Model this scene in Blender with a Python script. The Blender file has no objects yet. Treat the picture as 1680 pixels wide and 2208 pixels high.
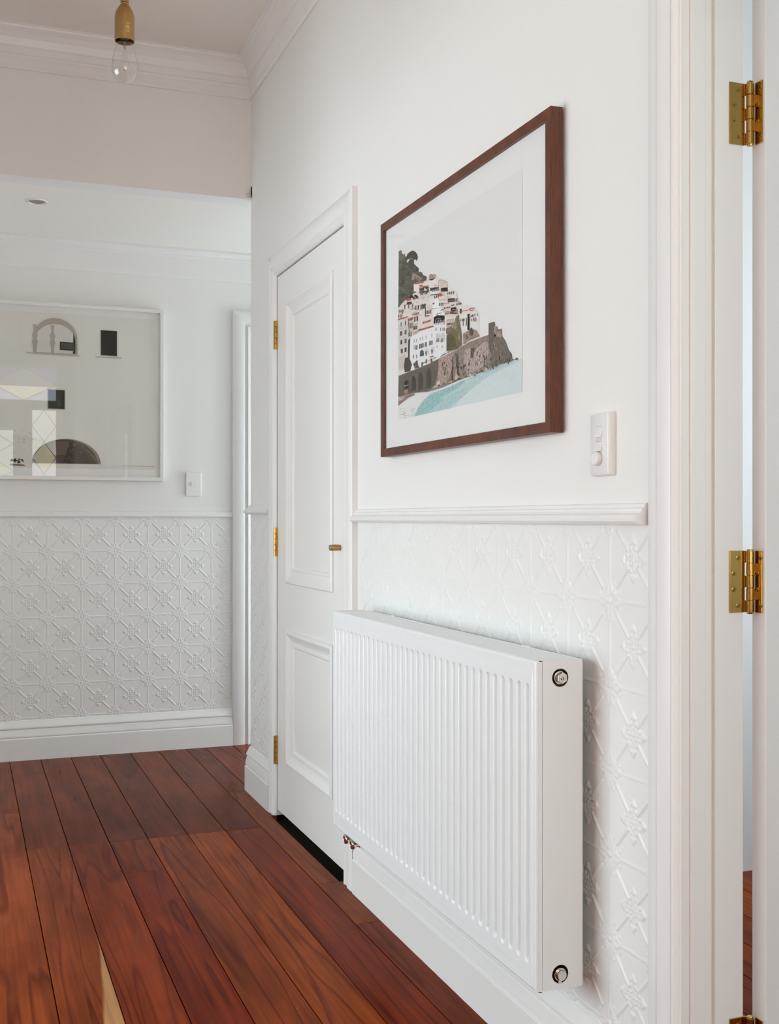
import bpy, bmesh, math, random
import numpy as np
from mathutils import Vector
from mathutils.geometry import tessellate_polygon

# ------------------------------------------------------------------ camera, light, exposure
SC = bpy.context.scene
COL = SC.collection
YAW = math.atan2(920.0, 2434.0)            # view turned right of the hallway axis
cam_data = bpy.data.cameras.new('camera')
cam = bpy.data.objects.new('camera', cam_data)
COL.objects.link(cam)
cam.location = (0.0, 0.0, 1.10)
cam.rotation_euler = (math.radians(90), 0, -YAW)
cam_data.sensor_fit = 'VERTICAL'
cam_data.sensor_height = 36.0
cam_data.sensor_width = 36.0
cam_data.lens = 36.0 * 2434.0 / 2208.0
cam_data.shift_y = 14.0 / 2208.0
cam_data.clip_start = 0.02
SC.camera = cam

world = bpy.data.worlds.new('daylight')
SC.world = world
world.use_nodes = True
bg = world.node_tree.nodes['Background']
bg.inputs[0].default_value = (0.80, 0.90, 1.0, 1)
bg.inputs[1].default_value = 3.0

def area(name, loc, rot, sx, sy, power, col):
    l = bpy.data.lights.new(name, 'AREA')
    l.shape = 'RECTANGLE'; l.size = sx; l.size_y = sy; l.energy = power; l.color = col
    o = bpy.data.objects.new(name, l); COL.objects.link(o)
    o.location = loc; o.rotation_euler = rot
    return o
R = math.radians
# daylight outside the side room's big window, outside the front door glazing and at the corridor window
area('daylight_side_window', (-2.74, 3.0, 1.05), (0, R(-90), 0), 1.9, 2.3, 84, (0.85, 0.97, 1.0))
area('daylight_front_door', (0.27, -1.78, 1.55), (R(90), 0, 0), 1.5, 1.9, 69, (1.0, 0.925, 0.74))
area('daylight_corridor_window', (3.37, 4.93, 0.9), (0, R(90), 0), 1.6, 0.6, 38, (0.80, 0.95, 1.0))
area('added_fill_corridor_left', (-2.07, 4.93, 0.85), (0, R(-90), 0), 1.3, 0.6, 10, (0.80, 0.95, 1.0))  # added fill out of view, brightens the low part of the back wall
area('added_fill_near_room', (3.25, 2.2, 1.5), (0, R(90), 0), 1.5, 1.1, 11, (0.9, 0.97, 1.0))  # added out of view so light reaches the wall behind the open door
area('added_fill_near_room_front', (2.1, -1.8, 1.5), (R(90), 0, 0), 1.2, 1.5, 12, (0.66, 0.88, 1.0))  # extra unseen light put in for the open door's face and the jamb
sun_data = bpy.data.lights.new('sun', 'SUN'); sun_data.energy = 27; sun_data.angle = R(0.6); sun_data.color = (1.0, 0.90, 0.64)
sun = bpy.data.objects.new('sun', sun_data); COL.objects.link(sun)
sun.rotation_euler = Vector((1.0, -1.25, -0.95)).to_track_quat('-Z', 'Y').to_euler()
SC.view_settings.view_transform = 'Standard'
SC.view_settings.look = 'None'
SC.view_settings.exposure = -0.04
SC.view_settings.gamma = 1.0
SC.view_settings.use_curve_mapping = False

# ------------------------------------------------------------------ materials
def srgb(r, g, b):
    f = lambda v: (v / 255 / 12.92) if v / 255 <= 0.04045 else ((v / 255 + 0.055) / 1.055) ** 2.4
    return (f(r), f(g), f(b), 1)

def new_mat(name):
    m = bpy.data.materials.new(name); m.use_nodes = True
    return m, m.node_tree.nodes, m.node_tree.links, m.node_tree.nodes['Principled BSDF']

def paint(name, col, rough=0.45, bump=0.02, scale=60, spec=0.5):
    m, n, l, p = new_mat(name)
    tc = n.new('ShaderNodeTexCoord')
    no = n.new('ShaderNodeTexNoise'); no.inputs['Scale'].default_value = 2.2; no.inputs['Detail'].default_value = 3
    l.new(tc.outputs['Object'], no.inputs['Vector'])
    mx = n.new('ShaderNodeMix'); mx.data_type = 'RGBA'
    mx.inputs['A'].default_value = col
    mx.inputs['B'].default_value = tuple(c * 0.975 for c in col[:3]) + (1,)
    l.new(no.outputs['Fac'], mx.inputs['Factor'])
    l.new(mx.outputs['Result'], p.inputs['Base Color'])
    p.inputs['Roughness'].default_value = rough
    p.inputs['Specular IOR Level'].default_value = spec
    if bump:
        n2 = n.new('ShaderNodeTexNoise'); n2.inputs['Scale'].default_value = scale; n2.inputs['Detail'].default_value = 4
        l.new(tc.outputs['Object'], n2.inputs['Vector'])
        b = n.new('ShaderNodeBump'); b.inputs['Strength'].default_value = bump; b.inputs['Distance'].default_value = 0.01
        l.new(n2.outputs['Fac'], b.inputs['Height']); l.new(b.outputs['Normal'], p.inputs['Normal'])
    return m

def metal(name, col, rough=0.2, bump=0.01, aniso=0.0, scale=220):
    m, n, l, p = new_mat(name)
    p.inputs['Base Color'].default_value = col
    p.inputs['Metallic'].default_value = 1.0
    tc = n.new('ShaderNodeTexCoord')
    no = n.new('ShaderNodeTexNoise'); no.inputs['Scale'].default_value = scale; no.inputs['Detail'].default_value = 3
    l.new(tc.outputs['Object'], no.inputs['Vector'])
    mr = n.new('ShaderNodeMapRange'); mr.inputs['To Min'].default_value = rough * 0.8; mr.inputs['To Max'].default_value = rough * 1.25
    l.new(no.outputs['Fac'], mr.inputs['Value']); l.new(mr.outputs['Result'], p.inputs['Roughness'])
    if bump:
        b = n.new('ShaderNodeBump'); b.inputs['Strength'].default_value = bump; b.inputs['Distance'].default_value = 0.002
        l.new(no.outputs['Fac'], b.inputs['Height']); l.new(b.outputs['Normal'], p.inputs['Normal'])
    return m

def glass_pane(name, tint=(1, 1, 1, 1), ior=1.45, mix=1.0):
    m, n, l, p = new_mat(name)
    n.remove(p)
    out = n['Material Output']
    tr = n.new('ShaderNodeBsdfTransparent'); tr.inputs['Color'].default_value = tint
    gl = n.new('ShaderNodeBsdfGlossy'); gl.inputs['Roughness'].default_value = 0.0
    fr = n.new('ShaderNodeFresnel'); fr.inputs['IOR'].default_value = ior
    mu = n.new('ShaderNodeMath'); mu.operation = 'MULTIPLY'; mu.inputs[1].default_value = mix
    # front faces only reflect once: the rear face of the slab stays clear
    ge = n.new('ShaderNodeNewGeometry')
    inv = n.new('ShaderNodeMath'); inv.operation = 'SUBTRACT'; inv.inputs[0].default_value = 1.0
    l.new(ge.outputs['Backfacing'], inv.inputs[1])
    m2 = n.new('ShaderNodeMath'); m2.operation = 'MULTIPLY'
    mixn = n.new('ShaderNodeMixShader')
    l.new(fr.outputs['Fac'], mu.inputs[0]); l.new(mu.outputs[0], m2.inputs[0]); l.new(inv.outputs[0], m2.inputs[1])
    l.new(m2.outputs[0], mixn.inputs[0]); l.new(tr.outputs[0], mixn.inputs[1]); l.new(gl.outputs[0], mixn.inputs[2])
    l.new(mixn.outputs[0], out.inputs['Surface'])
    return m

WHITE = srgb(237, 236, 234)
M = {}
M['wall'] = paint('wall_paint', WHITE, 0.55, 0.012, 90, 0.35)
M['trim'] = paint('trim_enamel', srgb(238, 237, 236), 0.34, 0.006, 40, 0.45)
M['ceil'] = paint('ceiling_paint', srgb(244, 240, 234), 0.7, 0.01, 80, 0.3)
M['emboss'] = paint('embossed_panel_paint', srgb(237, 237, 236), 0.36, 0.004, 60, 0.45)
M['rad'] = paint('radiator_enamel', srgb(236, 240, 242), 0.28, 0.003, 40, 0.5)
M['plastic'] = paint('white_plastic', srgb(234, 234, 233), 0.25, 0.0, 40, 0.5)
M['nail'] = metal('tarnished_nail', srgb(150, 104, 62), 0.5, 0.02)
M['dark'] = paint('dark_cavity', srgb(58, 54, 50), 0.7, 0.0)
M['gap_shade'] = paint('subfloor_gap_shade', srgb(20, 11, 7), 0.95, 0.0)  # subfloor coloured near-black to carry the shade of the gaps
M['brass'] = metal('polished_brass', srgb(190, 152, 84), 0.12, 0.004)
M['brass_soft'] = metal('satin_brass', srgb(178, 144, 96), 0.36, 0.01)
M['brass_highlight'] = metal('letter_highlight_brass', srgb(226, 196, 144), 0.3, 0.0)  # lighter brass paints the highlight of the lettering
M['chrome'] = metal('nickel_plate', srgb(214, 208, 200), 0.14, 0.004)
M['steel'] = metal('dull_steel', srgb(170, 164, 156), 0.4, 0.02)
M['mat'] = paint('mat_board', srgb(236, 236, 235), 0.8, 0.004, 300, 0.2)
M['white_frame'] = paint('white_frame_lacquer', srgb(230, 228, 224), 0.35, 0.004)
M['pane'] = glass_pane('picture_glass')
M['pane_bare'] = glass_pane('clear_window_glass', (0.97, 0.985, 0.98, 1))
M['bulb'] = glass_pane('bulb_glass', (0.985, 0.985, 0.98, 1), 1.5, 2.2)
M['lead'] = metal('lead_came', srgb(120, 118, 112), 0.5, 0.03)
M['cord'] = paint('braided_cord', srgb(150, 122, 78), 0.8, 0.2, 900)
for nm, c in dict(clear=(0.93, 0.97, 0.98, 1), rose=(0.95, 0.42, 0.40, 1), cream=(0.96, 0.92, 0.72, 1), blue=(0.66, 0.72, 0.95, 1)).items():
    M['glass_' + nm] = glass_pane('stained_glass_' + nm, c)

def wood_frame():
    m, n, l, p = new_mat('walnut_stain')
    tc = n.new('ShaderNodeTexCoord'); mp = n.new('ShaderNodeMapping'); mp.inputs['Scale'].default_value = (160, 9, 9)
    no = n.new('ShaderNodeTexNoise'); no.inputs['Scale'].default_value = 3; no.inputs['Detail'].default_value = 6
    l.new(tc.outputs['Object'], mp.inputs[0]); l.new(mp.outputs[0], no.inputs['Vector'])
    cr = n.new('ShaderNodeValToRGB')
    cr.color_ramp.elements[0].position = 0.3; cr.color_ramp.elements[0].color = srgb(72, 35, 17)
    cr.color_ramp.elements[1].position = 0.75; cr.color_ramp.elements[1].color = srgb(116, 60, 32)
    l.new(no.outputs['Fac'], cr.inputs[0]); l.new(cr.outputs[0], p.inputs['Base Color'])
    p.inputs['Roughness'].default_value = 0.38
    b = n.new('ShaderNodeBump'); b.inputs['Strength'].default_value = 0.05; b.inputs['Distance'].default_value = 0.002
    l.new(no.outputs['Fac'], b.inputs['Height']); l.new(b.outputs['Normal'], p.inputs['Normal'])
    return m
M['walnut'] = wood_frame()

def plank_mat(name, sap=False, veins=True):
    m, n, l, p = new_mat(name)
    tc = n.new('ShaderNodeTexCoord'); oi = n.new('ShaderNodeObjectInfo')
    mul = n.new('ShaderNodeVectorMath'); mul.operation = 'SCALE'; mul.inputs[0].default_value = (17.0, 41.0, 7.0)
    l.new(oi.outputs['Random'], mul.inputs['Scale'])
    add = n.new('ShaderNodeVectorMath'); add.operation = 'ADD'
    l.new(tc.outputs['Object'], add.inputs[0]); l.new(mul.outputs[0], add.inputs[1])
    def noise(scale, detail, dist, sc):
        mp = n.new('ShaderNodeMapping'); mp.inputs['Scale'].default_value = sc
        l.new(add.outputs[0], mp.inputs[0])
        t = n.new('ShaderNodeTexNoise'); t.inputs['Scale'].default_value = scale; t.inputs['Detail'].default_value = detail
        t.inputs['Distortion'].default_value = dist
        l.new(mp.outputs[0], t.inputs['Vector']); return t
    fine = noise(4.0, 6, 0.25, (24, 0.7, 24))
    broad = noise(1.6, 3, 0.7, (5.0, 0.8, 5.0))
    streak = noise(1.0, 2, 0.5, (9, 0.55, 9))
    blot = noise(2.2, 5, 0.8, (3, 1.6, 3))
    def ramp(src, pts):
        r = n.new('ShaderNodeValToRGB'); e = r.color_ramp.elements
        e[0].position, e[0].color = pts[0]; e[1].position, e[1].color = pts[-1]
        for q in pts[1:-1]:
            a = e.new(q[0]); a.color = q[1]
        l.new(src, r.inputs[0]); return r.outputs[0]
    g = lambda v: (v, v, v, 1)
    k1 = ramp(fine.outputs['Fac'], [(0.25, g(0.74)), (0.7, g(1.16))])
    k2 = ramp(broad.outputs['Fac'], [(0.3, (0.72, 0.66, 0.62, 1)), (0.5, g(1.0)), (0.72, (1.3, 1.28, 1.12, 1))])
    k3 = ramp(streak.outputs['Fac'], [(0.0, g(1.0)), (0.42, g(1.0)), (0.445, (0.60, 0.50, 0.48, 1)), (0.47, (0.97, 0.95, 0.93, 1)), (0.585, g(1.0)), (0.61, (0.48, 0.40, 0.40, 1)), (0.65, (0.90, 0.88, 0.86, 1)), (1.0, (1.05, 1.0, 0.95, 1))])
    k4 = ramp(blot.outputs['Fac'], [(0.3, (0.86, 0.8, 0.78, 1)), (0.6, g(1.05))])
    def mulc(a, b):
        x = n.new('ShaderNodeMix'); x.data_type = 'RGBA'; x.blend_type = 'MULTIPLY'; x.inputs['Factor'].default_value = 1.0
        l.new(a, x.inputs['A']); l.new(b, x.inputs['B']); return x.outputs['Result']
    c = mulc(mulc(mulc(oi.outputs['Color'], k1), k2), k4)
    if veins: c = mulc(c, k3)
    if sap:
        sx = n.new('ShaderNodeSeparateXYZ'); l.new(tc.outputs['Object'], sx.inputs[0])
        # pale sapwood wedge along the board's right edge, widening towards the near end
        wy = n.new('ShaderNodeMapRange'); wy.inputs['From Min'].default_value = SAP_Y0; wy.inputs['From Max'].default_value = SAP_Y1
        wy.inputs['To Min'].default_value = 0.002; wy.inputs['To Max'].default_value = 0.068
        l.new(sx.outputs['Y'], wy.inputs['Value'])
        nz = n.new('ShaderNodeMath'); nz.operation = 'MULTIPLY_ADD'; nz.inputs[1].default_value = 0.030; 
        l.new(broad.outputs['Fac'], nz.inputs[0]); l.new(wy.outputs[0], nz.inputs[2])
        df = n.new('ShaderNodeMath'); df.operation = 'SUBTRACT'; l.new(sx.outputs['X'], df.inputs[0]); l.new(nz.outputs[0], df.inputs[1])
        ss = n.new('ShaderNodeMapRange'); ss.inputs['From Min'].default_value = 0.003; ss.inputs['From Max'].default_value = 0.009
        l.new(df.outputs[0], ss.inputs['Value'])
        pale = n.new('ShaderNodeMix'); pale.data_type = 'RGBA'; pale.blend_type = 'MULTIPLY'; pale.inputs['Factor'].default_value = 1
        pale.inputs['A'].default_value = srgb(188, 138, 92); l.new(k1, pale.inputs['B'])
        x = n.new('ShaderNodeMix'); x.data_type = 'RGBA'
        l.new(ss.outputs[0], x.inputs['Factor']); l.new(c, x.inputs['A']); l.new(pale.outputs['Result'], x.inputs['B'])
        c = x.outputs['Result']
    l.new(c, p.inputs['Base Color'])
    rr = n.new('ShaderNodeMapRange'); rr.inputs['To Min'].default_value = 0.15; rr.inputs['To Max'].default_value = 0.27
    l.new(blot.outputs['Fac'], rr.inputs['Value']); l.new(rr.outputs[0], p.inputs['Roughness'])
    p.inputs['Specular IOR Level'].default_value = 0.025
    b = n.new('ShaderNodeBump'); b.inputs['Strength'].default_value = 0.02; b.inputs['Distance'].default_value = 0.0006
    l.new(fine.outputs['Fac'], b.inputs['Height']); l.new(b.outputs['Normal'], p.inputs['Normal'])
    return m
SAP_Y0, SAP_Y1 = 0.60, 1.36
M['plank'] = plank_mat('varnished_rimu')
M['plank_sap'] = plank_mat('varnished_rimu_with_sapwood', True)
M['plank_plain'] = plank_mat('varnished_rimu_plain', False, False)

def art_mat(name, k):
    m, n, l, p = new_mat(name)
    at = n.new('ShaderNodeAttribute'); at.attribute_name = 'ink'
    tc = n.new('ShaderNodeTexCoord')
    no = n.new('ShaderNodeTexNoise'); no.inputs['Scale'].default_value = 150; no.inputs['Detail'].default_value = 6
    l.new(tc.outputs['Object'], no.inputs['Vector'])
    mr = n.new('ShaderNodeMapRange'); mr.inputs['From Min'].default_value = 0.3; mr.inputs['From Max'].default_value = 0.7
    mr.inputs['To Min'].default_value = 1 - k; mr.inputs['To Max'].default_value = 1 + k
    l.new(no.outputs['Fac'], mr.inputs['Value'])
    bw = n.new('ShaderNodeRGBToBW'); l.new(at.outputs['Color'], bw.inputs[0])
    one = n.new('ShaderNodeMix'); one.data_type = 'FLOAT'; one.inputs[3].default_value = 1.0
    lum = n.new('ShaderNodeMapRange'); lum.inputs['From Min'].default_value = 0.3; lum.inputs['From Max'].default_value = 0.7
    l.new(bw.outputs[0], lum.inputs['Value']); l.new(lum.outputs[0], one.inputs[0]); l.new(mr.outputs[0], one.inputs[2])
    x = n.new('ShaderNodeVectorMath'); x.operation = 'SCALE'
    l.new(at.outputs['Color'], x.inputs[0]); l.new(one.outputs[0], x.inputs['Scale'])
    l.new(x.outputs[0], p.inputs['Base Color'])
    p.inputs['Roughness'].default_value = 0.7; p.inputs['Specular IOR Level'].default_value = 0.2
    return m
M['print'] = art_mat('photo_print_ink', 0.42)
M['print_pale'] = art_mat('pale_photo_print_ink', 0.012)

# ------------------------------------------------------------------ helpers
def tag(o, label, cat=None, group=None, kind=None):
    o['label'] = label
    if cat: o['category'] = cat
    if group: o['group'] = group
    if kind: o['kind'] = kind
    return o

def thing(name, loc, label, cat, group=None, kind=None):
    o = bpy.data.objects.new(name, None); COL.objects.link(o)
    o.empty_display_size = 0.05; o.location = loc
    return tag(o, label, cat, group, kind)

def origin_of(o):
    v = Vector((0, 0, 0))
    while o is not None:
        v += o.location; o = o.parent
    return v

class MB:
    """collects shapes given in world metres, then builds ONE mesh object"""
    def __init__(s): s.v = []; s.f = []
    def add(s, vs, fs):
        b = len(s.v); s.v += [tuple(v) for v in vs]; s.f += [tuple(b + i for i in f) for f in fs]; return s
    def box(s, x0, x1, y0, y1, z0, z1):
        return s.add([(x, y, z) for z in (z0, z1) for y in (y0, y1) for x in (x0, x1)],
                     [(0, 2, 3, 1), (4, 5, 7, 6), (0, 1, 5, 4), (2, 6, 7, 3), (0, 4, 6, 2), (1, 3, 7, 5)])
    def lathe(s, prof, c, axis='z', n=32, caps=True):
        """prof: (radius, height) pairs swept about the axis through c"""
        c = Vector(c); vs = []; fs = []
        for r, h in prof:
            for i in range(n):
                a = 2 * math.pi * i / n; ca, sa = r * math.cos(a), r * math.sin(a)
                q = {'z': (ca, sa, h), 'x': (h, ca, sa), 'y': (sa, h, ca)}[axis]
                vs.append(c + Vector(q))
        m = len(prof)
        for j in range(m - 1):
            for i in range(n):
                k = (i + 1) % n
                fs.append((j * n + i, j * n + k, (j + 1) * n + k, (j + 1) * n + i))
        if caps:
            fs.append(tuple(range(n))[::-1]); fs.append(tuple((m - 1) * n + i for i in range(n)))
        return s.add(vs, fs)
    def extrude(s, prof, p0, p1, da, db, m0=0.0, m1=0.0, closed=True):
        """profile points (a,b) along vectors da, db, swept from p0 to p1; m0/m1 mitre the ends by a*m"""
        p0, p1, da, db = Vector(p0), Vector(p1), Vector(da), Vector(db)
        d = (p1 - p0).normalized(); n = len(prof)
        A = [p0 + da * a + db * b + d * (a * m0) for a, b in prof]
        B = [p1 + da * a + db * b - d * (a * m1) for a, b in prof]
        fs = [(i, (i + 1) % n, n + (i + 1) % n, n + i) for i in range(n if closed else n - 1)]
        if closed: fs += [tuple(range(n))[::-1], tuple(n + i for i in range(n))]
        return s.add(A + B, fs)
    def build(s, name, mat, parent=None, smooth=None, bevel=0, seg=2):
        me = bpy.data.meshes.new(name)
        o0 = origin_of(parent) if parent else Vector((0, 0, 0))
        me.from_pydata([tuple(Vector(v) - o0) for v in s.v], [], s.f)
        bm = bmesh.new(); bm.from_mesh(me)
        bmesh.ops.recalc_face_normals(bm, faces=bm.faces[:]); bm.to_mesh(me); bm.free()
        me.materials.append(mat)
        o = bpy.data.objects.new(name, me); COL.objects.link(o)
        if parent: o.parent = parent
        if bevel:
            b = o.modifiers.new('bevel', 'BEVEL'); b.width = bevel; b.segments = seg; b.limit_method = 'ANGLE'; b.angle_limit = R(40)
        if smooth: shade(me, smooth)
        return o

def shade(me, angle):
    for p in me.polygons: p.use_smooth = True
    try: me.set_sharp_from_angle(angle=R(angle))
    except Exception: pass

def struct(mb, name, mat, label, cat, **kw):
    o = mb.build(name, mat, None, **kw); return tag(o, label, cat, kind='structure')

def hmap(name, mat, parent, P, nu, nv, label=None):
    """regular grid mesh from an (nv,nu,3) numpy array in world coordinates"""
    o0 = np.array(origin_of(parent) if parent else (0, 0, 0))
    me = bpy.data.meshes.new(name)
    me.vertices.add(nu * nv); me.vertices.foreach_set('co', (P - o0).astype(np.float32).reshape(-1))
    i = np.arange(nu * nv).reshape(nv, nu)
    q = np.stack([i[:-1, :-1], i[:-1, 1:], i[1:, 1:], i[1:, :-1]], -1).reshape(-1, 4)
    nq = len(q)
    me.loops.add(nq * 4); me.loops.foreach_set('vertex_index', q.reshape(-1).astype(np.int32))
    me.polygons.add(nq); me.polygons.foreach_set('loop_start', np.arange(0, nq * 4, 4, dtype=np.int32))
    me.polygons.foreach_set('use_smooth', np.ones(nq, dtype=bool))
    me.update(calc_edges=True); me.validate()
    me.materials.append(mat)
    o = bpy.data.objects.new(name, me); COL.objects.link(o)
    if parent: o.parent = parent
    return o

# ------------------------------------------------------------------ room dimensions (metres)
XW = 1.09          # hallway face of the right wall
XL = -0.52         # left wall
YH = 4.47          # where the hallway meets the cross corridor
YB = 5.405         # back wall of the corridor
ZC = 2.94          # hallway ceiling
ZS = 2.39          # corridor ceiling
YF = -1.60         # front wall
DY0, DY1 = 3.25, 4.06      # cupboard door
JY0, JY1 = 0.72, 1.5187    # doorway in the right wall near the camera
CX0, CX1 = -1.9, 3.2      # corridor ends

# ------------------------------------------------------------------ shell
w = MB()
T = 0.10
w.box(XW, XW + T, JY1 + 0.006, DY0 - 0.012, 0, ZC)
w.box(XW, XW + T, DY0 - 0.012, DY1 + 0.012, 2.005, ZC)
w.box(XW, XW + T, DY1 + 0.012, YH, 0, ZC)
w.box(XW, XW + T, JY0 - 0.006, JY1 + 0.006, 2.03, ZC)
w.box(XW, XW + T, YF, JY0 - 0.006, 0, ZC)
wall_right = struct(w, 'wall_right', M['wall'], 'white painted hallway wall carrying the framed town print and radiator', 'wall')
w = MB().box(XL, XW + 0.001, YH, YH + 0.10, ZS, ZC)
wall_header = struct(w, 'wall_header', M['wall'], 'white drop wall over the opening to the corridor', 'wall')
w = MB().box(CX0, CX1, YB, YB + 0.1, 0, ZC)
wall_back = struct(w, 'wall_back', M['wall'], 'white back wall of the cross corridor behind the white framed photo', 'wall')
w = MB(); w.box(XL - 0.1, XL, YF, -0.4, 0, ZC); w.box(XL - 0.1, XL, 3.7, YH + 0.1, 0, ZC); w.box(XL - 0.1, XL, -0.4, 3.7, 2.12, ZC)
wall_left = struct(w, 'wall_left', M['wall'], 'white hallway wall with a wide opening to the side room', 'wall')
w = MB(); w.box(XL, XW, YF - 0.1, YF, 2.75, ZC); w.box(XL, -0.45, YF - 0.1, YF, 0, 2.75); w.box(0.99, XW, YF - 0.1, YF, 0, 2.75)
w.box(-0.45, 0.99, YF - 0.1, YF, 0, 0.02)
wall_front = struct(w, 'wall_front', M['wall'], 'white entrance wall around the leadlight front door', 'wall')
w = MB(); w.box(CX1, CX1 + 0.1, YH - 0.6, YB, 0, 0.1); w.box(CX1, CX1 + 0.1, YH - 0.6, YB, 2.15, ZC); w.box(CX1, CX1 + 0.1, YH - 0.6, 4.6, 0.1, 2.15); w.box(CX1, CX1 + 0.1, 5.28, YB, 0.1, 2.15)
wall_corridor_right = struct(w, 'wall_corridor_right', M['wall'], 'white end wall of the corridor around its window', 'wall')
w = MB(); w.box(CX0 - 0.1, CX0, YH, YB, 0, 0.3); w.box(CX0 - 0.1, CX0, YH, YB, 2.15, ZC); w.box(CX0 - 0.1, CX0, YH, 4.6, 0.3, 2.15); w.box(CX0 - 0.1, CX0, 5.28, YB, 0.3, 2.15); w.box(CX0, XL, YH, YH + 0.1, 0, ZC); w.box(XW + T, CX1, YH - 0.02, YH, 0, ZC)
wall_corridor_left = struct(w, 'wall_corridor_left', M['wall'], 'white left end of the cross corridor', 'wall')
# side room
w = MB(); w.box(-2.65, XL - 0.1, -0.7, -0.6, 0, ZC); w.box(-2.65, XL - 0.1, YH, YH + 0.1, 0, ZC)
w.box(-2.65, -2.55, -0.6, 1.8, 0, ZC); w.box(-2.65, -2.55, 4.2, YH, 0, ZC); w.box(-2.65, -2.55, 1.8, 4.2, 0, 0.1); w.box(-2.65, -2.55, 1.8, 4.2, 2.2, ZC)
wall_side_room = struct(w, 'wall_side_room', M['wall'], 'white walls of the bright side room left of the hallway', 'wall')
# room beyond the near doorway
w = MB(); w.box(XW + T, 3.1, 2.9, 3.0, 0, ZC); w.box(XW + T, 1.5, -1.7, -1.6, 0, ZC); w.box(2.7, 3.1, -1.7, -1.6, 0, ZC); w.box(1.5, 2.7, -1.7, -1.6, 0, 0.7); w.box(1.5, 2.7, -1.7, -1.6, 2.3, ZC)
w.box(3.0, 3.1, -1.6, 1.55, 0, ZC); w.box(3.0, 3.1, 2.8, 2.9, 0, ZC); w.box(3.0, 3.1, 1.55, 2.8, 0, 0.7); w.box(3.0, 3.1, 1.55, 2.8, 2.3, ZC)
wall_near_room = struct(w, 'wall_near_room', M['wall'], 'white walls of the room beyond the open door', 'wall')
w = MB(); w.box(XW + T, XW + 0.62, DY0 - 0.16, DY0 - 0.1, 0, 2.2); w.box(XW + T, XW + 0.62, DY1 + 0.1, DY1 + 0.16, 0, 2.2); w.box(XW + 0.6, XW + 0.66, DY0 - 0.16, DY1 + 0.16, 0, 2.2); w.box(XW + T, XW + 0.66, DY0 - 0.16, DY1 + 0.16, 2.2, 2.26)
wall_cupboard = struct(w, 'wall_cupboard', M['wall'], 'inside walls of the hall cupboard', 'wall')
w = MB(); w.box(-2.65, 3.1, YF - 0.1, YH, ZC, ZC + 0.06)
ceiling = struct(w, 'ceiling', M['ceil'], 'warm white high ceiling above the hallway', 'ceiling')
w = MB(); w.box(CX0 - 0.1, CX1 + 0.1, YH + 0.1, YB, ZS, ZS + 0.05); w.box(CX0, XL, YH, YH + .1, ZS, ZS + .05); w.box(XW, CX1 + 0.1, YH - 0.02, YH + .1, ZS, ZS + .05)
ceiling_corridor = struct(w, 'ceiling_corridor', M['ceil'], 'lower white ceiling over the cross corridor', 'ceiling')

# ------------------------------------------------------------------ floor boards
w = MB(); w.box(-2.65, 3.1, YF - 0.1, YB + 0.1, -0.10, -0.021)
floor = struct(w, 'floor', M['gap_shade'], 'red brown varnished timber board floor running down the hallway', 'floor')
rng = random.Random(11)
TINTS = [srgb(128, 57, 28), srgb(141, 66, 29), srgb(120, 50, 25), srgb(133, 61, 29), srgb(114, 50, 28), srgb(145, 70, 31)]
def plank(x0, x1, y0, y1, tint=None, mat=None, gap=0.0011):
    x0 += gap; x1 -= gap; y0 += 0.0008; y1 -= 0.0008
    dz = rng.uniform(-0.0004, 0.0004); e = 0.0014
    c = Vector((0.5 * (x0 + x1), y0, 0))
    vs = [(x0, y0, -.02), (x1, y0, -.02), (x1, y1, -.02), (x0, y1, -.02),
          (x0, y0, -e + dz), (x1, y0, -e + dz), (x1, y1, -e + dz), (x0, y1, -e + dz),
          (x0 + e, y0 + .0006, dz), (x1 - e, y0 + .0006, dz), (x1 - e, y1 - .0006, dz), (x0 + e, y1 - .0006, dz)]
    fs = [(3, 2, 1, 0)]
    for a in (0, 4):
        for i in range(4): fs.append((a + i, a + (i + 1) % 4, a + 4 + (i + 1) % 4, a + 4 + i))
    fs.append((8, 9, 10, 11))
    me = bpy.data.meshes.new('plank')
    me.from_pydata([tuple(Vector(v) - c) for v in vs], [], fs); me.materials.append(mat or M['plank'])
    o = bpy.data.objects.new('plank', me); COL.objects.link(o); o.parent = floor; o.location = c
    o.color = tint or TINTS[rng.randrange(len(TINTS))]
    return o
J = [0.1975, 0.332, 0.4665, 0.596, 0.7335, 0.8660, 0.9975, 1.0885]
YE = YB + 0.02
plank(J[0] - 0.1345, J[0], 1.2, 4.44, srgb(152, 72, 33)); plank(J[0] - 0.1345, J[0], 4.44, YE, srgb(116, 52, 29), M['plank_plain'])  # this row and the next: far pieces tinted darker for light fading with distance
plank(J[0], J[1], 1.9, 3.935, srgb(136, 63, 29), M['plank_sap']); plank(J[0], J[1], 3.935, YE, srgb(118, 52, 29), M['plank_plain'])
plank(J[0], J[1], YF, 1.9)
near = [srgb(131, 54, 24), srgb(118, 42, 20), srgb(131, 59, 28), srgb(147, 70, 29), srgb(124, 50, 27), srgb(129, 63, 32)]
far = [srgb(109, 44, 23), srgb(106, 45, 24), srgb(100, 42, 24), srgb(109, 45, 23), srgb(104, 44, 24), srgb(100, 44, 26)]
for k in range(1, 6):
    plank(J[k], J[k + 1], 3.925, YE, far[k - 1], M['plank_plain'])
    if k == 2:
        plank(J[k], J[k + 1], 3.5616, 3.925, srgb(124, 52, 27)); plank(J[k], J[k + 1], 0.6, 3.5616, near[1])
    else:
        plank(J[k], J[k + 1], 0.3 + 0.2 * (k % 2), 3.925, near[k - 1])
    plank(J[k], J[k + 1], YF, 0.3 + 0.2 * (k % 2) if k != 2 else 0.6)
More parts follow.
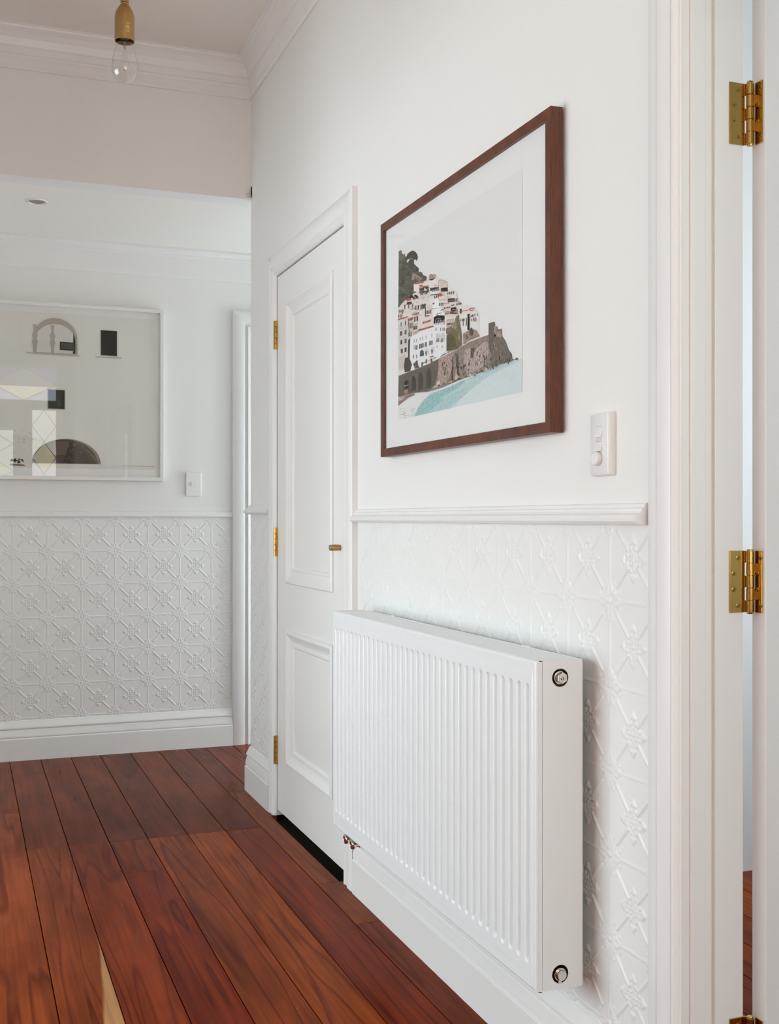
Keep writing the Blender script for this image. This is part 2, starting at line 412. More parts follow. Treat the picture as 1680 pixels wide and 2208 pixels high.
plank(J[6], J[7], 2.895, DY0 + 0.004, near[5]); plank(J[6], 1.0685, DY0 + 0.004, DY1 - 0.004, near[5]); plank(J[6], J[7], DY1 - 0.004, YH, near[5]); plank(J[6], J[7], YF, 2.895, srgb(124, 54, 32)); plank(J[6], J[7], YH, YE, far[5], M['plank_plain'])  # boards stop short under the door, baring the painted gap shade
plank(J[0] - 0.1345, J[0], YF, 1.2)
x = J[0] - 0.1345
while x > XL - 0.1:
    plank(max(x - 0.1345, XL - 0.12), x, YF, 2.3); plank(max(x - 0.1345, XL - 0.12), x, 2.3, YE); x -= 0.1345
x = XL - 0.12
while x > -2.6:
    plank(max(x - 0.1345, -2.6), x, -0.6, YE if x > CX0 + 0.13 else YH); x -= 0.1345
x = J[7]
while x < 2.99:
    x1 = min(x + 0.1345, 3.0)
    plank(x, x1, -1.6, 2.9)
    if x < CX1 - .13:
        if x < XW + .1: plank(x, x1, YH, YE)
        else: plank(x, x1, DY0 - .1 if x < XW + .6 else YH, YE)
    x = x1
n_ = MB()
for k in range(0, 7):
    for yy in (2.42, 2.86, 3.30, 3.74, 4.2):
        for dx in (0.03, 0.10):
            if rng.random() < 0.42 and k < 6 + (dx < 0.06):
                n_.lathe([(0.0022, -0.001), (0.0022, 0.0006), (0.0010, 0.0008)], (J[k] + dx + rng.uniform(-.01, .01), yy + rng.uniform(-.03, .03), 0), 'z', 8)
o = n_.build('nail_heads', M['nail'], floor); o['kind'] = 'stuff'; o['label'] = 'small dull nail heads set in the boards'

# ------------------------------------------------------------------ profiles and trims
CROWN = [(0, -0.150), (0.009, -0.150), (0.014, -0.143), (0.012, -0.135), (0.009, -0.110), (0.014, -0.106), (0.017, -0.100), (0.012, -0.094), (0.013, -0.070), (0.020, -0.066), (0.026, -0.040), (0.040, -0.022), (0.054, -0.013), (0.058, -0.010), (0.060, -0.004), (0.066, -0.003), (0.068, 0.0), (0, 0)]
crown = MB()
crown.extrude(CROWN, (XW, YF, ZC), (XW, YH, ZC), (-1, 0, 0), (0, 0, 1), 1, 1)
crown.extrude(CROWN, (XL, YH, ZC), (XW, YH, ZC), (0, -1, 0), (0, 0, 1), 1, 1)
crown.extrude(CROWN, (XL, YF, ZC), (XL, YH, ZC), (1, 0, 0), (0, 0, 1), 1, 1)
struct(crown, 'trim_1', M['trim'], 'white stepped plaster cornice round the hallway ceiling', 'cornice')
# small moulding end where the drop wall meets the corner
st = MB().extrude([(0, 0), (0.018, 0), (0.018, 0.006), (0.010, 0.014), (0.004, 0.024), (0, 0.03)], (XW - 0.024, YH + 0.001, ZS - 0.004), (XW - 0.0, YH + 0.001, ZS - 0.004), (0, -1, 0), (0, 0, 1))
struct(st, 'trim_2', M['trim'], 'small white moulding stop under the drop wall corner', 'moulding')
# corridor cornice bead and frieze board
CB = [(0, -0.05), (0.008, -0.05), (0.012, -0.040), (0.012, -0.030), (0.016, -0.024), (0.026, -0.022), (0.030, -0.012), (0.030, 0), (0, 0)]
st = MB().extrude(CB, (CX0, YB, ZS), (CX1, YB, ZS), (0, -1, 0), (0, 0, 1))
struct(st, 'trim_3', M['trim'], 'white bead cornice along the corridor ceiling', 'cornice')
st = MB().extrude([(0, 2.250), (0.009, 2.250), (0.010, 2.254), (0.010, 2.345), (0, 2.345)], (CX0, YB, 0), (CX1, YB, 0), (0, -1, 0), (0, 0, 1))
struct(st, 'trim_4', M['trim'], 'flat white frieze board high on the corridor back wall', 'moulding')
# baseboards
BASE = [(0, 0), (0.021, 0), (0.021, 0.097), (0.019, 0.100), (0.0165, 0.101), (0.0165, 0.104), (0.019, 0.106), (0.0185, 0.112), (0.014, 0.136), (0.0125, 0.139), (0.0125, 0.142), (0.0155, 0.144), (0.0155, 0.149), (0.012, 0.158), (0.007, 0.170), (0.004, 0.178), (0, 0.180)]
st = MB()
st.extrude(BASE, (XW, 1.636, 0), (XW, DY0 - 0.110, 0), (-1, 0, 0), (0, 0, 1))
st.extrude(BASE, (XW, DY1 + 0.062, 0), (XW, YH, 0), (-1, 0, 0), (0, 0, 1), 0, -1)
st.extrude(BASE, (XW, YH, 0), (CX1, YH, 0), (0, 1, 0), (0, 0, 1), -1, 0)
struct(st, 'baseboard_right', M['trim'], 'tall white moulded baseboard under the radiator and beside the cupboard door', 'baseboard')
st = MB().extrude(BASE, (CX0, YB, 0), (1.2245, YB, 0), (0, -1, 0), (0, 0, 1))
struct(st, 'baseboard_back', M['trim'], 'tall white moulded baseboard along the corridor back wall', 'baseboard')
st = MB(); st.extrude(BASE, (XL, YF, 0), (XL, -0.4, 0), (1, 0, 0), (0, 0, 1)); st.extrude(BASE, (XL, 3.7, 0), (XL, YH + 0.1, 0), (1, 0, 0), (0, 0, 1))
struct(st, 'baseboard_left', M['trim'], 'tall white moulded baseboard on the left hallway wall', 'baseboard')
# dado rails
DADO = [(0, 0), (0.006, 0), (0.020, 0.001), (0.025, 0.006), (0.026, 0.011), (0.023, 0.017), (0.016, 0.020), (0.013, 0.024), (0.012, 0.028), (0.008, 0.030), (0.006, 0.036), (0.002, 0.038), (0, 0.038)]
st = MB().extrude(DADO, (XW, 1.640, 1.089), (XW, DY0 - 0.100, 1.089), (-1, 0, 0), (0, 0, 1))
struct(st, 'trim_5', M['trim'], 'rounded white dado rail above the radiator', 'dado rail')
st = MB(); st.extrude(DADO, (XW, DY1 + 0.06, 1.117), (XW, YH, 1.117), (-1, 0, 0), (0, 0, 1), 0, -1)
st.extrude(DADO, (XW, YH, 1.117), (CX1, YH, 1.117), (0, 1, 0), (0, 0, 1), -1, 0)
struct(st, 'trim_6', M['trim'], 'short white dado rail stub at the wall corner left of the cupboard door', 'dado rail')
st = MB().extrude([(0, 0), (0.010, 0), (0.014, 0.003), (0.014, 0.010), (0.010, 0.014), (0.008, 0.022), (0, 0.026)], (CX0, YB, 1.107), (1.2245, YB, 1.107), (0, -1, 0), (0, 0, 1))
struct(st, 'trim_7', M['trim'], 'thin white dado rail on the corridor back wall', 'dado rail')

# casing of the near doorway (profile: distance from opening edge, thickness)
CAS = [(0, 0), (0, 0.016), (0.002, 0.018), (0.0035, 0.016), (0.005, 0.018), (0.010, 0.0235), (0.017, 0.0235), (0.0225, 0.019), (0.0245, 0.0125), (0.0275, 0.0125), (0.0285, 0.0165), (0.034, 0.0185), (0.062, 0.0195), (0.0655, 0.0185), (0.067, 0.0125), (0.070, 0.0125), (0.071, 0.0155), (0.075, 0.015), (0.108, 0.006), (0.112, 0.003), (0.114, 0)]
def casing_profile(p): return p
def casing_u(name, prof, y_lo, y_hi, z_top, x, nx, label, parent=None, zb=0.0, mat='trim'):
    """three mitred casing boards round a doorway in a wall facing nx*X"""
    mb = []
    L = MB(); L.extrude(prof, (x, y_hi, zb), (x, y_hi, z_top), (0, 1, 0), (nx, 0, 0), 0, -1)
    Rr = MB(); Rr.extrude(prof, (x, y_lo, zb), (x, y_lo, z_top), (0, -1, 0), (nx, 0, 0), 0, -1)
    H = MB(); H.extrude(prof, (x, y_lo, z_top), (x, y_hi, z_top), (0, 0, 1), (nx, 0, 0), -1, -1)
    root = MB().extrude([(0, 0), (0, 0.001), (0.002, 0)], (x, y_hi, zb), (x, y_hi, zb + 0.01), (0, 1, 0), (nx, 0, 0))
    t = thing(name, (x, 0.5 * (y_lo + y_hi), 0), label, 'door frame', kind='structure')
    for q in (L, Rr, H): q.build('casing_board', M[mat], t, smooth=35)
    return t
near_frame = casing_u('trim_8', CAS, JY0, JY1 + 0.004, 2.034, XW, -1, 'white moulded door casing beside the light switch at the right edge')
# room side casing of the same doorway
rs = MB(); rs.extrude([(0, 0), (0, .006), (.08, .006), (.08, 0)], (XW + T, JY1 + 0.008, 0), (XW + T, JY1 + 0.008, 2.1), (0, 1, 0), (1, 0, 0))
rs.build('room_side_casing', M['trim'], near_frame)
# jamb lining with a shadow groove
jb = MB()
jb.box(XW - 0.001, XW + 0.029, JY1, JY1 + 0.03, 0, 2.03)
jb.box(XW + 0.029, XW + 0.044, JY1 + 0.012, JY1 + 0.03, 0, 2.03)
jb.box(XW + 0.044, XW + T, JY1 - 0.002, JY1 + 0.03, 0, 2.03)
jb.box(XW, XW + T, JY0 - 0.03, JY0, 0, 2.03); jb.box(XW, XW + T, JY0 - 0.03, JY1 + 0.03, 2.03, 2.06)
jb.build('jamb_lining', M['trim'], near_frame, bevel=0.0025)

# cupboard casing
CAS2 = [(0, 0), (0, 0.004), (0.002, 0.0075), (0.007, 0.0115), (0.013, 0.016), (0.018, 0.0175), (0.026, 0.014), (0.036, 0.0145), (0.046, 0.0185), (0.050, 0.0195), (0.054, 0.0185), (0.056, 0.012), (0.058, 0)]
CAS3 = [(0, 0), (0, 0.004), (0.002, 0.0075), (0.008, 0.0115), (0.014, 0.016), (0.020, 0.0175), (0.030, 0.0145), (0.044, 0.0145), (0.052, 0.0185), (0.060, 0.0195), (0.094, 0.0195), (0.097, 0.0175), (0.098, 0)]
cf = thing('trim_9', (XW, 0.5 * (DY0 + DY1), 0), 'white moulded casing round the hall cupboard door', 'door frame', kind='structure')
q = MB(); q.extrude(CAS2, (XW, DY1 + 0.003, 0), (XW, DY1 + 0.003, 1.998), (0, 1, 0), (-1, 0, 0), 0, -1.41); q.build('casing_board', M['trim'], cf, smooth=35)
q = MB(); q.extrude(CAS3, (XW, DY0 - 0.003, 0), (XW, DY0 - 0.003, 1.998), (0, -1, 0), (-1, 0, 0), 0, -0.85); q.build('casing_board', M['trim'], cf, smooth=35)
q = MB(); q.extrude([(a * 0.84, b * (1 - a * 3.0)) for a, b in CAS3], (XW, DY0 - 0.003, 1.998), (XW, DY1 + 0.003, 1.998), (0, 0, 1), (-1, 0, 0), -1.19, -0.705); q.build('casing_board', M['trim'], cf, smooth=35)
q = MB(); q.box(XW + 0.001, XW + T, DY1 + 0.003, DY1 + 0.012, 0, 2.0); q.box(XW + 0.001, XW + T, DY0 - 0.012, DY0 - 0.003, 0, 2.0); q.box(XW + 0.001, XW + T, DY0 - 0.003, DY1 + 0.003, 1.998, 2.005); q.build('jamb_lining', M['trim'], cf)

# corridor door frame on the back wall, and the white door it frames
fr = thing('trim_10', (1.27, YB, 0), 'white door casing on the corridor back wall beside the wall corner', 'door frame', kind='structure')
CASB = [(0, 0), (0, 0.018), (0.006, 0.022), (0.012, 0.022), (0.016, 0.014), (0.024, 0.014), (0.030, 0.020), (0.034, 0.021), (0.082, 0.021), (0.085, 0.019), (0.086, 0)]
q = MB(); q.extrude(CASB, (1.3105, YB, 0), (1.3105, YB, 2.022), (-1, 0, 0), (0, -1, 0), 0, -1); q.build('casing_board', M['trim'], fr, smooth=35)
q = MB(); q.extrude(CASB, (1.3105, YB, 2.022), (2.08, YB, 2.022), (0, 0, 1), (0, -1, 0), -1, -1); q.build('casing_board', M['trim'], fr, smooth=35)
q = MB(); q.extrude(CASB, (2.08, YB, 0), (2.08, YB, 2.022), (1, 0, 0), (0, -1, 0), 0, -1); q.build('casing_board', M['trim'], fr, smooth=35)
d4 = MB().box(1.313, 2.078, YB - 0.012, YB - 0.001, 0.004, 2.02)
struct(d4, 'door_4', M['trim'], 'plain white door in the corridor hidden behind the wall corner', 'door')

# ------------------------------------------------------------------ embossed wainscot
PITCH = 0.152
def emboss(u, v):
    """height in metres of the pressed flower pattern; u, v in pitches, flower at integers, snowflake at halves"""
    a = u - np.round(u); b = v - np.round(v)
    r = np.hypot(a, b); H = np.zeros_like(a)
    bump = lambda d, wd: np.exp(-(d / wd) ** 2)
    sm = lambda x, lo, hi: np.clip((x - lo) / (hi - lo), 0, 1) ** 2 * (3 - 2 * np.clip((x - lo) / (hi - lo), 0, 1))
    mx = lambda h: np.maximum(H, h)
    H = mx(0.0026 * (1 - sm(r, 0.028, 0.045)))
    for (p, q) in ((a, b), (b, a)):
        ap = np.abs(p)
        wd = 0.016 + 0.055 * np.sin(np.clip((ap - 0.045) / 0.20, 0, 1) * np.pi) ** 1.2
        petal = (1 - sm(np.abs(np.abs(q) - wd * 0.62), wd * 0.25, wd * 0.55)) * sm(ap, 0.04, 0.06) * (1 - sm(ap, 0.22, 0.25))
        H = mx(0.0022 * petal)
        stem = (1 - sm(np.abs(q), 0.004, 0.015)) * (1 - sm(ap, 0.42, 0.46))
        H = mx(0.0017 * stem)
        for e in (0.5, 0.455):
            dd = np.hypot(ap - e, q)
            H = mx((0.0021 if e == 0.5 else 0.0014) * (1 - sm(dd, 0.014, 0.03)))
        bead = np.hypot(ap - 0.215, np.abs(q) - 0.085)
        H = mx(0.0016 * (1 - sm(bead, 0.012, 0.03)))
    c = (np.abs(a) + np.abs(b)) / math.sqrt(2); d = (np.abs(a) - np.abs(b)) / math.sqrt(2)
    leaf = (1 - sm(np.abs(d), 0.016, 0.034)) * sm(c, 0.05, 0.09) * (1 - sm(c, 0.15, 0.19))
    H = mx(0.0020 * leaf)
    bar = (1 - sm(np.abs(d), 0.011, 0.021)) * sm(c, 0.205, 0.22) * (1 - sm(c, 0.575, 0.59))
    H = mx(0.0029 * bar)
    e = np.abs(np.abs(a) - 0.5); f = np.abs(np.abs(b) - 0.5)
    for (p, q) in ((e, f), (f, e)):
        tip = (1 - sm(q - np.clip((0.265 - p) * 0.75, 0, 0.06), -0.004, 0.014)) * sm(p, 0.165, 0.185) * (1 - sm(p, 0.255, 0.275))
        H = mx(0.0027 * tip)
        arm = (1 - sm(q, 0.006, 0.016)) * (1 - sm(p, 0.16, 0.18))
        H = mx(0.0014 * arm)
        side = np.hypot((p - 0.125) * 0.8, q - 0.052)
        H = mx(0.0022 * (1 - sm(side, 0.014, 0.032)))
        bd = np.hypot(p - 0.075, q); H = mx(0.0023 * (1 - sm(bd, 0.010, 0.026)))
    dg = np.hypot(e - 0.05, f - 0.05); H = mx(0.0023 * (1 - sm(dg, 0.010, 0.026)))
    cc = np.hypot(e, f); H = mx(0.0026 * (1 - sm(cc, 0.012, 0.028)))
    return H

def wainscot(parent, axis, c0, c1, z0, z1, face, sign, node_c, node_z, step=0.0024):
    nu = int(abs(c1 - c0) / step) + 1; nv = int((z1 - z0) / step) + 1
    cs = np.linspace(c0, c1, nu); zs = np.linspace(z0, z1, nv)
    C_, Z_ = np.meshgrid(cs, zs)
    h = 0.78 * emboss((C_ - node_c) / PITCH, (Z_ - node_z) / PITCH) + 0.0008
    edge = np.minimum(np.abs(C_ - c0), np.abs(C_ - c1)); h *= np.clip(edge / 0.006, 0.02, 1)
    P = np.zeros((nv, nu, 3))
    if axis == 'y': P[..., 0] = face + sign * h; P[..., 1] = C_
    else: P[..., 0] = C_; P[..., 1] = face + sign * h
    P[..., 2] = Z_
    return hmap('embossed_panel', M['emboss'], parent, P, nu, nv)
wainscot(wall_back, 'x', -0.35, 1.2245, 0.178, 1.108, YB, -1, 0.2112, 0.3403)
wainscot(wall_right, 'y', DY0 - 0.100, 1.6335, 0.178, 1.090, XW, -1, 1.7596, 0.3440)
wainscot(wall_right, 'y', YH, DY1 + 0.06, 0.178, 1.118, XW, -1, 1.7596, 0.3440)

# ------------------------------------------------------------------ cupboard door (door_1)
def bolection(mb, x, nx, y0, y1, z0, z1, prof):
    """mitred moulding round a rectangle; profile: (distance inward from outer edge, height out of the face)"""
    mb.extrude(prof, (x, y0, z0), (x, y0, z1), (0, 1, 0), (nx, 0, 0), 1, 1)
    mb.extrude(prof, (x, y1, z0), (x, y1, z1), (0, -1, 0), (nx, 0, 0), 1, 1)
    mb.extrude(prof, (x, y0, z0), (x, y1, z0), (0, 0, 1), (nx, 0, 0), 1, 1)
    mb.extrude(prof, (x, y0, z1), (x, y1, z1), (0, 0, -1), (nx, 0, 0), 1, 1)

door1 = thing('door_1', (XW, 0.5 * (DY0 + DY1), 0), 'tall white two panel cupboard door with three brass hinges behind the radiator', 'door', kind='structure')
xd = XW + 0.002
UP = (3.385, 3.925, 0.866, 1.880); LP = (3.385, 3.925, 0.213, 0.700)
# stiles and rails as one leaf with recessed panels
q = MB(); db = xd + 0.036
dz0, dz1 = 0.022, 1.994
q.box(xd, db, DY0, UP[0], dz0, dz1); q.box(xd, db, UP[1], DY1, dz0, dz1)
q.box(xd, db, UP[0], UP[1], dz0, LP[2]); q.box(xd, db, UP[0], UP[1], LP[3], UP[2]); q.box(xd, db, UP[0], UP[1], UP[3], dz1)
q.build('door_leaf', M['trim'], door1)
BOL = [(0, -0.012), (0, 0.006), (0.004, 0.010), (0.012, 0.0105), (0.018, 0.007), (0.026, 0.001), (0.040, -0.003), (0.046, -0.003), (0.048, -0.001), (0.056, -0.002), (0.060, -0.006), (0.062, -0.012)]
for nm, (a, b, c, d) in (('panel', UP), ('panel', LP)):
    q = MB().box(xd + 0.009, xd + 0.024, a, b, c, d)
    pn = q.build(nm, M['trim'], door1)
    q = MB(); bolection(q, xd, -1, a, b, c, d, BOL); q.build('panel_moulding', M['trim'], pn, smooth=30)
# knob
q = MB(); ky, kz = 3.318, 1.010
q.lathe([(0.0085, 0.0), (0.0085, -0.004), (0.0078, -0.005), (0.0078, -0.006), (0.0092, -0.0065), (0.0092, -0.028), (0.0085, -0.029), (0.0085, -0.030), (0.0092, -0.0305), (0.0092, -0.034), (0.0078, -0.0355)], (xd, ky, kz), 'x', 32)
kb = q.build('knob', M['brass_soft'], door1, smooth=40); kb['label'] = 'brass cylinder knob'
q = MB()
for i in range(40):
    a = 2 * math.pi * i / 40
    q.box(xd - 0.0275, xd - 0.007, ky + 0.0092 * math.cos(a) - .0004, ky + 0.0092 * math.cos(a) + .0004, kz + 0.0092 * math.sin(a) - .0004, kz + 0.0092 * math.sin(a) + .0004)
q.build('knurling', M['brass_soft'], kb)

def barrel_hinge(parent, zc, h=0.105):
    y, x = DY1 + 0.0015, XW - 0.0075
    root = MB()
    seg = h / 5; z0 = zc - h / 2
    # leaves tucked between door edge and jamb
    root.box(XW - 0.004, XW + 0.030, y - 0.0008, y + 0.0008, z0, z0 + h)
    o = root.build('hinge', M['brass'], parent); o['label'] = 'brass butt hinge'
    for k in range(5):
        q = MB(); a = z0 + k * seg + 0.0005; b = z0 + (k + 1) * seg - 0.0005
        q.lathe([(0.0054, a), (0.0062, a + 0.0006), (0.0062, b - 0.0006), (0.0054, b)], (x, y, 0), 'z', 20)
        if k % 2: q.box(x, XW + 0.002, y + 0.0015, y + 0.0062, a, b)
        else: q.box(x, XW + 0.002, y - 0.0062, y - 0.0015, a, b)
        q.build('knuckle', M['brass'], o, smooth=40)
    return o
for zc in (1.7795, 1.0135, 0.2435): barrel_hinge(door1, zc)

# ------------------------------------------------------------------ open door (door_2) with big brass hinges
door2 = thing('door_2', (1.207, 1.50, 0), 'white door standing open at the right edge with brass hinges', 'door', kind='structure')
DX0, DX1, DA, DB = 1.2072, 1.975, 1.4835, 1.5175
q = MB().box(DX0, DX1, DA, DB, 0.012, 2.01)
q.build('door_leaf', M['trim'], door2, bevel=0.002)
for (a, b, c, d) in ((1.33, 1.85, 0.25, 0.80), (1.33, 1.85, 0.98, 1.86)):
    q = MB()
    prof = [(0, 0), (0, 0.006), (0.004, 0.010), (0.012, 0.010), (0.03, 0.002), (0.05, 0.0)]
    for yf, ny in ((DA, -1), (DB, 1)):
        q.extrude(prof, (a, yf, c), (a, yf, d), (1, 0, 0), (0, ny, 0), 1, 1); q.extrude(prof, (b, yf, c), (b, yf, d), (-1, 0, 0), (0, ny, 0), 1, 1)
        q.extrude(prof, (a, yf, c), (b, yf, c), (0, 0, 1), (0, ny, 0), 1, 1); q.extrude(prof, (a, yf, d), (b, yf, d), (0, 0, -1), (0, ny, 0), 1, 1)
    q.build('panel_moulding', M['trim'], door2, smooth=30)
q = MB(); q.lathe([(0.026, 0), (0.026, -0.006), (0.010, -0.010), (0.010, -0.035), (0.024, -0.045), (0.026, -0.055), (0.020, -0.065), (0.004, -0.068)], (DX1 - 0.06, DA, 1.0), 'y', 28)
q.build('door_knob', M['brass'], door2, smooth=40)

def butt_hinge(parent, zc, h=0.1005):
    """wide open butt hinge: one leaf on the jamb face (y = const), one on the door edge (x = const)"""
    z0 = zc - h / 2; kx, ky, kr = 1.1965, 1.5085, 0.0063
    yl = JY1 - 0.002
    lj = MB(); lj.box(1.1615, kx - 0.0055, yl - 0.0022, yl + 0.0005, z0, z0 + h)
    seg = h / 5
    for k in (0, 2, 4): lj.box(kx - 0.0062, kx + 0.001, yl - 0.0034, yl - 0.0008, z0 + k * seg + .0004, z0 + (k + 1) * seg - .0004)
    o = lj.build('hinge', M['brass'], parent, bevel=0.0005); o['label'] = 'polished brass butt hinge with countersunk screws'
    ld = MB(); ld.box(DX0 - 0.0024, DX0 + 0.0004, DA + 0.006, ky - 0.002, z0, z0 + h)
    for k in (1, 3): ld.box(kx + 0.002, DX0 - 0.0004, ky - 0.0062, ky - 0.0030, z0 + k * seg + .0004, z0 + (k + 1) * seg - .0004)
    ld.build('hinge_leaf', M['brass'], o, bevel=0.0005)
    for k in range(5):
        a, b = z0 + k * seg + 0.0003, z0 + (k + 1) * seg - 0.0003
        q = MB().lathe([(kr - 0.0006, a), (kr, a + 0.0006), (kr, b - 0.0006), (kr - 0.0006, b)], (kx, ky, 0), 'z', 28)
        q.build('knuckle', M['brass'], o, smooth=40)
    q = MB().lathe([(0.0048, z0 - 0.0022), (0.0052, z0 - 0.0012), (0.0052, z0 + h + 0.0012), (0.0048, z0 + h + 0.0022)], (kx, ky, 0), 'z', 20)
    q.build('hinge_pin', M['brass'], o, smooth=40)
    def screw(pos, axis):
        # countersunk ring, domed head and a cross recess
        p = Vector(pos); q = MB()
        q.lathe([(0.0043, 0.0), (0.0043, -0.0003), (0.0036, -0.0004), (0.0034, -0.00015), (0.0030, -0.0007), (0.0005, -0.0009)], p, axis, 20)
        s = q.build('screw', M['brass'], o, smooth=35)
        c = MB()
        e = 0.0011
        if axis == 'y':
            c.box(p.x - .0019, p.x + .0019, p.y - e, p.y - .0002, p.z - .00045, p.z + .00045); c.box(p.x - .00045, p.x + .00045, p.y - e, p.y - .0002, p.z - .0019, p.z + .0019)
        else:
            c.box(p.x - e, p.x - .0002, p.y - .0019, p.y + .0019, p.z - .00045, p.z + .00045); c.box(p.x - e, p.x - .0002, p.y - .00045, p.y + .00045, p.z - .0019, p.z + .0019)
        c.build('screw_slot', M['dark'], o)
    yf = yl - 0.0022; xf = DX0 - 0.0024
    for dz, sx in ((0.039, 1.1785), (0.0135, 1.1695), (-0.0125, 1.1695), (-0.039, 1.1785)): screw((sx, yf, zc + dz), 'y')
    for dz, sy in ((0.039, 1.4935), (0.0135, 1.5005), (-0.0125, 1.5005), (-0.039, 1.4935)): screw((xf, sy, zc + dz), 'x')
    return o
for zc in (1.7575, 0.9975, 0.2390): butt_hinge(door2, zc)

# ------------------------------------------------------------------ front door with leadlights (behind the camera, seen in reflections)
d3 = thing('door_3', (0.27, YF - 0.05, 0), 'white front door with diamond leadlight glass behind the viewer', 'door', kind='structure')
q = MB()
ya, yb = YF - 0.075, YF - 0.03
lights = [(-0.38, -0.14, 0.9, 2.24), (0.05, 0.49, 0.9, 2.02), (0.68, 0.92, 0.9, 2.24)]
q.box(-0.45, -0.38, ya, yb, 0.02, 2.75); q.box(-0.14, -0.06, ya, yb, 0.02, 2.30); q.box(0.60, 0.68, ya, yb, 0.02, 2.30); q.box(0.92, 0.99, ya, yb, 0.02, 2.75)
q.box(-0.38, -0.14, ya, yb, 0.02, 0.9); q.box(0.68, 0.92, ya, yb, 0.02, 0.9); q.box(-0.38, 0.92, ya, yb, 2.24, 2.34); q.box(-0.38, 0.92, ya, yb, 2.68, 2.75)
q.box(-0.06, 0.05, ya, yb, 0.02, 2.24); q.box(0.49, 0.60, ya, yb, 0.02, 2.24); q.box(0.05, 0.49, ya, yb, 0.02, 0.9); q.box(0.05, 0.49, ya, yb, 2.02, 2.24)
q.build('door_frame', M['trim'], d3)
lead = MB()
def leadlight(x0, x1, z0, z1, rows):
    xm = 0.5 * (x0 + x1); y = YF - 0.05
    dz = (z1 - z0) / rows
    for k in range(rows):
        a, b = z0 + k * dz, z0 + (k + 1) * dz; m = 0.5 * (a + b)
        col = ('rose', 'clear', 'cream', 'clear')[k % 4] if rows > 1 else 'cream'
        mb = MB().add([(xm, y, a), (x1, y, m), (xm, y, b), (x0, y, m)], [(0, 1, 2, 3)]); mb.build('glass_piece', M['glass_' + col], d3)
        for tri in (((x0, y, a), (xm, y, a), (x0, y, m)), ((xm, y, a), (x1, y, a), (x1, y, m)), ((x0, y, m), (xm, y, b), (x0, y, b)), ((x1, y, m), (x1, y, b), (xm, y, b))):
            MB().add(tri, [(0, 1, 2)]).build('glass_piece', M['glass_' + ('clear' if rows > 1 else 'blue')], d3)
        for p0, p1 in (((xm, a), (x1, m)), ((x1, m), (xm, b)), ((xm, b), (x0, m)), ((x0, m), (xm, a))):
            v0, v1 = Vector((p0[0], y, p0[1])), Vector((p1[0], y, p1[1])); dd = (v1 - v0).normalized(); nn = Vector((-dd.z, 0, dd.x)) * 0.003
            lead.add([v0 + nn + Vector((0, .004, 0)), v0 - nn + Vector((0, .004, 0)), v1 - nn + Vector((0, .004, 0)), v1 + nn + Vector((0, .004, 0)),
                      v0 + nn - Vector((0, .004, 0)), v0 - nn - Vector((0, .004, 0)), v1 - nn - Vector((0, .004, 0)), v1 + nn - Vector((0, .004, 0))],
                     [(0, 1, 2, 3), (7, 6, 5, 4), (0, 4, 5, 1), (1, 5, 6, 2), (2, 6, 7, 3), (3, 7, 4, 0)])
for (a, b, c, d) in lights: leadlight(a, b, c, d, 4)
leadlight(-0.38, 0.27, 2.34, 2.68, 1); leadlight(0.27, 0.92, 2.34, 2.68, 1)
lead.build('lead_came', M['lead'], d3)

# windows of the side room, corridor and near room; left corridor and near room ones added for light
def window(name, axis, c, a0, a1, z0, z1, label, nm=2):
    t = thing(name, ((c, 0.5 * (a0 + a1), z0) if axis == 'x' else (0.5 * (a0 + a1), c, z0)), label, 'window', kind='structure')
    q = MB(); f = 0.05; d = 0.035
    def bx(u0, u1, v0, v1, mb, dd=d):
        if axis == 'x': mb.box(c - dd, c + dd, u0, u1, v0, v1)
        else: mb.box(u0, u1, c - dd, c + dd, v0, v1)
    bx(a0, a0 + f, z0, z1, q); bx(a1 - f, a1, z0, z1, q); bx(a0 + f, a1 - f, z0, z0 + f, q); bx(a0 + f, a1 - f, z1 - f, z1, q)
    for k in range(1, nm):
        u = a0 + (a1 - a0) * k / nm; bx(u - 0.02, u + 0.02, z0 + f, z1 - f, q)
    q.build('window_frame', M['trim'], t)
    q = MB(); bx(a0 + f, a1 - f, z0 + f, z1 - f, q, 0.003); q.build('pane', M['pane_bare'], t)
    return t
window('window_1', 'x', -2.60, 1.8, 4.2, 0.1, 2.2, 'wide white window of the side room', 3)
window('window_2', 'x', CX1 + 0.05, 4.6, 5.28, 0.1, 2.15, 'white window at the end of the corridor', 1)
window('added_window_5', 'x', CX0 - 0.05, 4.6, 5.28, 0.3, 2.15, 'added white window, out of view, at the left end of the corridor', 1)
window('added_window_3', 'x', 3.05, 1.55, 2.8, 0.7, 2.3, 'added white window, out of view, in the near room', 2)

window('added_window_4', 'y', -1.65, 1.5, 2.7, 0.7, 2.3, 'added white front window, out of view, in the near room', 2)

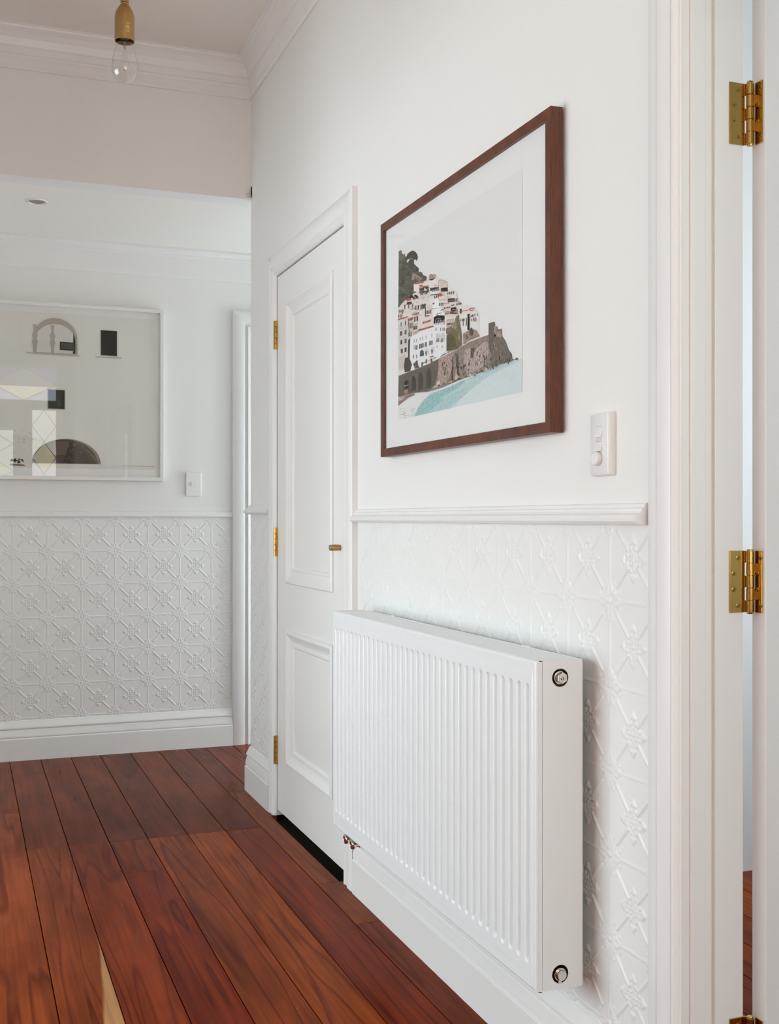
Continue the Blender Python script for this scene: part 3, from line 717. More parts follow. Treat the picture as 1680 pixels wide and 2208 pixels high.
# ------------------------------------------------------------------ radiator
RX0, RX1, RY0, RY1, RZ0, RZ1 = 0.9695, 1.066, 1.8155, 3.0155, 0.241, 0.842
rad = thing('radiator', (1.02, 0.5 * (RY0 + RY1), RZ0), 'white ribbed steel panel radiator with chrome plugs mounted on the embossed wall', 'radiator')
sg = np.linspace(RY0 + 0.0, RY1 - 0.0, 1)
ys = [RY0, RY0 + 0.0006, RY0 + 0.0018, RY0 + 0.0036, RY0 + 0.006]
y = RY0 + 0.009
ys = np.array(ys + list(np.arange(RY0 + 0.009, RY1 - 0.008, 0.0022)) + [RY1 - 0.006, RY1 - 0.0036, RY1 - 0.0018, RY1 - 0.0006, RY1])
zs = np.array([RZ0, RZ0 + .0006, RZ0 + .0018, RZ0 + .0036, RZ0 + .006, RZ0 + .014] + list(np.linspace(RZ0 + .026, RZ0 + .060, 18)) + list(np.linspace(RZ0 + .075, RZ1 - .075, 10)) + list(np.linspace(RZ1 - .060, RZ1 - .026, 18)) + [RZ1 - .014, RZ1 - .006, RZ1 - .0036, RZ1 - .0018, RZ1 - .0006, RZ1])
Yg, Zg = np.meshgrid(ys, zs)
def sstep(x, lo, hi):
    t = np.clip((x - lo) / (hi - lo), 0, 1); return t * t * (3 - 2 * t)
first = RY0 + 0.0345
ph = (Yg - first) / 0.03333; kk = np.clip(np.round(ph), 0, 34); dy = np.abs(Yg - first - kk * 0.03333)
ge = np.maximum(0, np.maximum(RZ0 + 0.052 - Zg, Zg - (RZ1 - 0.052)))
rr = np.hypot(dy, ge)
depth = 0.0072 * (1 - sstep(rr, 0.0018, 0.0085))
ed = np.minimum(np.minimum(Yg - RY0, RY1 - Yg), np.minimum(Zg - RZ0, RZ1 - Zg))
rad_r = 0.006
curl0 = 0; curl = np.where(ed < rad_r, rad_r - np.sqrt(np.maximum(0, rad_r ** 2 - (rad_r - ed) ** 2)), 0)
Pg = np.zeros(Yg.shape + (3,)); Pg[..., 0] = RX0 + depth + curl; Pg[..., 1] = Yg; Pg[..., 2] = Zg
# pressed perimeter line
lin = np.abs(ed - 0.0125); Pg[..., 0] += 0.0016 * (1 - sstep(lin, 0.0012, 0.0042))
fp = hmap('front_panel', M['rad'], rad, Pg, len(ys), len(zs)); fp['label'] = 'white pressed front with vertical flutes'
q = MB()   # rim return of the front panel
prof = [(0, 0), (0.0012, 0), (0.0012, 0.006), (0, 0.006)]
q.box(RX0 + 0.006, RX0 + 0.0125, RY0, RY0 + 0.0015, RZ0, RZ1); q.box(RX0 + 0.006, RX0 + 0.0125, RY1 - 0.0015, RY1, RZ0, RZ1)
q.box(RX0 + 0.006, RX0 + 0.0125, RY0, RY1, RZ1 - 0.0015, RZ1); q.box(RX0 + 0.006, RX0 + 0.0125, RY0, RY1, RZ0, RZ0 + 0.0015)
q.build('panel_rim', M['rad'], rad)

def plate_with_holes(name, y, x0, x1, z0, z1, holes, thick, mat, parent, ny=-1):
    bm = bmesh.new(); o0 = origin_of(parent)
    ring = []
    def loop(pts):
        vs = [bm.verts.new(Vector(p) - o0) for p in pts]
        return [bm.edges.new((vs[i], vs[(i + 1) % len(vs)])) for i in range(len(vs))]
    rc = 0.004
    pts = []
    for cx, cz, a0 in ((x1 - rc, z1 - rc, 0), (x0 + rc, z1 - rc, 90), (x0 + rc, z0 + rc, 180), (x1 - rc, z0 + rc, 270)):
        for k in range(5):
            a = R(a0 + 22.5 * k); pts.append((cx + rc * math.cos(a), y, cz + rc * math.sin(a)))
    es = loop(pts)
    for hx, hz, hr in holes: es += loop([(hx + hr * math.cos(2 * math.pi * i / 40), y, hz + hr * math.sin(2 * math.pi * i / 40)) for i in range(40)])
    bmesh.ops.triangle_fill(bm, edges=es, use_beauty=True)
    # drop faces that filled the holes
    kill = [f for f in bm.faces if any(math.hypot(f.calc_center_median().x + o0.x - hx, f.calc_center_median().z + o0.z - hz) < hr * 0.9 and all(abs(math.hypot(v.co.x + o0.x - hx, v.co.z + o0.z - hz) - hr) < 1e-4 for v in f.verts) for hx, hz, hr in holes)]
    bmesh.ops.delete(bm, geom=kill, context='FACES')
    bmesh.ops.recalc_face_normals(bm, faces=bm.faces[:])
    r = bmesh.ops.extrude_face_region(bm, geom=bm.faces[:])
    for v in [g for g in r['geom'] if isinstance(g, bmesh.types.BMVert)]: v.co.y -= ny * thick
    bmesh.ops.recalc_face_normals(bm, faces=bm.faces[:])
    me = bpy.data.meshes.new(name); bm.to_mesh(me); bm.free(); me.materials.append(mat)
    o = bpy.data.objects.new(name, me); COL.objects.link(o); o.parent = parent
    return o
VX = 1.0195; VZ1, VZ0 = 0.8095, 0.2690; VR = 0.0168
plate_with_holes('end_panel', RY0 + 0.0004, RX0 + 0.0135, RX1, RZ0 + 0.0005, RZ1 - 0.0005, [(VX, VZ1, VR), (VX, VZ0, VR)], 0.0014, M['rad'], rad)
plate_with_holes('end_panel', RY1 - 0.0018, RX0 + 0.0135, RX1, RZ0 + 0.0005, RZ1 - 0.0005, [(VX, VZ1, VR), (VX, VZ0, VR)], 0.0014, M['rad'], rad)
q = MB(); q.box(RX1 - 0.013, RX1 - 0.002, RY0 + 0.003, RY1 - 0.003, RZ0 + 0.004, RZ1 - 0.004); q.build('rear_panel', M['rad'], rad)
# top grille in three sections with fine seams
ysec = [RY0 + 0.002, RY0 + 0.16, RY0 + 0.69, RY1 - 0.002]
for a, b in zip(ysec[:-1], ysec[1:]):
    q = MB().box(RX0 + 0.0135, RX1 - 0.001, a + 0.0004, b - 0.0004, RZ1 - 0.0075, RZ1 - 0.0022); q.build('top_grille', M['rad'], rad, bevel=0.0006)
q = MB(); q.box(RX1 - 0.0015, RX1, RY0 + 0.002, RY1 - 0.002, RZ1 - 0.010, RZ1 - 0.0004); q.build('rear_lip', M['rad'], rad)
# hollow behind each hole and the plugs
for cz in (VZ1, VZ0):
    q = MB(); n = 32; y0, y1 = RY0 + 0.0017, RY0 + 0.024
    q.lathe([(VR + 0.0006, y0), (VR + 0.0006, y1), (0.002, y1)], (VX, 0, cz), 'y', n, caps=False)
    q.build('plug_recess', M['dark'] if cz == VZ0 else M['steel'], rad, smooth=40)
q = MB(); q.lathe([(0.0128, RY0 + 0.023), (0.0128, RY0 + 0.004), (0.0118, RY0 + 0.002), (0.0100, RY0 + 0.0016), (0.0098, RY0 - 0.001)], (VX, 0, VZ1), 'y', 36)
pl = q.build('bleed_plug', M['chrome'], rad, smooth=35); pl['label'] = 'chrome bleed plug at the top'
q = MB(); q.lathe([(0.0108, RY0 + 0.002), (0.0108, RY0 - 0.0062), (0.0098, RY0 - 0.0078), (0.0040, RY0 - 0.0080)], (VX + 0.0008, 0, VZ1), 'y', 6); q.build('hex_head', M['chrome'], pl, bevel=0.0007)
q = MB(); q.lathe([(0.0040, RY0 - 0.0070), (0.0040, RY0 - 0.0098), (0.0034, RY0 - 0.0104)], (VX + 0.0008, 0, VZ1), 'y', 20); q.build('bleed_screw', M['chrome'], pl, smooth=35)
q = MB(); q.box(VX + 0.0002, VX + 0.0014, RY0 - 0.0108, RY0 - 0.0100, VZ1 - 0.0028, VZ1 + 0.0028); q.build('screw_slot', M['dark'], pl)
q = MB(); q.lathe([(0.0126, RY0 + 0.023), (0.0126, RY0 + 0.003), (0.0118, RY0 + 0.001), (0.0104, RY0 + 0.0008), (0.0104, RY0 - 0.002), (0.0100, RY0 - 0.0022), (0.0094, RY0 - 0.0018), (0.0094, RY0 - 0.0052), (0.0086, RY0 - 0.0062), (0.002, RY0 - 0.0064)], (VX + 0.0006, 0, VZ0 - 0.001), 'y', 36)
pl = q.build('drain_plug', M['chrome'], rad, smooth=35); pl['label'] = 'round chrome blanking plug at the bottom'
q = MB(); q.box(VX - 0.0045, VX + 0.0025, RY0 - 0.001, RY0 + 0.008, VZ0 - 0.0172, VZ0 - 0.010); q.build('plug_tab', M['chrome'], pl, bevel=0.0006)
# brackets and bottom valve block
for by in (RY0 + 0.22, RY1 - 0.22):
    q = MB(); q.box(RX1 - 0.004, XW - 0.0038, by - 0.02, by + 0.02, RZ0 + 0.02, RZ1 - 0.02); q.build('wall_bracket', M['rad'], rad)
    q = MB(); q.lathe([(0.004, 0), (0.004, 0.006), (0.003, 0.007)], (RX1 - 0.004, by - .012, RZ1 - 0.004), 'z', 12); q.box(RX1 - .002, RX1 + .004, by - .004, by + .010, RZ1 - .004, RZ1 + .001); q.build('bracket_clip', M['rad'], rad)
q = MB(); vz = 0.2275
q.box(1.000, 1.046, 2.845, 2.935, vz - 0.012, vz + 0.013)
vb = q.build('valve_block', M['chrome'], rad, bevel=0.002); vb['label'] = 'chrome twin valve block under the left end'
for vy in (2.862, 2.917):
    q = MB(); q.lathe([(0.0105, 1.000), (0.0105, 0.994), (0.0085, 0.992), (0.0085, 0.984), (0.0118, 0.983), (0.0132, 0.980), (0.0132, 0.975), (0.0122, 0.972), (0.0090, 0.9705), (0.0086, 0.9712), (0.001, 0.9712)], (0, vy, vz), 'x', 28)
    q.build('valve_cap', M['chrome'], vb, smooth=35)
    q = MB(); q.lathe([(0.0095, vz + 0.012), (0.0095, RZ0 + 0.012)], (1.022, vy, 0), 'z', 20); q.build('valve_tail', M['chrome'], vb, smooth=35)
    q = MB(); q.lathe([(0.0075, 1.046), (0.0075, XW - 0.0038)], (0, vy, vz), 'x', 20); q.build('supply_pipe', M['chrome'], vb, smooth=35)

# ------------------------------------------------------------------ framed town print on the right wall
def to_lin(c): return srgb(*c)
def art_mesh(name, parent, polys, plane, eps, mat):
    """flat inked shapes, stacked by print layer; plane(u, v, k) gives world metres"""
    o0 = origin_of(parent); bm = bmesh.new(); lay = bm.loops.layers.float_color.new('ink')
    for k, col, pts in polys:
        p2 = [p for q, p in enumerate(pts) if p != pts[q - 1]]
        if len(p2) < 3: continue
        vs = [bm.verts.new(Vector(plane(u, v, k)) - o0) for u, v in p2]
        for tri in tessellate_polygon([[Vector((u, v, 0)) for u, v in p2]]):
            if len(set(tri)) < 3: continue
            for lp in bm.faces.new([vs[t] for t in tri]).loops: lp[lay] = to_lin(col)
    me = bpy.data.meshes.new(name); bm.to_mesh(me); bm.free(); me.materials.append(mat)
    o = bpy.data.objects.new(name, me); COL.objects.link(o); o.parent = parent
    return o

# flat ink shapes of the print: (layer, colour, outline in metres from the print's lower left corner)
ART = [
 (0,(186, 207, 208),[(0,0),(0,0.0608),(0.2129,0.0493),(0.2951,0.0547),(0.4376,0.0637),(0.55,0.0685),(0.6381,0.0706),(0.7,0.0668),(0.6972,0),(0.435,0)]),
 (1,(209, 221, 222),[(0.3418,0),(0.4363,0.0278),(0.5453,0.0509),(0.7,0.0668),(0.6972,0),(0.5221,0)]),
 (1,(150, 192, 191),[(0.114,0),(0.1359,0.0173),(0.1804,0.0361),(0.2285,0.0456),(0.3148,0.0515),(0.3916,0.0576),(0.4238,0.0577),(0.3722,0.0404),(0.3043,0.0337),(0.2737,0.0168),(0.2004,0)]),
 (2,(172, 203, 203),[(0.2004,0),(0.2532,0.0147),(0.3336,0.0307),(0.4185,0.0392),(0.4363,0.0259),(0.3712,0.0133),(0.303,0)]),
 (2,(160, 198, 200),[(0.4949,0.0615),(0.5499,0.0664),(0.6027,0.0687),(0.6302,0.069),(0.6066,0.0659),(0.558,0.0621),(0.5076,0.0581)]),
 (3,(226, 226, 224),[(0,0),(0.0009,0.0363),(0.0455,0.0451),(0.1149,0.0543),(0.2234,0.0486),(0.202,0.0422),(0.164,0.0325),(0.136,0.0184),(0.116,0.0043),(0.1015,0)]),
 (3,(228, 230, 229),[(0.2076,0.0482),(0.3051,0.0546),(0.4285,0.0629),(0.5333,0.0684),(0.5786,0.0689),(0.5374,0.065),(0.4374,0.0584),(0.3245,0.0502),(0.2544,0.047)]),
 (4,(170, 166, 162),[(0.027,0.0237),(0.053,0.024),(0.0447,0.023)]),
 (4,(128, 124, 122),[(0.0122,0.0271),(0.0514,0.0261),(0.0302,0.0263)]),
 (4,(150, 146, 142),[(0.0824,0.0031),(0.1086,0.0034),(0.0995,0.0025)]),
 (4,(150, 146, 142),[(0.0388,0.0065),(0.0584,0.0074),(0.0565,0.0058)]),
 (4,(128, 124, 122),[(0.0968,0.0192),(0.1308,0.0187),(0.1138,0.0185)]),
 (4,(170, 166, 162),[(0.0829,0.0165),(0.1025,0.0173),(0.1,0.0159)]),
 (4,(170, 166, 162),[(0.0887,0),(0.1026,0),(0.1058,0)]),
 (4,(128, 124, 122),[(0.0634,0.0069),(0.0822,0.0079),(0.0807,0.0063)]),
 (4,(128, 124, 122),[(0.0279,0.0194),(0.0644,0.0187),(0.0457,0.0187)]),
 (4,(128, 124, 122),[(0.0035,0.0213),(0.0418,0.0205),(0.0216,0.0205)]),
 (4,(170, 166, 162),[(0.0872,0.0087),(0.1106,0.0092),(0.1043,0.0081)]),
 (4,(150, 146, 142),[(0.0319,0.0149),(0.0528,0.0157),(0.0496,0.0142)]),
 (4,(150, 146, 142),[(0.0841,0.02),(0.1087,0.0203),(0.1013,0.0193)]),
 (4,(128, 124, 122),[(0.1017,0.0072),(0.1262,0.0076),(0.1185,0.0066)]),
 (4,(150, 146, 142),[(0.037,0.0014),(0.0507,0.0029),(0.0545,0.0008)]),
 (4,(170, 166, 162),[(0.0935,0.0052),(0.1126,0.0061),(0.1105,0.0046)]),
 (4,(170, 166, 162),[(0.0385,0.0073),(0.0688,0.0073),(0.056,0.0066)]),
 (4,(150, 146, 142),[(0.023,0.0188),(0.0558,0.0185),(0.0408,0.0181)]),
 (4,(150, 146, 142),[(0.0307,0.0119),(0.0462,0.0132),(0.0484,0.0112)]),
 (4,(150, 146, 142),[(0.0958,0.0131),(0.1084,0.0145),(0.1128,0.0124)]),
 (4,(170, 166, 162),[(0.0721,0.0009),(0.1046,0.0007),(0.0894,0.0003)]),
 (4,(170, 166, 162),[(0.0985,0.0193),(0.1188,0.0199),(0.1154,0.0186)]),
 (4,(128, 124, 122),[(0.018,0.0113),(0.0501,0.0112),(0.0359,0.0106)]),
 (4,(170, 166, 162),[(0.0105,0.0128),(0.0312,0.0136),(0.0283,0.0121)]),
 (4,(150, 146, 142),[(0.0279,0.0117),(0.0496,0.0125),(0.0457,0.0111)]),
 (4,(150, 146, 142),[(0.004,0.0272),(0.0269,0.0277),(0.022,0.0265)]),
 (4,(186, 210, 212),[(0.6129,0.0652),(0.6204,0.0661),(0.62,0.0645)]),
 (4,(214, 226, 228),[(0.6761,0.04),(0.6833,0.0409),(0.6827,0.0394)]),
 (4,(186, 210, 212),[(0.3041,0.0495),(0.322,0.0496),(0.313,0.0488)]),
 (4,(150, 190, 190),[(0.343,0.0146),(0.3591,0.015),(0.3516,0.014)]),
 (4,(186, 210, 212),[(0.4187,0.0162),(0.43,0.017),(0.4269,0.0156)]),
 (4,(214, 226, 228),[(0.6817,0.0503),(0.693,0.0506),(0.6884,0.0496)]),
 (4,(214, 226, 228),[(0.3849,0.0342),(0.3954,0.035),(0.3932,0.0335)]),
 (4,(150, 190, 190),[(0.4712,0.0472),(0.489,0.047),(0.479,0.0465)]),
 (4,(150, 190, 190),[(0.4927,0.0179),(0.5028,0.0187),(0.5003,0.0173)]),
 (4,(150, 190, 190),[(0.5049,0.0537),(0.5228,0.0534),(0.5125,0.0529)]),
 (4,(150, 190, 190),[(0.3395,0.015),(0.3553,0.0155),(0.348,0.0144)]),
 (4,(186, 210, 212),[(0.6791,0.0391),(0.6923,0.0393),(0.6858,0.0385)]),
 (4,(150, 190, 190),[(0.6075,0.0536),(0.6184,0.054),(0.6145,0.0529)]),
 (4,(186, 210, 212),[(0.4661,0.0609),(0.4849,0.0605),(0.474,0.0601)]),
 (4,(186, 210, 212),[(0.6556,0.0357),(0.667,0.0361),(0.6624,0.0351)]),
 (4,(150, 190, 190),[(0.647,0.0346),(0.6592,0.0349),(0.6538,0.0339)]),
 (4,(150, 190, 190),[(0.5557,0.0502),(0.5665,0.0507),(0.5631,0.0495)]),
 (4,(150, 190, 190),[(0.4495,0.0395),(0.4694,0.0392),(0.4575,0.0388)]),
 (4,(186, 210, 212),[(0.5598,0.0202),(0.568,0.0211),(0.5672,0.0195)]),
 (4,(214, 226, 228),[(0.6718,0.0509),(0.6875,0.0506),(0.6785,0.0502)]),
 (4,(150, 190, 190),[(0.5681,0.04),(0.5837,0.04),(0.5754,0.0393)]),
 (4,(214, 226, 228),[(0.6564,0.0304),(0.6649,0.0312),(0.6632,0.0298)]),
 (4,(150, 190, 190),[(0.3473,0.0436),(0.3566,0.0445),(0.3559,0.0429)]),
 (4,(214, 226, 228),[(0.6146,0.0554),(0.6273,0.0556),(0.6216,0.0547)]),
 (4,(186, 210, 212),[(0.6389,0.0293),(0.652,0.0295),(0.6457,0.0286)]),
 (4,(150, 190, 190),[(0.6174,0.0453),(0.6344,0.0451),(0.6244,0.0447)]),
 (4,(186, 210, 212),[(0.4686,0.0196),(0.4834,0.0199),(0.4765,0.0189)]),
 (4,(186, 210, 212),[(0.4901,0.0579),(0.507,0.0578),(0.4979,0.0572)]),
 (4,(186, 210, 212),[(0.2932,0.0154),(0.3146,0.0153),(0.302,0.0147)]),
 (4,(214, 226, 228),[(0.4088,0.0314),(0.4173,0.0324),(0.4169,0.0307)]),
 (4,(150, 190, 190),[(0.5113,0.035),(0.5231,0.0356),(0.519,0.0344)]),
 (4,(150, 190, 190),[(0.5957,0.0586),(0.6032,0.0594),(0.6028,0.0579)]),
 (4,(150, 190, 190),[(0.328,0.0439),(0.3432,0.0442),(0.3368,0.0431)]),
 (4,(150, 190, 190),[(0.4676,0.0574),(0.4755,0.0583),(0.4755,0.0566)]),
 (4,(150, 190, 190),[(0.6398,0.029),(0.6566,0.0288),(0.6466,0.0284)]),
 (4,(186, 210, 212),[(0.4847,0.0218),(0.4938,0.0227),(0.4925,0.0212)]),
 (4,(214, 226, 228),[(0.6372,0.0281),(0.6472,0.0287),(0.6441,0.0275)]),
 (4,(214, 226, 228),[(0.6321,0.0317),(0.6465,0.0318),(0.639,0.0311)]),
 (4,(186, 210, 212),[(0.2767,0.0271),(0.2864,0.0281),(0.2858,0.0264)]),
 (4,(186, 210, 212),[(0.6055,0.0469),(0.6128,0.0478),(0.6126,0.0463)]),
 (4,(150, 190, 190),[(0.3873,0.0561),(0.3979,0.0568),(0.3955,0.0553)]),
 (4,(214, 226, 228),[(0.3584,0.0566),(0.3756,0.0566),(0.3669,0.0558)]),
 (4,(150, 190, 190),[(0.5375,0.0323),(0.5538,0.0323),(0.545,0.0317)]),
 (4,(186, 210, 212),[(0.5223,0.0617),(0.5389,0.0615),(0.5298,0.061)]),
 (4,(214, 226, 228),[(0.539,0.0384),(0.5488,0.0391),(0.5465,0.0378)]),
 (4,(150, 190, 190),[(0.5338,0.0641),(0.5421,0.0649),(0.5412,0.0634)]),
 (4,(186, 210, 212),[(0.3125,0.0191),(0.3229,0.0201),(0.3213,0.0185)]),
 (4,(186, 210, 212),[(0.6476,0.0372),(0.6627,0.0371),(0.6543,0.0365)]),
 (4,(214, 226, 228),[(0.5639,0.0595),(0.5753,0.0599),(0.5712,0.0588)]),
 (4,(186, 210, 212),[(0.6595,0.0287),(0.6698,0.0293),(0.6662,0.0281)]),
 (4,(186, 210, 212),[(0.3558,0.0576),(0.3638,0.0586),(0.3644,0.0568)]),
 (4,(150, 190, 190),[(0.6652,0.0581),(0.6803,0.0579),(0.672,0.0574)]),
 (4,(186, 210, 212),[(0.6655,0.0279),(0.6826,0.0276),(0.6723,0.0273)]),
 (4,(214, 226, 228),[(0.5587,0.0646),(0.5746,0.0644),(0.566,0.0639)]),
 (4,(186, 210, 212),[(0.6709,0.0261),(0.6823,0.0266),(0.6775,0.0255)]),
 (4,(186, 210, 212),[(0.6416,0.0302),(0.6512,0.0309),(0.6485,0.0296)]),
 (4,(186, 210, 212),[(0.6568,0.0389),(0.6657,0.0396),(0.6637,0.0382)]),
 (4,(150, 190, 190),[(0.4894,0.0269),(0.4993,0.0277),(0.4972,0.0263)]),
 (4,(150, 190, 190),[(0.422,0.0455),(0.4415,0.0452),(0.4301,0.0448)]),
 (4,(150, 190, 190),[(0.4528,0.0349),(0.4636,0.0356),(0.4608,0.0342)]),
 (4,(142, 118, 110),[(0.0017,0.0582),(0.0576,0.058),(0.1094,0.0576),(0.1216,0.0529),(0.0749,0.0509),(0.0395,0.0446),(0.0009,0.0363)]),
 (5,(190, 172, 164),[(0.0017,0.0578),(0.0518,0.0564),(0.0278,0.0491),(0.0014,0.0495)]),
 (1,(78, 72, 58),[(0.0027,0.433),(0.0238,0.4317),(0.0474,0.4199),(0.0643,0.3977),(0.0934,0.398),(0.1101,0.3858),(0.1432,0.3671),(0.1385,0.3596),(0.1594,0.3553),(0.1727,0.3441),(0.1942,0.3367),(0.1911,0.3279),(0.1466,0.3092),(0.1125,0.2964),(0.0308,0.2938),(0,0.2928)]),
 (2,(110, 96, 84),[(0.0024,0.4409),(0.0194,0.4408),(0.024,0.4371),(0.0271,0.4221),(0.0465,0.4267),(0.0501,0.4149),(0.023,0.4098),(0.004,0.4205)]),
 (2,(92, 86, 68),[(0.0433,0.4145),(0.0551,0.4169),(0.0731,0.4111),(0.0762,0.4049),(0.0597,0.4054)]),
 (2,(104, 100, 76),[(0.0524,0.3513),(0.0604,0.3531),(0.0726,0.3494),(0.0748,0.3453),(0.0635,0.3454)]),
 (2,(84, 80, 60),[(0.0491,0.412),(0.0547,0.4131),(0.0632,0.4104),(0.0646,0.4075),(0.0569,0.4077)]),
 (2,(104, 100, 76),[(0.1135,0.3025),(0.1227,0.3047),(0.1366,0.3006),(0.1391,0.2958),(0.1263,0.2957)]),
 (2,(104, 100, 76),[(0.0347,0.4079),(0.0433,0.4097),(0.0567,0.4055),(0.0589,0.4009),(0.0467,0.4013)]),
 (2,(84, 80, 60),[(0.0718,0.353),(0.0823,0.3554),(0.0987,0.3504),(0.1015,0.3449),(0.0866,0.345)]),
 (2,(104, 100, 76),[(0.0165,0.3944),(0.0226,0.3957),(0.032,0.3928),(0.0336,0.3896),(0.025,0.3898)]),
 (2,(84, 80, 60),[(0,0.3792),(0.0068,0.3814),(0.0228,0.3765),(0.0255,0.3711),(0.0109,0.3714)]),
 (2,(104, 100, 76),[(0.0662,0.3074),(0.0713,0.3086),(0.0791,0.3063),(0.0804,0.3037),(0.0732,0.3037)]),
 (2,(92, 86, 68),[(0.028,0.3336),(0.0334,0.3348),(0.0415,0.3325),(0.0429,0.3297),(0.0354,0.3298)]),
 (2,(62, 57, 46),[(0.0309,0.4053),(0.0426,0.4077),(0.0605,0.402),(0.0635,0.3959),(0.0471,0.3964)]),
 (2,(92, 86, 68),[(0.0722,0.3404),(0.0825,0.3427),(0.0983,0.338),(0.101,0.3326),(0.0865,0.3327)]),
 (2,(62, 57, 46),[(0.0743,0.308),(0.0833,0.3101),(0.0971,0.3061),(0.0996,0.3014),(0.0869,0.3014)]),
 (2,(84, 80, 60),[(0.0841,0.3273),(0.0902,0.3287),(0.0994,0.326),(0.1009,0.3228),(0.0924,0.3228)]),
 (2,(104, 100, 76),[(0.047,0.3913),(0.0556,0.3931),(0.0689,0.389),(0.0711,0.3845),(0.059,0.3848)]),
 (2,(104, 100, 76),[(0.002,0.4055),(0.0111,0.4073),(0.0251,0.4029),(0.0275,0.3982),(0.0146,0.3985)]),
 (2,(54, 50, 42),[(0.0641,0.3742),(0.0715,0.3757),(0.0829,0.3722),(0.0848,0.3684),(0.0744,0.3685)]),
 (2,(62, 57, 46),[(0.0451,0.3688),(0.0522,0.3703),(0.0631,0.367),(0.0649,0.3633),(0.0549,0.3634)]),
 (2,(92, 86, 68),[(0.084,0.3656),(0.0896,0.3668),(0.098,0.3642),(0.0995,0.3613),(0.0917,0.3614)]),
 (2,(62, 57, 46),[(0.0095,0.3522),(0.0165,0.3537),(0.0271,0.3505),(0.0288,0.347),(0.0191,0.3471)]),
 (2,(84, 80, 60),[(0.0671,0.3556),(0.0733,0.357),(0.0831,0.3541),(0.0847,0.3508),(0.0758,0.3509)]),
 (2,(54, 50, 42),[(0.0978,0.3024),(0.1052,0.3041),(0.1163,0.3009),(0.1182,0.2971),(0.108,0.297)]),
 (2,(92, 86, 68),[(0.0186,0.3602),(0.0246,0.3614),(0.0337,0.3587),(0.0353,0.3556),(0.0269,0.3558)]),
 (2,(104, 100, 76),[(0.066,0.313),(0.0778,0.3157),(0.0959,0.3105),(0.099,0.3044),(0.0824,0.3043)]),
 (2,(62, 57, 46),[(0.0953,0.3497),(0.1062,0.3522),(0.1227,0.3471),(0.1255,0.3414),(0.1103,0.3416)]),
 (2,(84, 80, 60),[(0.0214,0.3543),(0.0289,0.356),(0.0402,0.3526),(0.0422,0.3487),(0.0318,0.3488)]),
 (2,(104, 100, 76),[(0.1027,0.3307),(0.1134,0.3332),(0.1297,0.3283),(0.1325,0.3227),(0.1175,0.3227)]),
 (2,(104, 100, 76),[(0,0.3979),(0.0117,0.4004),(0.03,0.3947),(0.0332,0.3885),(0.0164,0.3889)]),
 (2,(84, 80, 60),[(0.078,0.3309),(0.0853,0.3325),(0.0965,0.3292),(0.0983,0.3254),(0.0881,0.3255)]),
 (2,(62, 57, 46),[(0.0555,0.3088),(0.0618,0.3103),(0.0715,0.3075),(0.0731,0.3042),(0.0643,0.3042)]),
 (2,(84, 80, 60),[(0,0.365),(0.0057,0.3673),(0.0221,0.3624),(0.0249,0.3569),(0.0099,0.3571)]),
 (2,(104, 100, 76),[(0,0.3466),(0.0043,0.3491),(0.0214,0.3441),(0.0244,0.3383),(0.0086,0.3385)]),
 (2,(62, 57, 46),[(0.1072,0.3244),(0.1157,0.3264),(0.1287,0.3225),(0.1309,0.318),(0.119,0.3181)]),
 (2,(62, 57, 46),[(0.1088,0.3144),(0.1142,0.3157),(0.1224,0.3133),(0.1238,0.3104),(0.1163,0.3104)]),
 (2,(62, 57, 46),[(0.0183,0.3902),(0.0302,0.3927),(0.0484,0.387),(0.0515,0.3809),(0.0348,0.3812)]),
 (2,(92, 86, 68),[(0.12,0.3698),(0.1262,0.3712),(0.1359,0.3681),(0.1376,0.3648),(0.1287,0.3649)]),
 (2,(104, 100, 76),[(0.0202,0.3367),(0.0314,0.3392),(0.0488,0.3341),(0.0517,0.3283),(0.0359,0.3284)]),
 (2,(84, 80, 60),[(0.0324,0.3746),(0.0405,0.3764),(0.053,0.3726),(0.0551,0.3683),(0.0437,0.3686)]),
 (2,(62, 57, 46),[(0.0118,0.3658),(0.0227,0.3681),(0.0394,0.3631),(0.0422,0.3575),(0.027,0.3577)]),
 (2,(104, 100, 76),[(0.0998,0.3571),(0.1104,0.3594),(0.1265,0.3545),(0.1293,0.3489),(0.1145,0.3491)]),
 (2,(92, 86, 68),[(0.0857,0.3525),(0.0922,0.3539),(0.1022,0.3509),(0.1039,0.3475),(0.0948,0.3476)]),
 (2,(104, 100, 76),[(0.0561,0.3634),(0.0636,0.365),(0.0751,0.3616),(0.077,0.3577),(0.0665,0.3578)]),
 (2,(54, 50, 42),[(0.1084,0.3052),(0.1156,0.3069),(0.1265,0.3038),(0.1284,0.3),(0.1183,0.3)]),
 (2,(84, 80, 60),[(0.0772,0.3734),(0.0827,0.3746),(0.0912,0.3719),(0.0927,0.369),(0.0849,0.3691)]),
 (2,(92, 86, 68),[(0.0429,0.3486),(0.0525,0.3508),(0.0672,0.3464),(0.0697,0.3414),(0.0562,0.3415)]),
 (2,(92, 86, 68),[(0.0298,0.3133),(0.0395,0.3156),(0.0544,0.3113),(0.057,0.3063),(0.0433,0.3063)]),
 (2,(104, 100, 76),[(0.079,0.3094),(0.0888,0.3117),(0.1039,0.3073),(0.1064,0.3022),(0.0926,0.3022)]),
 (2,(62, 57, 46),[(0.1042,0.3401),(0.1137,0.3422),(0.1282,0.3378),(0.1306,0.3328),(0.1173,0.3329)]),
 (2,(92, 86, 68),[(0,0.3584),(0.0026,0.3598),(0.0125,0.3568),(0.0142,0.3535),(0.0051,0.3536)]),
 (2,(62, 57, 46),[(0.0192,0.3247),(0.0304,0.3273),(0.0475,0.3223),(0.0504,0.3166),(0.0348,0.3166)]),
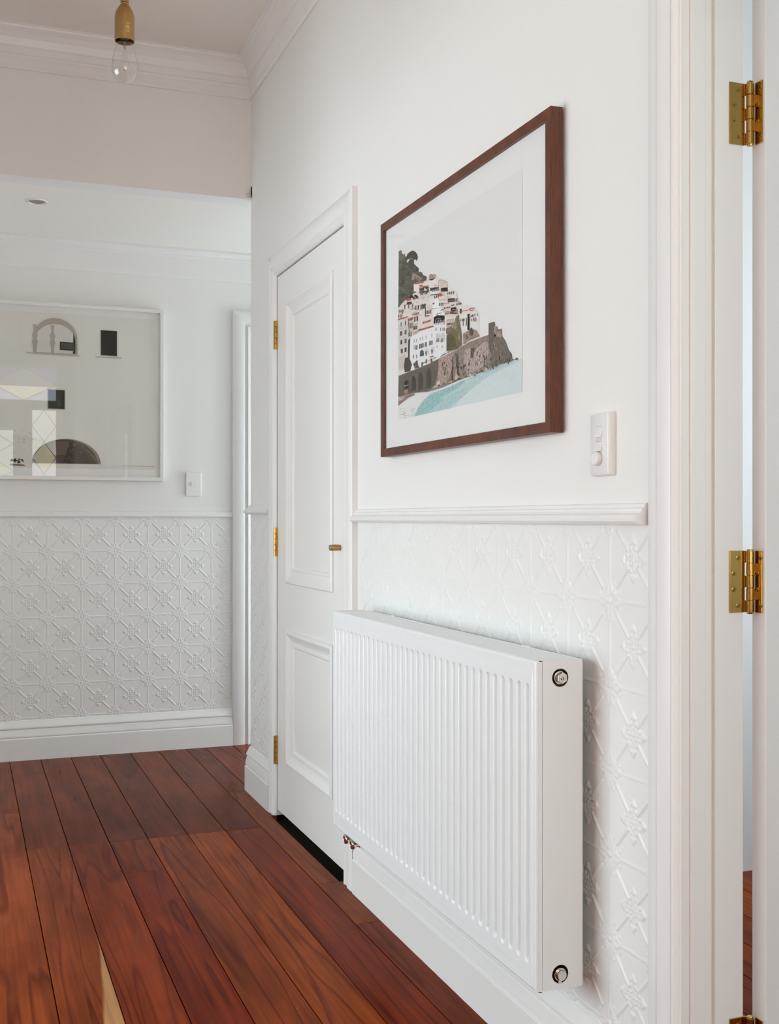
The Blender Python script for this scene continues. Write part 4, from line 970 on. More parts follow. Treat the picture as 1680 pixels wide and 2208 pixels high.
 (2,(84, 80, 60),[(0.0301,0.3208),(0.0401,0.3231),(0.0555,0.3187),(0.0581,0.3135),(0.044,0.3135)]),
 (2,(92, 86, 68),[(0.1047,0.3714),(0.1161,0.3739),(0.1333,0.3685),(0.1363,0.3625),(0.1204,0.3627)]),
 (2,(92, 86, 68),[(0.0853,0.3242),(0.0951,0.3264),(0.1101,0.322),(0.1127,0.3169),(0.0989,0.3169)]),
 (2,(104, 100, 76),[(0.0234,0.3528),(0.0341,0.3551),(0.0505,0.3502),(0.0533,0.3447),(0.0383,0.3449)]),
 (2,(92, 86, 68),[(0.0931,0.3152),(0.0992,0.3167),(0.1086,0.3139),(0.1102,0.3107),(0.1016,0.3107)]),
 (2,(92, 86, 68),[(0.0161,0.3119),(0.0265,0.3143),(0.0424,0.3098),(0.045,0.3045),(0.0306,0.3045)]),
 (2,(104, 100, 76),[(0.1155,0.3672),(0.1254,0.3693),(0.1404,0.3646),(0.143,0.3594),(0.1291,0.3596)]),
 (2,(62, 57, 46),[(0.0733,0.3184),(0.0845,0.321),(0.1015,0.316),(0.1044,0.3102),(0.0888,0.3102)]),
 (2,(84, 80, 60),[(0.094,0.3525),(0.1029,0.3545),(0.1164,0.3504),(0.1187,0.3457),(0.1063,0.3459)]),
 (2,(54, 50, 42),[(0.0589,0.3691),(0.0701,0.3715),(0.0873,0.3663),(0.0902,0.3604),(0.0745,0.3606)]),
 (3,(48, 43, 36),[(0.0603,0.416),(0.0651,0.4204),(0.0798,0.4219),(0.1,0.4217),(0.1197,0.4143),(0.1322,0.4045),(0.1359,0.3952),(0.1284,0.3894),(0.1195,0.3951),(0.1093,0.3939),(0.1021,0.4006),(0.0912,0.4042),(0.0808,0.4035),(0.0705,0.4074),(0.0623,0.4075)]),
 (3,(60, 54, 44),[(0.082,0.4026),(0.0936,0.4029),(0.1015,0.3994),(0.1114,0.3908),(0.1053,0.3793),(0.1154,0.375),(0.0926,0.3755),(0.0643,0.3966)]),
 (3,(150, 132, 116),[(0.0996,0.3658),(0.1316,0.3536),(0.167,0.3379),(0.1476,0.3344),(0.1267,0.3439),(0.0916,0.3477),(0.0952,0.3534)]),
 (4,(120, 104, 88),[(0.1089,0.3549),(0.1478,0.3407),(0.1366,0.3387),(0.1143,0.3464)]),
 (2,(226, 217, 212),[(0,0.2928),(0.0311,0.3015),(0.0609,0.3059),(0.1086,0.3122),(0.1071,0.3339),(0.1253,0.3367),(0.1748,0.328),(0.1911,0.3279),(0.2086,0.3389),(0.2505,0.3314),(0.267,0.3179),(0.2846,0.3124),(0.32,0.3003),(0.3234,0.2867),(0.3522,0.2762),(0.3734,0.264),(0.3808,0.2493),(0.3943,0.2309),(0.4344,0.2245),(0.472,0.2118),(0.4911,0.1972),(0.4972,0.1859),(0.4949,0.1593),(0.4999,0.1427),(0.4087,0.144),(0.3179,0.1375),(0.205,0.1223),(0.0888,0.117),(0.0001,0.1157),(0,0.16)]),
 (3,(170, 142, 122),[(0.2102,0.3376),(0.2235,0.3369),(0.2519,0.3301),(0.249,0.3225),(0.2307,0.32),(0.2081,0.3245)]),
 (3,(232, 224, 219),[(0.1802,0.3242),(0.2178,0.3257),(0.2644,0.3194),(0.2686,0.2942),(0.2114,0.297),(0.1797,0.3113)]),
 (3,(214, 200, 190),[(0.2641,0.3114),(0.2846,0.3124),(0.321,0.2997),(0.323,0.2758),(0.2834,0.2813),(0.2684,0.2882)]),
 (4,(198, 180, 168),[(0.2667,0.3113),(0.277,0.3133),(0.322,0.2991),(0.3209,0.2966),(0.2794,0.3096),(0.2691,0.308)]),
 (3,(236, 228, 222),[(0.1093,0.3334),(0.1785,0.3231),(0.1778,0.3054),(0.1087,0.3154)]),
 (3,(230, 220, 214),[(0.1471,0.3208),(0.2067,0.312),(0.206,0.2955),(0.1465,0.304)]),
 (3,(222, 210, 203),[(0.1466,0.3092),(0.2115,0.2999),(0.2109,0.2835),(0.146,0.2924)]),
 (3,(238, 232, 229),[(0.217,0.3042),(0.2687,0.2967),(0.268,0.2785),(0.2163,0.2857)]),
 (3,(224, 212, 206),[(0.0311,0.3015),(0.1009,0.292),(0.0998,0.2622),(0.0299,0.2709)]),
 (3,(228, 217, 211),[(0.1121,0.2869),(0.1892,0.2765),(0.1878,0.2372),(0.1106,0.2465)]),
 (3,(214, 196, 188),[(0.0608,0.3037),(0.0955,0.299),(0.095,0.2861),(0.0604,0.2908)]),
 (3,(216, 200, 192),[(0,0.2862),(0.0351,0.2815),(0.0344,0.2619),(0,0.2663)]),
 (3,(226, 212, 204),[(0.1834,0.2647),(0.2311,0.2585),(0.2302,0.234),(0.1825,0.2398)]),
 (3,(234, 226, 222),[(0.2111,0.2888),(0.263,0.2815),(0.2621,0.2573),(0.2102,0.2641)]),
 (3,(230, 216, 206),[(0.2655,0.2766),(0.3031,0.2714),(0.3022,0.2475),(0.2646,0.2524)]),
 (3,(224, 212, 206),[(0.2838,0.2913),(0.3234,0.2856),(0.3227,0.2678),(0.2831,0.2733)]),
 (3,(230, 222, 218),[(0.3229,0.2719),(0.3757,0.2645),(0.3749,0.2432),(0.3221,0.2501)]),
 (3,(226, 214, 208),[(0.3027,0.2616),(0.361,0.2538),(0.3604,0.2362),(0.302,0.2437)]),
 (3,(222, 208, 202),[(0.3413,0.2407),(0.3794,0.2358),(0.3786,0.2145),(0.3405,0.2192)]),
 (3,(220, 204, 198),[(0.3069,0.2389),(0.3722,0.2306),(0.3714,0.2093),(0.3061,0.217)]),
 (3,(226, 216, 212),[(0.3743,0.2251),(0.4022,0.2216),(0.4018,0.2101),(0.3738,0.2135)]),
 (3,(232, 226, 223),[(0.3832,0.2099),(0.4472,0.2023),(0.4459,0.1664),(0.3819,0.1732)]),
 (3,(228, 222, 220),[(0.4337,0.2052),(0.4912,0.1983),(0.4897,0.1593),(0.4323,0.1653)]),
 (3,(226, 216, 212),[(0.393,0.2238),(0.4433,0.2175),(0.4429,0.2061),(0.3926,0.2122)]),
 (3,(238, 232, 229),[(0.2313,0.2644),(0.2775,0.2583),(0.2764,0.2302),(0.2303,0.2359)]),
 (3,(196, 180, 170),[(0.3109,0.2122),(0.3593,0.2065),(0.3586,0.187),(0.3102,0.1924)]),
 (5,(212, 207, 203),[(0,0.2608),(0.0697,0.2577),(0.0841,0.209),(0.079,0.1645),(0.002,0.1674)]),
 (5,(206, 186, 176),[(0.0692,0.2459),(0.1061,0.2462),(0.1072,0.2119),(0.0806,0.2073)]),
 (6,(234, 233, 233),[(0.0838,0.2025),(0.1429,0.2084),(0.2395,0.2057),(0.2404,0.229),(0.2612,0.2306),(0.3013,0.2228),(0.3169,0.2162),(0.3151,0.1379),(0.2778,0.127),(0.205,0.1223),(0.1059,0.1159),(0.0833,0.123)]),
 (6,(240, 239, 239),[(0.2352,0.2299),(0.2472,0.2718),(0.2627,0.273),(0.2764,0.2563),(0.3063,0.223),(0.3057,0.2071),(0.2398,0.2128)]),
 (7,(190, 170, 158),[(0.1049,0.2122),(0.1432,0.2147),(0.144,0.2072),(0.108,0.2053)]),
 (7,(160, 96, 76),[(0.1139,0.3357),(0.1309,0.3356),(0.1759,0.3271),(0.1736,0.3247),(0.1222,0.3309)]),
 (7,(176, 84, 64),[(0.147,0.3193),(0.1636,0.3191),(0.2088,0.312),(0.2076,0.3095),(0.1525,0.3166)]),
 (7,(176, 84, 64),[(0.0585,0.3063),(0.0927,0.3031),(0.0897,0.2974),(0.0607,0.2998)]),
 (7,(176, 84, 64),[(0.258,0.2821),(0.2834,0.2793),(0.2956,0.273),(0.2831,0.2717),(0.2679,0.2751)]),
 (7,(176, 84, 64),[(0,0.2646),(0.0681,0.2608),(0.0696,0.2571),(0,0.2606)]),
 (7,(176, 84, 64),[(0.0695,0.2534),(0.1063,0.2515),(0.1061,0.2452),(0.0715,0.2463)]),
 (7,(176, 84, 64),[(0.1421,0.2149),(0.2345,0.21),(0.2416,0.2057),(0.143,0.2101)]),
 (7,(176, 84, 64),[(0.1658,0.229),(0.2194,0.2254),(0.2223,0.2218),(0.171,0.2239)]),
 (7,(176, 84, 64),[(0.104,0.298),(0.1461,0.2941),(0.1477,0.2917),(0.1056,0.2951)]),
 (7,(176, 84, 64),[(0.1907,0.2416),(0.2119,0.2394),(0.2118,0.2365),(0.1921,0.2382)]),
 (7,(176, 84, 64),[(0.3882,0.2178),(0.4431,0.2122),(0.443,0.2108),(0.3881,0.2165)]),
 (7,(160, 96, 76),[(0.4432,0.214),(0.4588,0.2141),(0.4732,0.2105),(0.4608,0.2062),(0.4496,0.2082)]),
 (7,(176, 84, 64),[(0.3016,0.2328),(0.367,0.2215),(0.367,0.2199),(0.3016,0.2312)]),
 (7,(176, 84, 64),[(0.2161,0.1373),(0.2391,0.1367),(0.239,0.1334),(0.216,0.1341)]),
 (8,(224, 214, 210),[(0.4498,0.2116),(0.4601,0.212),(0.4675,0.21),(0.459,0.2081)]),
 (7,(150, 118, 90),[(0.097,0.2617),(0.1448,0.2578),(0.1457,0.2528),(0.0985,0.2565)]),
 (9,(104, 100, 100),[(0.0202,0.252),(0.0268,0.2516),(0.0264,0.2402),(0.0198,0.2406)]),
 (9,(84, 82, 86),[(0.0512,0.2501),(0.0577,0.2497),(0.0573,0.2385),(0.0508,0.2389)]),
 (9,(84, 82, 86),[(0.0152,0.2293),(0.0218,0.2289),(0.0214,0.2175),(0.0148,0.2179)]),
 (9,(84, 82, 86),[(0.0236,0.2288),(0.0302,0.2284),(0.0298,0.2171),(0.0232,0.2175)]),
 (9,(104, 100, 100),[(0.0474,0.2275),(0.0539,0.2272),(0.0535,0.2159),(0.047,0.2163)]),
 (9,(120, 112, 108),[(0.055,0.2271),(0.0615,0.2268),(0.0611,0.2156),(0.0546,0.2159)]),
 (9,(120, 112, 108),[(0.0168,0.2062),(0.0234,0.2058),(0.0229,0.1945),(0.0163,0.1948)]),
 (9,(70, 68, 70),[(0.0246,0.2058),(0.0311,0.2055),(0.0307,0.1942),(0.0241,0.1945)]),
 (9,(84, 82, 86),[(0.0478,0.2047),(0.0542,0.2044),(0.0538,0.1932),(0.0474,0.1935)]),
 (9,(120, 112, 108),[(0.0554,0.2044),(0.0619,0.2041),(0.0615,0.1929),(0.055,0.1931)]),
 (9,(70, 68, 70),[(0.0207,0.183),(0.0273,0.1827),(0.0269,0.1714),(0.0203,0.1716)]),
 (9,(104, 100, 100),[(0.0279,0.1827),(0.0345,0.1825),(0.0341,0.1711),(0.0275,0.1714)]),
 (9,(104, 100, 100),[(0.047,0.182),(0.0534,0.1817),(0.053,0.1705),(0.0466,0.1707)]),
 (9,(70, 68, 70),[(0.0546,0.1817),(0.0611,0.1814),(0.0606,0.1702),(0.0542,0.1705)]),
 (9,(176, 176, 178),[(0.1116,0.1935),(0.1172,0.1933),(0.1169,0.1852),(0.1113,0.1854)]),
 (9,(176, 176, 178),[(0.1268,0.1929),(0.1324,0.1927),(0.1321,0.1847),(0.1265,0.1849)]),
 (9,(176, 176, 178),[(0.1513,0.1937),(0.1568,0.1935),(0.1565,0.1856),(0.151,0.1858)]),
 (9,(176, 176, 178),[(0.1666,0.1932),(0.1721,0.193),(0.1718,0.1851),(0.1663,0.1852)]),
 (9,(176, 176, 178),[(0.1894,0.1923),(0.1948,0.1921),(0.1945,0.1843),(0.1891,0.1845)]),
 (9,(176, 176, 178),[(0.226,0.191),(0.2312,0.1908),(0.2309,0.1831),(0.2257,0.1832)]),
 (9,(170, 170, 172),[(0.1105,0.1793),(0.1156,0.1792),(0.1152,0.1686),(0.1101,0.1687)]),
 (9,(96, 100, 104),[(0.1228,0.1775),(0.1284,0.1774),(0.128,0.1658),(0.1224,0.1659)]),
 (9,(96, 100, 104),[(0.1307,0.1774),(0.1362,0.1772),(0.1358,0.1656),(0.1303,0.1658)]),
 (9,(96, 100, 104),[(0.1474,0.177),(0.1529,0.1768),(0.1525,0.1653),(0.147,0.1654)]),
 (9,(96, 100, 104),[(0.1556,0.1768),(0.1611,0.1766),(0.1607,0.1651),(0.1552,0.1653)]),
 (9,(96, 100, 104),[(0.1628,0.1766),(0.1682,0.1765),(0.1678,0.165),(0.1624,0.1651)]),
 (9,(96, 100, 104),[(0.1704,0.1764),(0.1758,0.1763),(0.1754,0.1649),(0.17,0.165)]),
 (9,(96, 100, 104),[(0.1845,0.1761),(0.1899,0.1759),(0.1894,0.1646),(0.184,0.1647)]),
 (9,(96, 100, 104),[(0.192,0.1759),(0.1974,0.1758),(0.1969,0.1644),(0.1915,0.1646)]),
 (9,(96, 100, 104),[(0.2111,0.1755),(0.2164,0.1753),(0.216,0.1641),(0.2107,0.1642)]),
 (9,(96, 100, 104),[(0.2201,0.1753),(0.2254,0.1751),(0.225,0.1639),(0.2197,0.164)]),
 (9,(96, 100, 104),[(0.228,0.1751),(0.2332,0.1749),(0.2328,0.1637),(0.2276,0.1639)]),
 (9,(66, 86, 104),[(0.1517,0.1456),(0.1533,0.1584),(0.166,0.1613),(0.1772,0.1551),(0.1779,0.1442)]),
 (9,(214, 212, 212),[(0.1823,0.1461),(0.1838,0.1583),(0.1968,0.1607),(0.2083,0.1549),(0.209,0.1445)]),
 (9,(150, 142, 124),[(0.189,0.1535),(0.1965,0.153),(0.1961,0.1417),(0.1886,0.1421)]),
 (9,(214, 212, 212),[(0.2195,0.1453),(0.2211,0.1574),(0.2338,0.1597),(0.245,0.154),(0.2456,0.1437)]),
 (9,(150, 142, 124),[(0.2261,0.1526),(0.2335,0.1522),(0.2331,0.141),(0.2257,0.1414)]),
 (9,(130, 122, 110),[(0.1073,0.1563),(0.113,0.1562),(0.1127,0.1466),(0.107,0.1467)]),
 (9,(130, 122, 110),[(0.1275,0.1535),(0.1331,0.1534),(0.1328,0.1439),(0.1272,0.144)]),
 (9,(110, 104, 84),[(0.1611,0.1301),(0.1709,0.1295),(0.1705,0.1191),(0.1607,0.1197)]),
 (9,(110, 104, 84),[(0.1894,0.1337),(0.199,0.133),(0.1986,0.1227),(0.189,0.1234)]),
 (9,(110, 104, 84),[(0.2222,0.1314),(0.2316,0.1307),(0.2312,0.1206),(0.2218,0.1212)]),
 (9,(150, 150, 154),[(0.2505,0.2212),(0.2562,0.2209),(0.2558,0.2104),(0.2501,0.2107)]),
 (9,(150, 150, 154),[(0.2668,0.2185),(0.2724,0.2182),(0.272,0.2078),(0.2664,0.2081)]),
 (9,(150, 150, 154),[(0.281,0.2162),(0.2865,0.2159),(0.2861,0.2055),(0.2807,0.2058)]),
 (9,(150, 150, 154),[(0.3009,0.2129),(0.3064,0.2126),(0.306,0.2022),(0.3005,0.2025)]),
 (9,(136, 134, 138),[(0.2524,0.2016),(0.2575,0.2014),(0.2572,0.1933),(0.2521,0.1935)]),
 (9,(136, 134, 138),[(0.2803,0.1971),(0.2853,0.1969),(0.285,0.1889),(0.28,0.1891)]),
 (9,(136, 134, 138),[(0.2943,0.1949),(0.2992,0.1947),(0.299,0.1868),(0.294,0.1869)]),
 (9,(136, 134, 138),[(0.3022,0.1937),(0.3072,0.1935),(0.3069,0.1855),(0.3019,0.1857)]),
 (9,(206, 206, 206),[(0.2547,0.1667),(0.2554,0.1848),(0.2668,0.1882),(0.2777,0.1814),(0.2781,0.1662)]),
 (10,(150, 138, 118),[(0.2557,0.1653),(0.257,0.1734),(0.2703,0.1745),(0.274,0.1648)]),
 (9,(206, 206, 206),[(0.2821,0.1626),(0.2827,0.1806),(0.2938,0.1839),(0.3046,0.1773),(0.3051,0.1622)]),
 (10,(150, 138, 118),[(0.283,0.1613),(0.2843,0.1693),(0.2974,0.1704),(0.301,0.1608)]),
 (9,(190, 190, 188),[(0.2557,0.1523),(0.2585,0.157),(0.2662,0.1569),(0.2685,0.1521)]),
 (9,(190, 190, 188),[(0.286,0.148),(0.2887,0.1526),(0.2962,0.1525),(0.2985,0.1478)]),
 (9,(180, 180, 178),[(0.2509,0.2303),(0.2572,0.2354),(0.2663,0.2326),(0.2672,0.228)]),
 (9,(70, 68, 70),[(0.0457,0.2934),(0.0527,0.2928),(0.0523,0.282),(0.0453,0.2825)]),
 (9,(120, 112, 108),[(0.072,0.2901),(0.0789,0.2895),(0.0785,0.2787),(0.0717,0.2793)]),
 (9,(120, 112, 108),[(0.0979,0.2868),(0.1047,0.2862),(0.1043,0.2756),(0.0975,0.2761)]),
 (9,(84, 82, 86),[(0.1203,0.278),(0.1271,0.2774),(0.1267,0.2664),(0.1199,0.267)]),
 (9,(70, 68, 70),[(0.1382,0.2757),(0.1449,0.2752),(0.1445,0.2643),(0.1378,0.2648)]),
 (9,(104, 100, 100),[(0.1558,0.2735),(0.1624,0.273),(0.162,0.2621),(0.1554,0.2627)]),
 (9,(70, 68, 70),[(0.1734,0.2714),(0.1798,0.2708),(0.1794,0.26),(0.173,0.2606)]),
 (9,(84, 82, 86),[(0.1647,0.2743),(0.1723,0.2736),(0.1719,0.2619),(0.1642,0.2626)]),
 (9,(70, 68, 70),[(0.181,0.2723),(0.1885,0.2715),(0.188,0.2599),(0.1806,0.2606)]),
 (9,(104, 100, 100),[(0.1884,0.2534),(0.1938,0.2531),(0.1935,0.2444),(0.1881,0.2447)]),
 (9,(84, 82, 86),[(0.1981,0.2522),(0.2033,0.2519),(0.203,0.2433),(0.1977,0.2436)]),
 (9,(120, 112, 108),[(0.2076,0.2511),(0.2129,0.2508),(0.2126,0.2422),(0.2073,0.2425)]),
 (9,(120, 112, 108),[(0.2171,0.25),(0.2224,0.2497),(0.222,0.2411),(0.2168,0.2414)]),
 (9,(84, 82, 86),[(0.1137,0.2514),(0.1216,0.2507),(0.1211,0.238),(0.1133,0.2386)]),
 (9,(84, 82, 86),[(0.1306,0.2494),(0.1383,0.2488),(0.1379,0.2361),(0.1301,0.2368)]),
 (9,(70, 68, 70),[(0.11,0.2285),(0.1157,0.2282),(0.1153,0.2185),(0.1096,0.2187)]),
 (9,(104, 100, 100),[(0.119,0.2275),(0.1246,0.2273),(0.1243,0.2175),(0.1187,0.2178)]),
 (9,(84, 82, 86),[(0.128,0.2266),(0.1336,0.2263),(0.1332,0.2166),(0.1277,0.2168)]),
 (9,(104, 100, 100),[(0.1548,0.3056),(0.162,0.3049),(0.1617,0.2973),(0.1545,0.298)]),
 (9,(104, 100, 100),[(0.1658,0.3041),(0.1728,0.3034),(0.1726,0.2959),(0.1655,0.2966)]),
 (9,(120, 112, 108),[(0.1821,0.3025),(0.1886,0.3019),(0.1883,0.2945),(0.1818,0.295)]),
 (9,(84, 82, 86),[(0.1929,0.3011),(0.1992,0.3005),(0.199,0.293),(0.1926,0.2936)]),
 (9,(84, 82, 86),[(0.2301,0.3017),(0.2348,0.3014),(0.2344,0.292),(0.2297,0.2923)]),
 (9,(70, 68, 70),[(0.2415,0.3001),(0.2462,0.2998),(0.2459,0.2905),(0.2412,0.2907)]),
 (9,(70, 68, 70),[(0.2529,0.2985),(0.2574,0.2983),(0.2571,0.289),(0.2525,0.2892)]),
 (9,(104, 100, 100),[(0.2641,0.297),(0.2687,0.2967),(0.2683,0.2874),(0.2638,0.2877)]),
 (9,(104, 100, 100),[(0.2423,0.2809),(0.2475,0.2805),(0.2472,0.2736),(0.2421,0.274)]),
 (9,(84, 82, 86),[(0.2537,0.2794),(0.2588,0.279),(0.2586,0.2722),(0.2534,0.2725)]),
 (9,(104, 100, 100),[(0.2649,0.2779),(0.2701,0.2776),(0.2698,0.2707),(0.2646,0.2711)]),
 (9,(104, 100, 100),[(0.15,0.3244),(0.1566,0.3238),(0.1564,0.3196),(0.1499,0.3202)]),
 (9,(120, 112, 108),[(0.161,0.3229),(0.1675,0.3222),(0.1674,0.3181),(0.1608,0.3187)]),
 (9,(104, 100, 100),[(0.3229,0.2738),(0.3274,0.2736),(0.3272,0.2673),(0.3227,0.2675)]),
 (9,(70, 68, 70),[(0.3337,0.2724),(0.3381,0.2722),(0.3379,0.2659),(0.3335,0.2661)]),
 (9,(120, 112, 108),[(0.3443,0.271),(0.3487,0.2708),(0.3485,0.2645),(0.3441,0.2648)]),
 (9,(120, 112, 108),[(0.3549,0.2696),(0.3592,0.2694),(0.359,0.2632),(0.3547,0.2634)]),
 (9,(104, 100, 100),[(0.3466,0.2536),(0.351,0.2534),(0.3507,0.2456),(0.3463,0.2458)]),
 (9,(120, 112, 108),[(0.3553,0.2525),(0.3596,0.2523),(0.3593,0.2445),(0.355,0.2447)]),
 (9,(120, 112, 108),[(0.3638,0.2514),(0.3681,0.2512),(0.3678,0.2435),(0.3635,0.2437)]),
 (9,(120, 112, 108),[(0.3724,0.2504),(0.3766,0.2502),(0.3763,0.2424),(0.3721,0.2426)]),
 (9,(120, 112, 108),[(0.3752,0.2503),(0.3795,0.2501),(0.3793,0.2443),(0.375,0.2445)]),
 (9,(84, 82, 86),[(0.3748,0.2387),(0.3786,0.2386),(0.3784,0.2336),(0.3746,0.2336)]),
 (9,(104, 100, 100),[(0.3823,0.2378),(0.386,0.2377),(0.3858,0.2327),(0.3821,0.2327)]),
 (9,(120, 112, 108),[(0.3898,0.2369),(0.3935,0.2368),(0.3933,0.2318),(0.3896,0.2319)]),
 (9,(104, 100, 100),[(0.3973,0.236),(0.401,0.2359),(0.4008,0.2309),(0.3971,0.231)]),
 (9,(70, 68, 70),[(0.4426,0.1999),(0.4466,0.1997),(0.4464,0.1937),(0.4424,0.1938)]),
 (9,(70, 68, 70),[(0.4524,0.1988),(0.4565,0.1987),(0.4563,0.1926),(0.4522,0.1928)]),
 (9,(84, 82, 86),[(0.4622,0.1977),(0.4662,0.1976),(0.4659,0.1916),(0.4619,0.1917)]),
 (9,(84, 82, 86),[(0.4355,0.1915),(0.4391,0.1915),(0.4389,0.1866),(0.4353,0.1866)]),
 (9,(104, 100, 100),[(0.4454,0.1905),(0.449,0.1904),(0.4488,0.1855),(0.4452,0.1856)]),
 (9,(104, 100, 100),[(0.4553,0.1894),(0.4588,0.1894),(0.4586,0.1845),(0.4551,0.1845)]),
 (9,(104, 100, 100),[(0.4649,0.1884),(0.4685,0.1884),(0.4683,0.1835),(0.4647,0.1835)]),
 (9,(104, 100, 100),[(0.3968,0.198),(0.401,0.1979),(0.4008,0.1932),(0.3966,0.1933)]),
 (9,(84, 82, 86),[(0.406,0.197),(0.4101,0.1969),(0.41,0.1923),(0.4059,0.1924)]),
 (9,(120, 112, 108),[(0.4152,0.196),(0.4193,0.1959),(0.4191,0.1913),(0.415,0.1914)]),
 (9,(84, 82, 86),[(0.4605,0.1987),(0.464,0.1987),(0.4638,0.1938),(0.4603,0.1938)]),
 (9,(84, 82, 86),[(0.4727,0.1974),(0.4763,0.1973),(0.4762,0.1925),(0.4726,0.1925)]),
 (9,(104, 100, 100),[(0.485,0.196),(0.4885,0.196),(0.4883,0.1911),(0.4848,0.1912)]),
 (9,(104, 100, 100),[(0.302,0.2417),(0.308,0.2413),(0.3078,0.2381),(0.3019,0.2385)]),
 (9,(120, 112, 108),[(0.3119,0.2406),(0.3178,0.2401),(0.3177,0.2369),(0.3118,0.2374)]),
 (9,(84, 82, 86),[(0.3217,0.2394),(0.3276,0.2389),(0.3275,0.2358),(0.3216,0.2362)]),
 (9,(120, 112, 108),[(0.3314,0.2382),(0.3373,0.2378),(0.3372,0.2346),(0.3313,0.2351)]),
 (9,(70, 68, 70),[(0.2723,0.2571),(0.2774,0.2568),(0.2772,0.2499),(0.2721,0.2502)]),
 (9,(120, 112, 108),[(0.2825,0.2558),(0.2875,0.2555),(0.2872,0.2487),(0.2822,0.249)]),
 (9,(104, 100, 100),[(0.2924,0.2546),(0.2974,0.2543),(0.2972,0.2475),(0.2922,0.2478)]),
 (9,(70, 68, 70),[(0.3115,0.2281),(0.3154,0.228),(0.3152,0.2229),(0.3113,0.2229)]),
 (9,(120, 112, 108),[(0.3203,0.2271),(0.3242,0.227),(0.324,0.2219),(0.3201,0.2219)]),
 (9,(84, 82, 86),[(0.3291,0.2261),(0.333,0.226),(0.3328,0.2209),(0.3289,0.2209)]),
 (9,(104, 100, 100),[(0.3379,0.2251),(0.3417,0.225),(0.3415,0.2199),(0.3377,0.22)]),
 (9,(120, 112, 108),[(0.3465,0.2241),(0.3503,0.224),(0.3501,0.2189),(0.3463,0.219)]),
 (9,(70, 68, 70),[(0.3552,0.2231),(0.359,0.223),(0.3588,0.2179),(0.355,0.218)]),
 (9,(84, 82, 86),[(0.3203,0.2007),(0.3248,0.2006),(0.3246,0.1963),(0.3201,0.1964)]),
 (9,(84, 82, 86),[(0.3271,0.2),(0.3315,0.1999),(0.3314,0.1955),(0.327,0.1957)]),
 (9,(120, 112, 108),[(0.3339,0.1993),(0.3383,0.1992),(0.3381,0.1948),(0.3338,0.1949)]),
 (9,(120, 112, 108),[(0.3407,0.1986),(0.3451,0.1984),(0.3449,0.1941),(0.3405,0.1942)]),
 (9,(84, 82, 86),[(0.3475,0.1978),(0.3518,0.1977),(0.3516,0.1934),(0.3473,0.1935)]),
 (9,(104, 100, 100),[(0.0064,0.2871),(0.0119,0.2868),(0.0117,0.2794),(0.0062,0.2796)]),
 (9,(70, 68, 70),[(0.0197,0.2855),(0.0251,0.2852),(0.0248,0.2778),(0.0194,0.278)]),
 (9,(84, 82, 86),[(0.0328,0.2839),(0.0382,0.2836),(0.0379,0.2762),(0.0325,0.2765)]),
 (9,(70, 68, 70),[(0.003,0.2744),(0.0091,0.2741),(0.0088,0.2666),(0.0027,0.267)]),
 (9,(84, 82, 86),[(0.018,0.2726),(0.024,0.2723),(0.0237,0.2649),(0.0177,0.2652)]),
 (9,(120, 112, 108),[(0.076,0.2404),(0.0812,0.2402),(0.0807,0.2274),(0.0755,0.2275)]),
 (9,(104, 100, 100),[(0.0864,0.2393),(0.0916,0.2391),(0.0911,0.2263),(0.0859,0.2264)]),
 (9,(104, 100, 100),[(0.0966,0.2382),(0.1018,0.238),(0.1014,0.2252),(0.0962,0.2254)]),
 (9,(104, 100, 100),[(0.0752,0.219),(0.0804,0.2188),(0.08,0.2059),(0.0748,0.2061)]),
 (9,(104, 100, 100),[(0.0902,0.2174),(0.0954,0.2173),(0.0949,0.2044),(0.0897,0.2046)]),
 (9,(84, 82, 86),[(0.4107,0.1976),(0.4143,0.1975),(0.4137,0.1803),(0.41,0.1804)]),
 (9,(84, 82, 86),[(0.4271,0.1958),(0.4307,0.1958),(0.4301,0.1787),(0.4265,0.1787)]),
 (9,(84, 82, 86),[(0.469,0.1897),(0.4717,0.1899),(0.4713,0.1805),(0.4686,0.1804)]),
 (9,(84, 82, 86),[(0.4786,0.1887),(0.4812,0.1888),(0.4809,0.1795),(0.4783,0.1794)]),
 (8,(150, 130, 120),[(0.365,0.2164),(0.3879,0.214),(0.3789,0.2144),(0.365,0.215)]),
 (8,(176, 150, 140),[(0.2645,0.2347),(0.2913,0.2317),(0.2896,0.2308),(0.2645,0.2333)]),
 (8,(200, 140, 122),[(0.2826,0.2831),(0.3214,0.2774),(0.315,0.2774),(0.2825,0.2817)]),
 (8,(150, 130, 120),[(0.3679,0.2156),(0.3884,0.2137),(0.3855,0.213),(0.3679,0.2143)]),
 (8,(150, 130, 120),[(0.2489,0.2937),(0.2637,0.2925),(0.2835,0.2875),(0.2488,0.2923)]),
 (8,(150, 130, 120),[(0.095,0.253),(0.1291,0.249),(0.1287,0.2478),(0.0949,0.2515)]),
 (8,(176, 150, 140),[(0.2477,0.21),(0.2752,0.2072),(0.2728,0.2063),(0.2477,0.2086)]),
 (8,(176, 150, 140),[(0.1289,0.2659),(0.1722,0.2601),(0.1673,0.2597),(0.1288,0.2645)]),
 (8,(150, 130, 120),[(0.2469,0.3039),(0.2757,0.3),(0.2641,0.301),(0.2468,0.3025)]),
 (8,(150, 130, 120),[(0.3653,0.2064),(0.4015,0.2019),(0.3866,0.2033),(0.3652,0.2051)]),
 (8,(204, 188, 180),[(0.1606,0.295),(0.2025,0.2889),(0.1948,0.2891),(0.1606,0.2935)]),
 (8,(150, 130, 120),[(0.2863,0.2404),(0.3068,0.2385),(0.307,0.2372),(0.2863,0.239)]),
 (8,(176, 150, 140),[(0.2733,0.2645),(0.3077,0.2598),(0.2933,0.2612),(0.2733,0.2631)]),
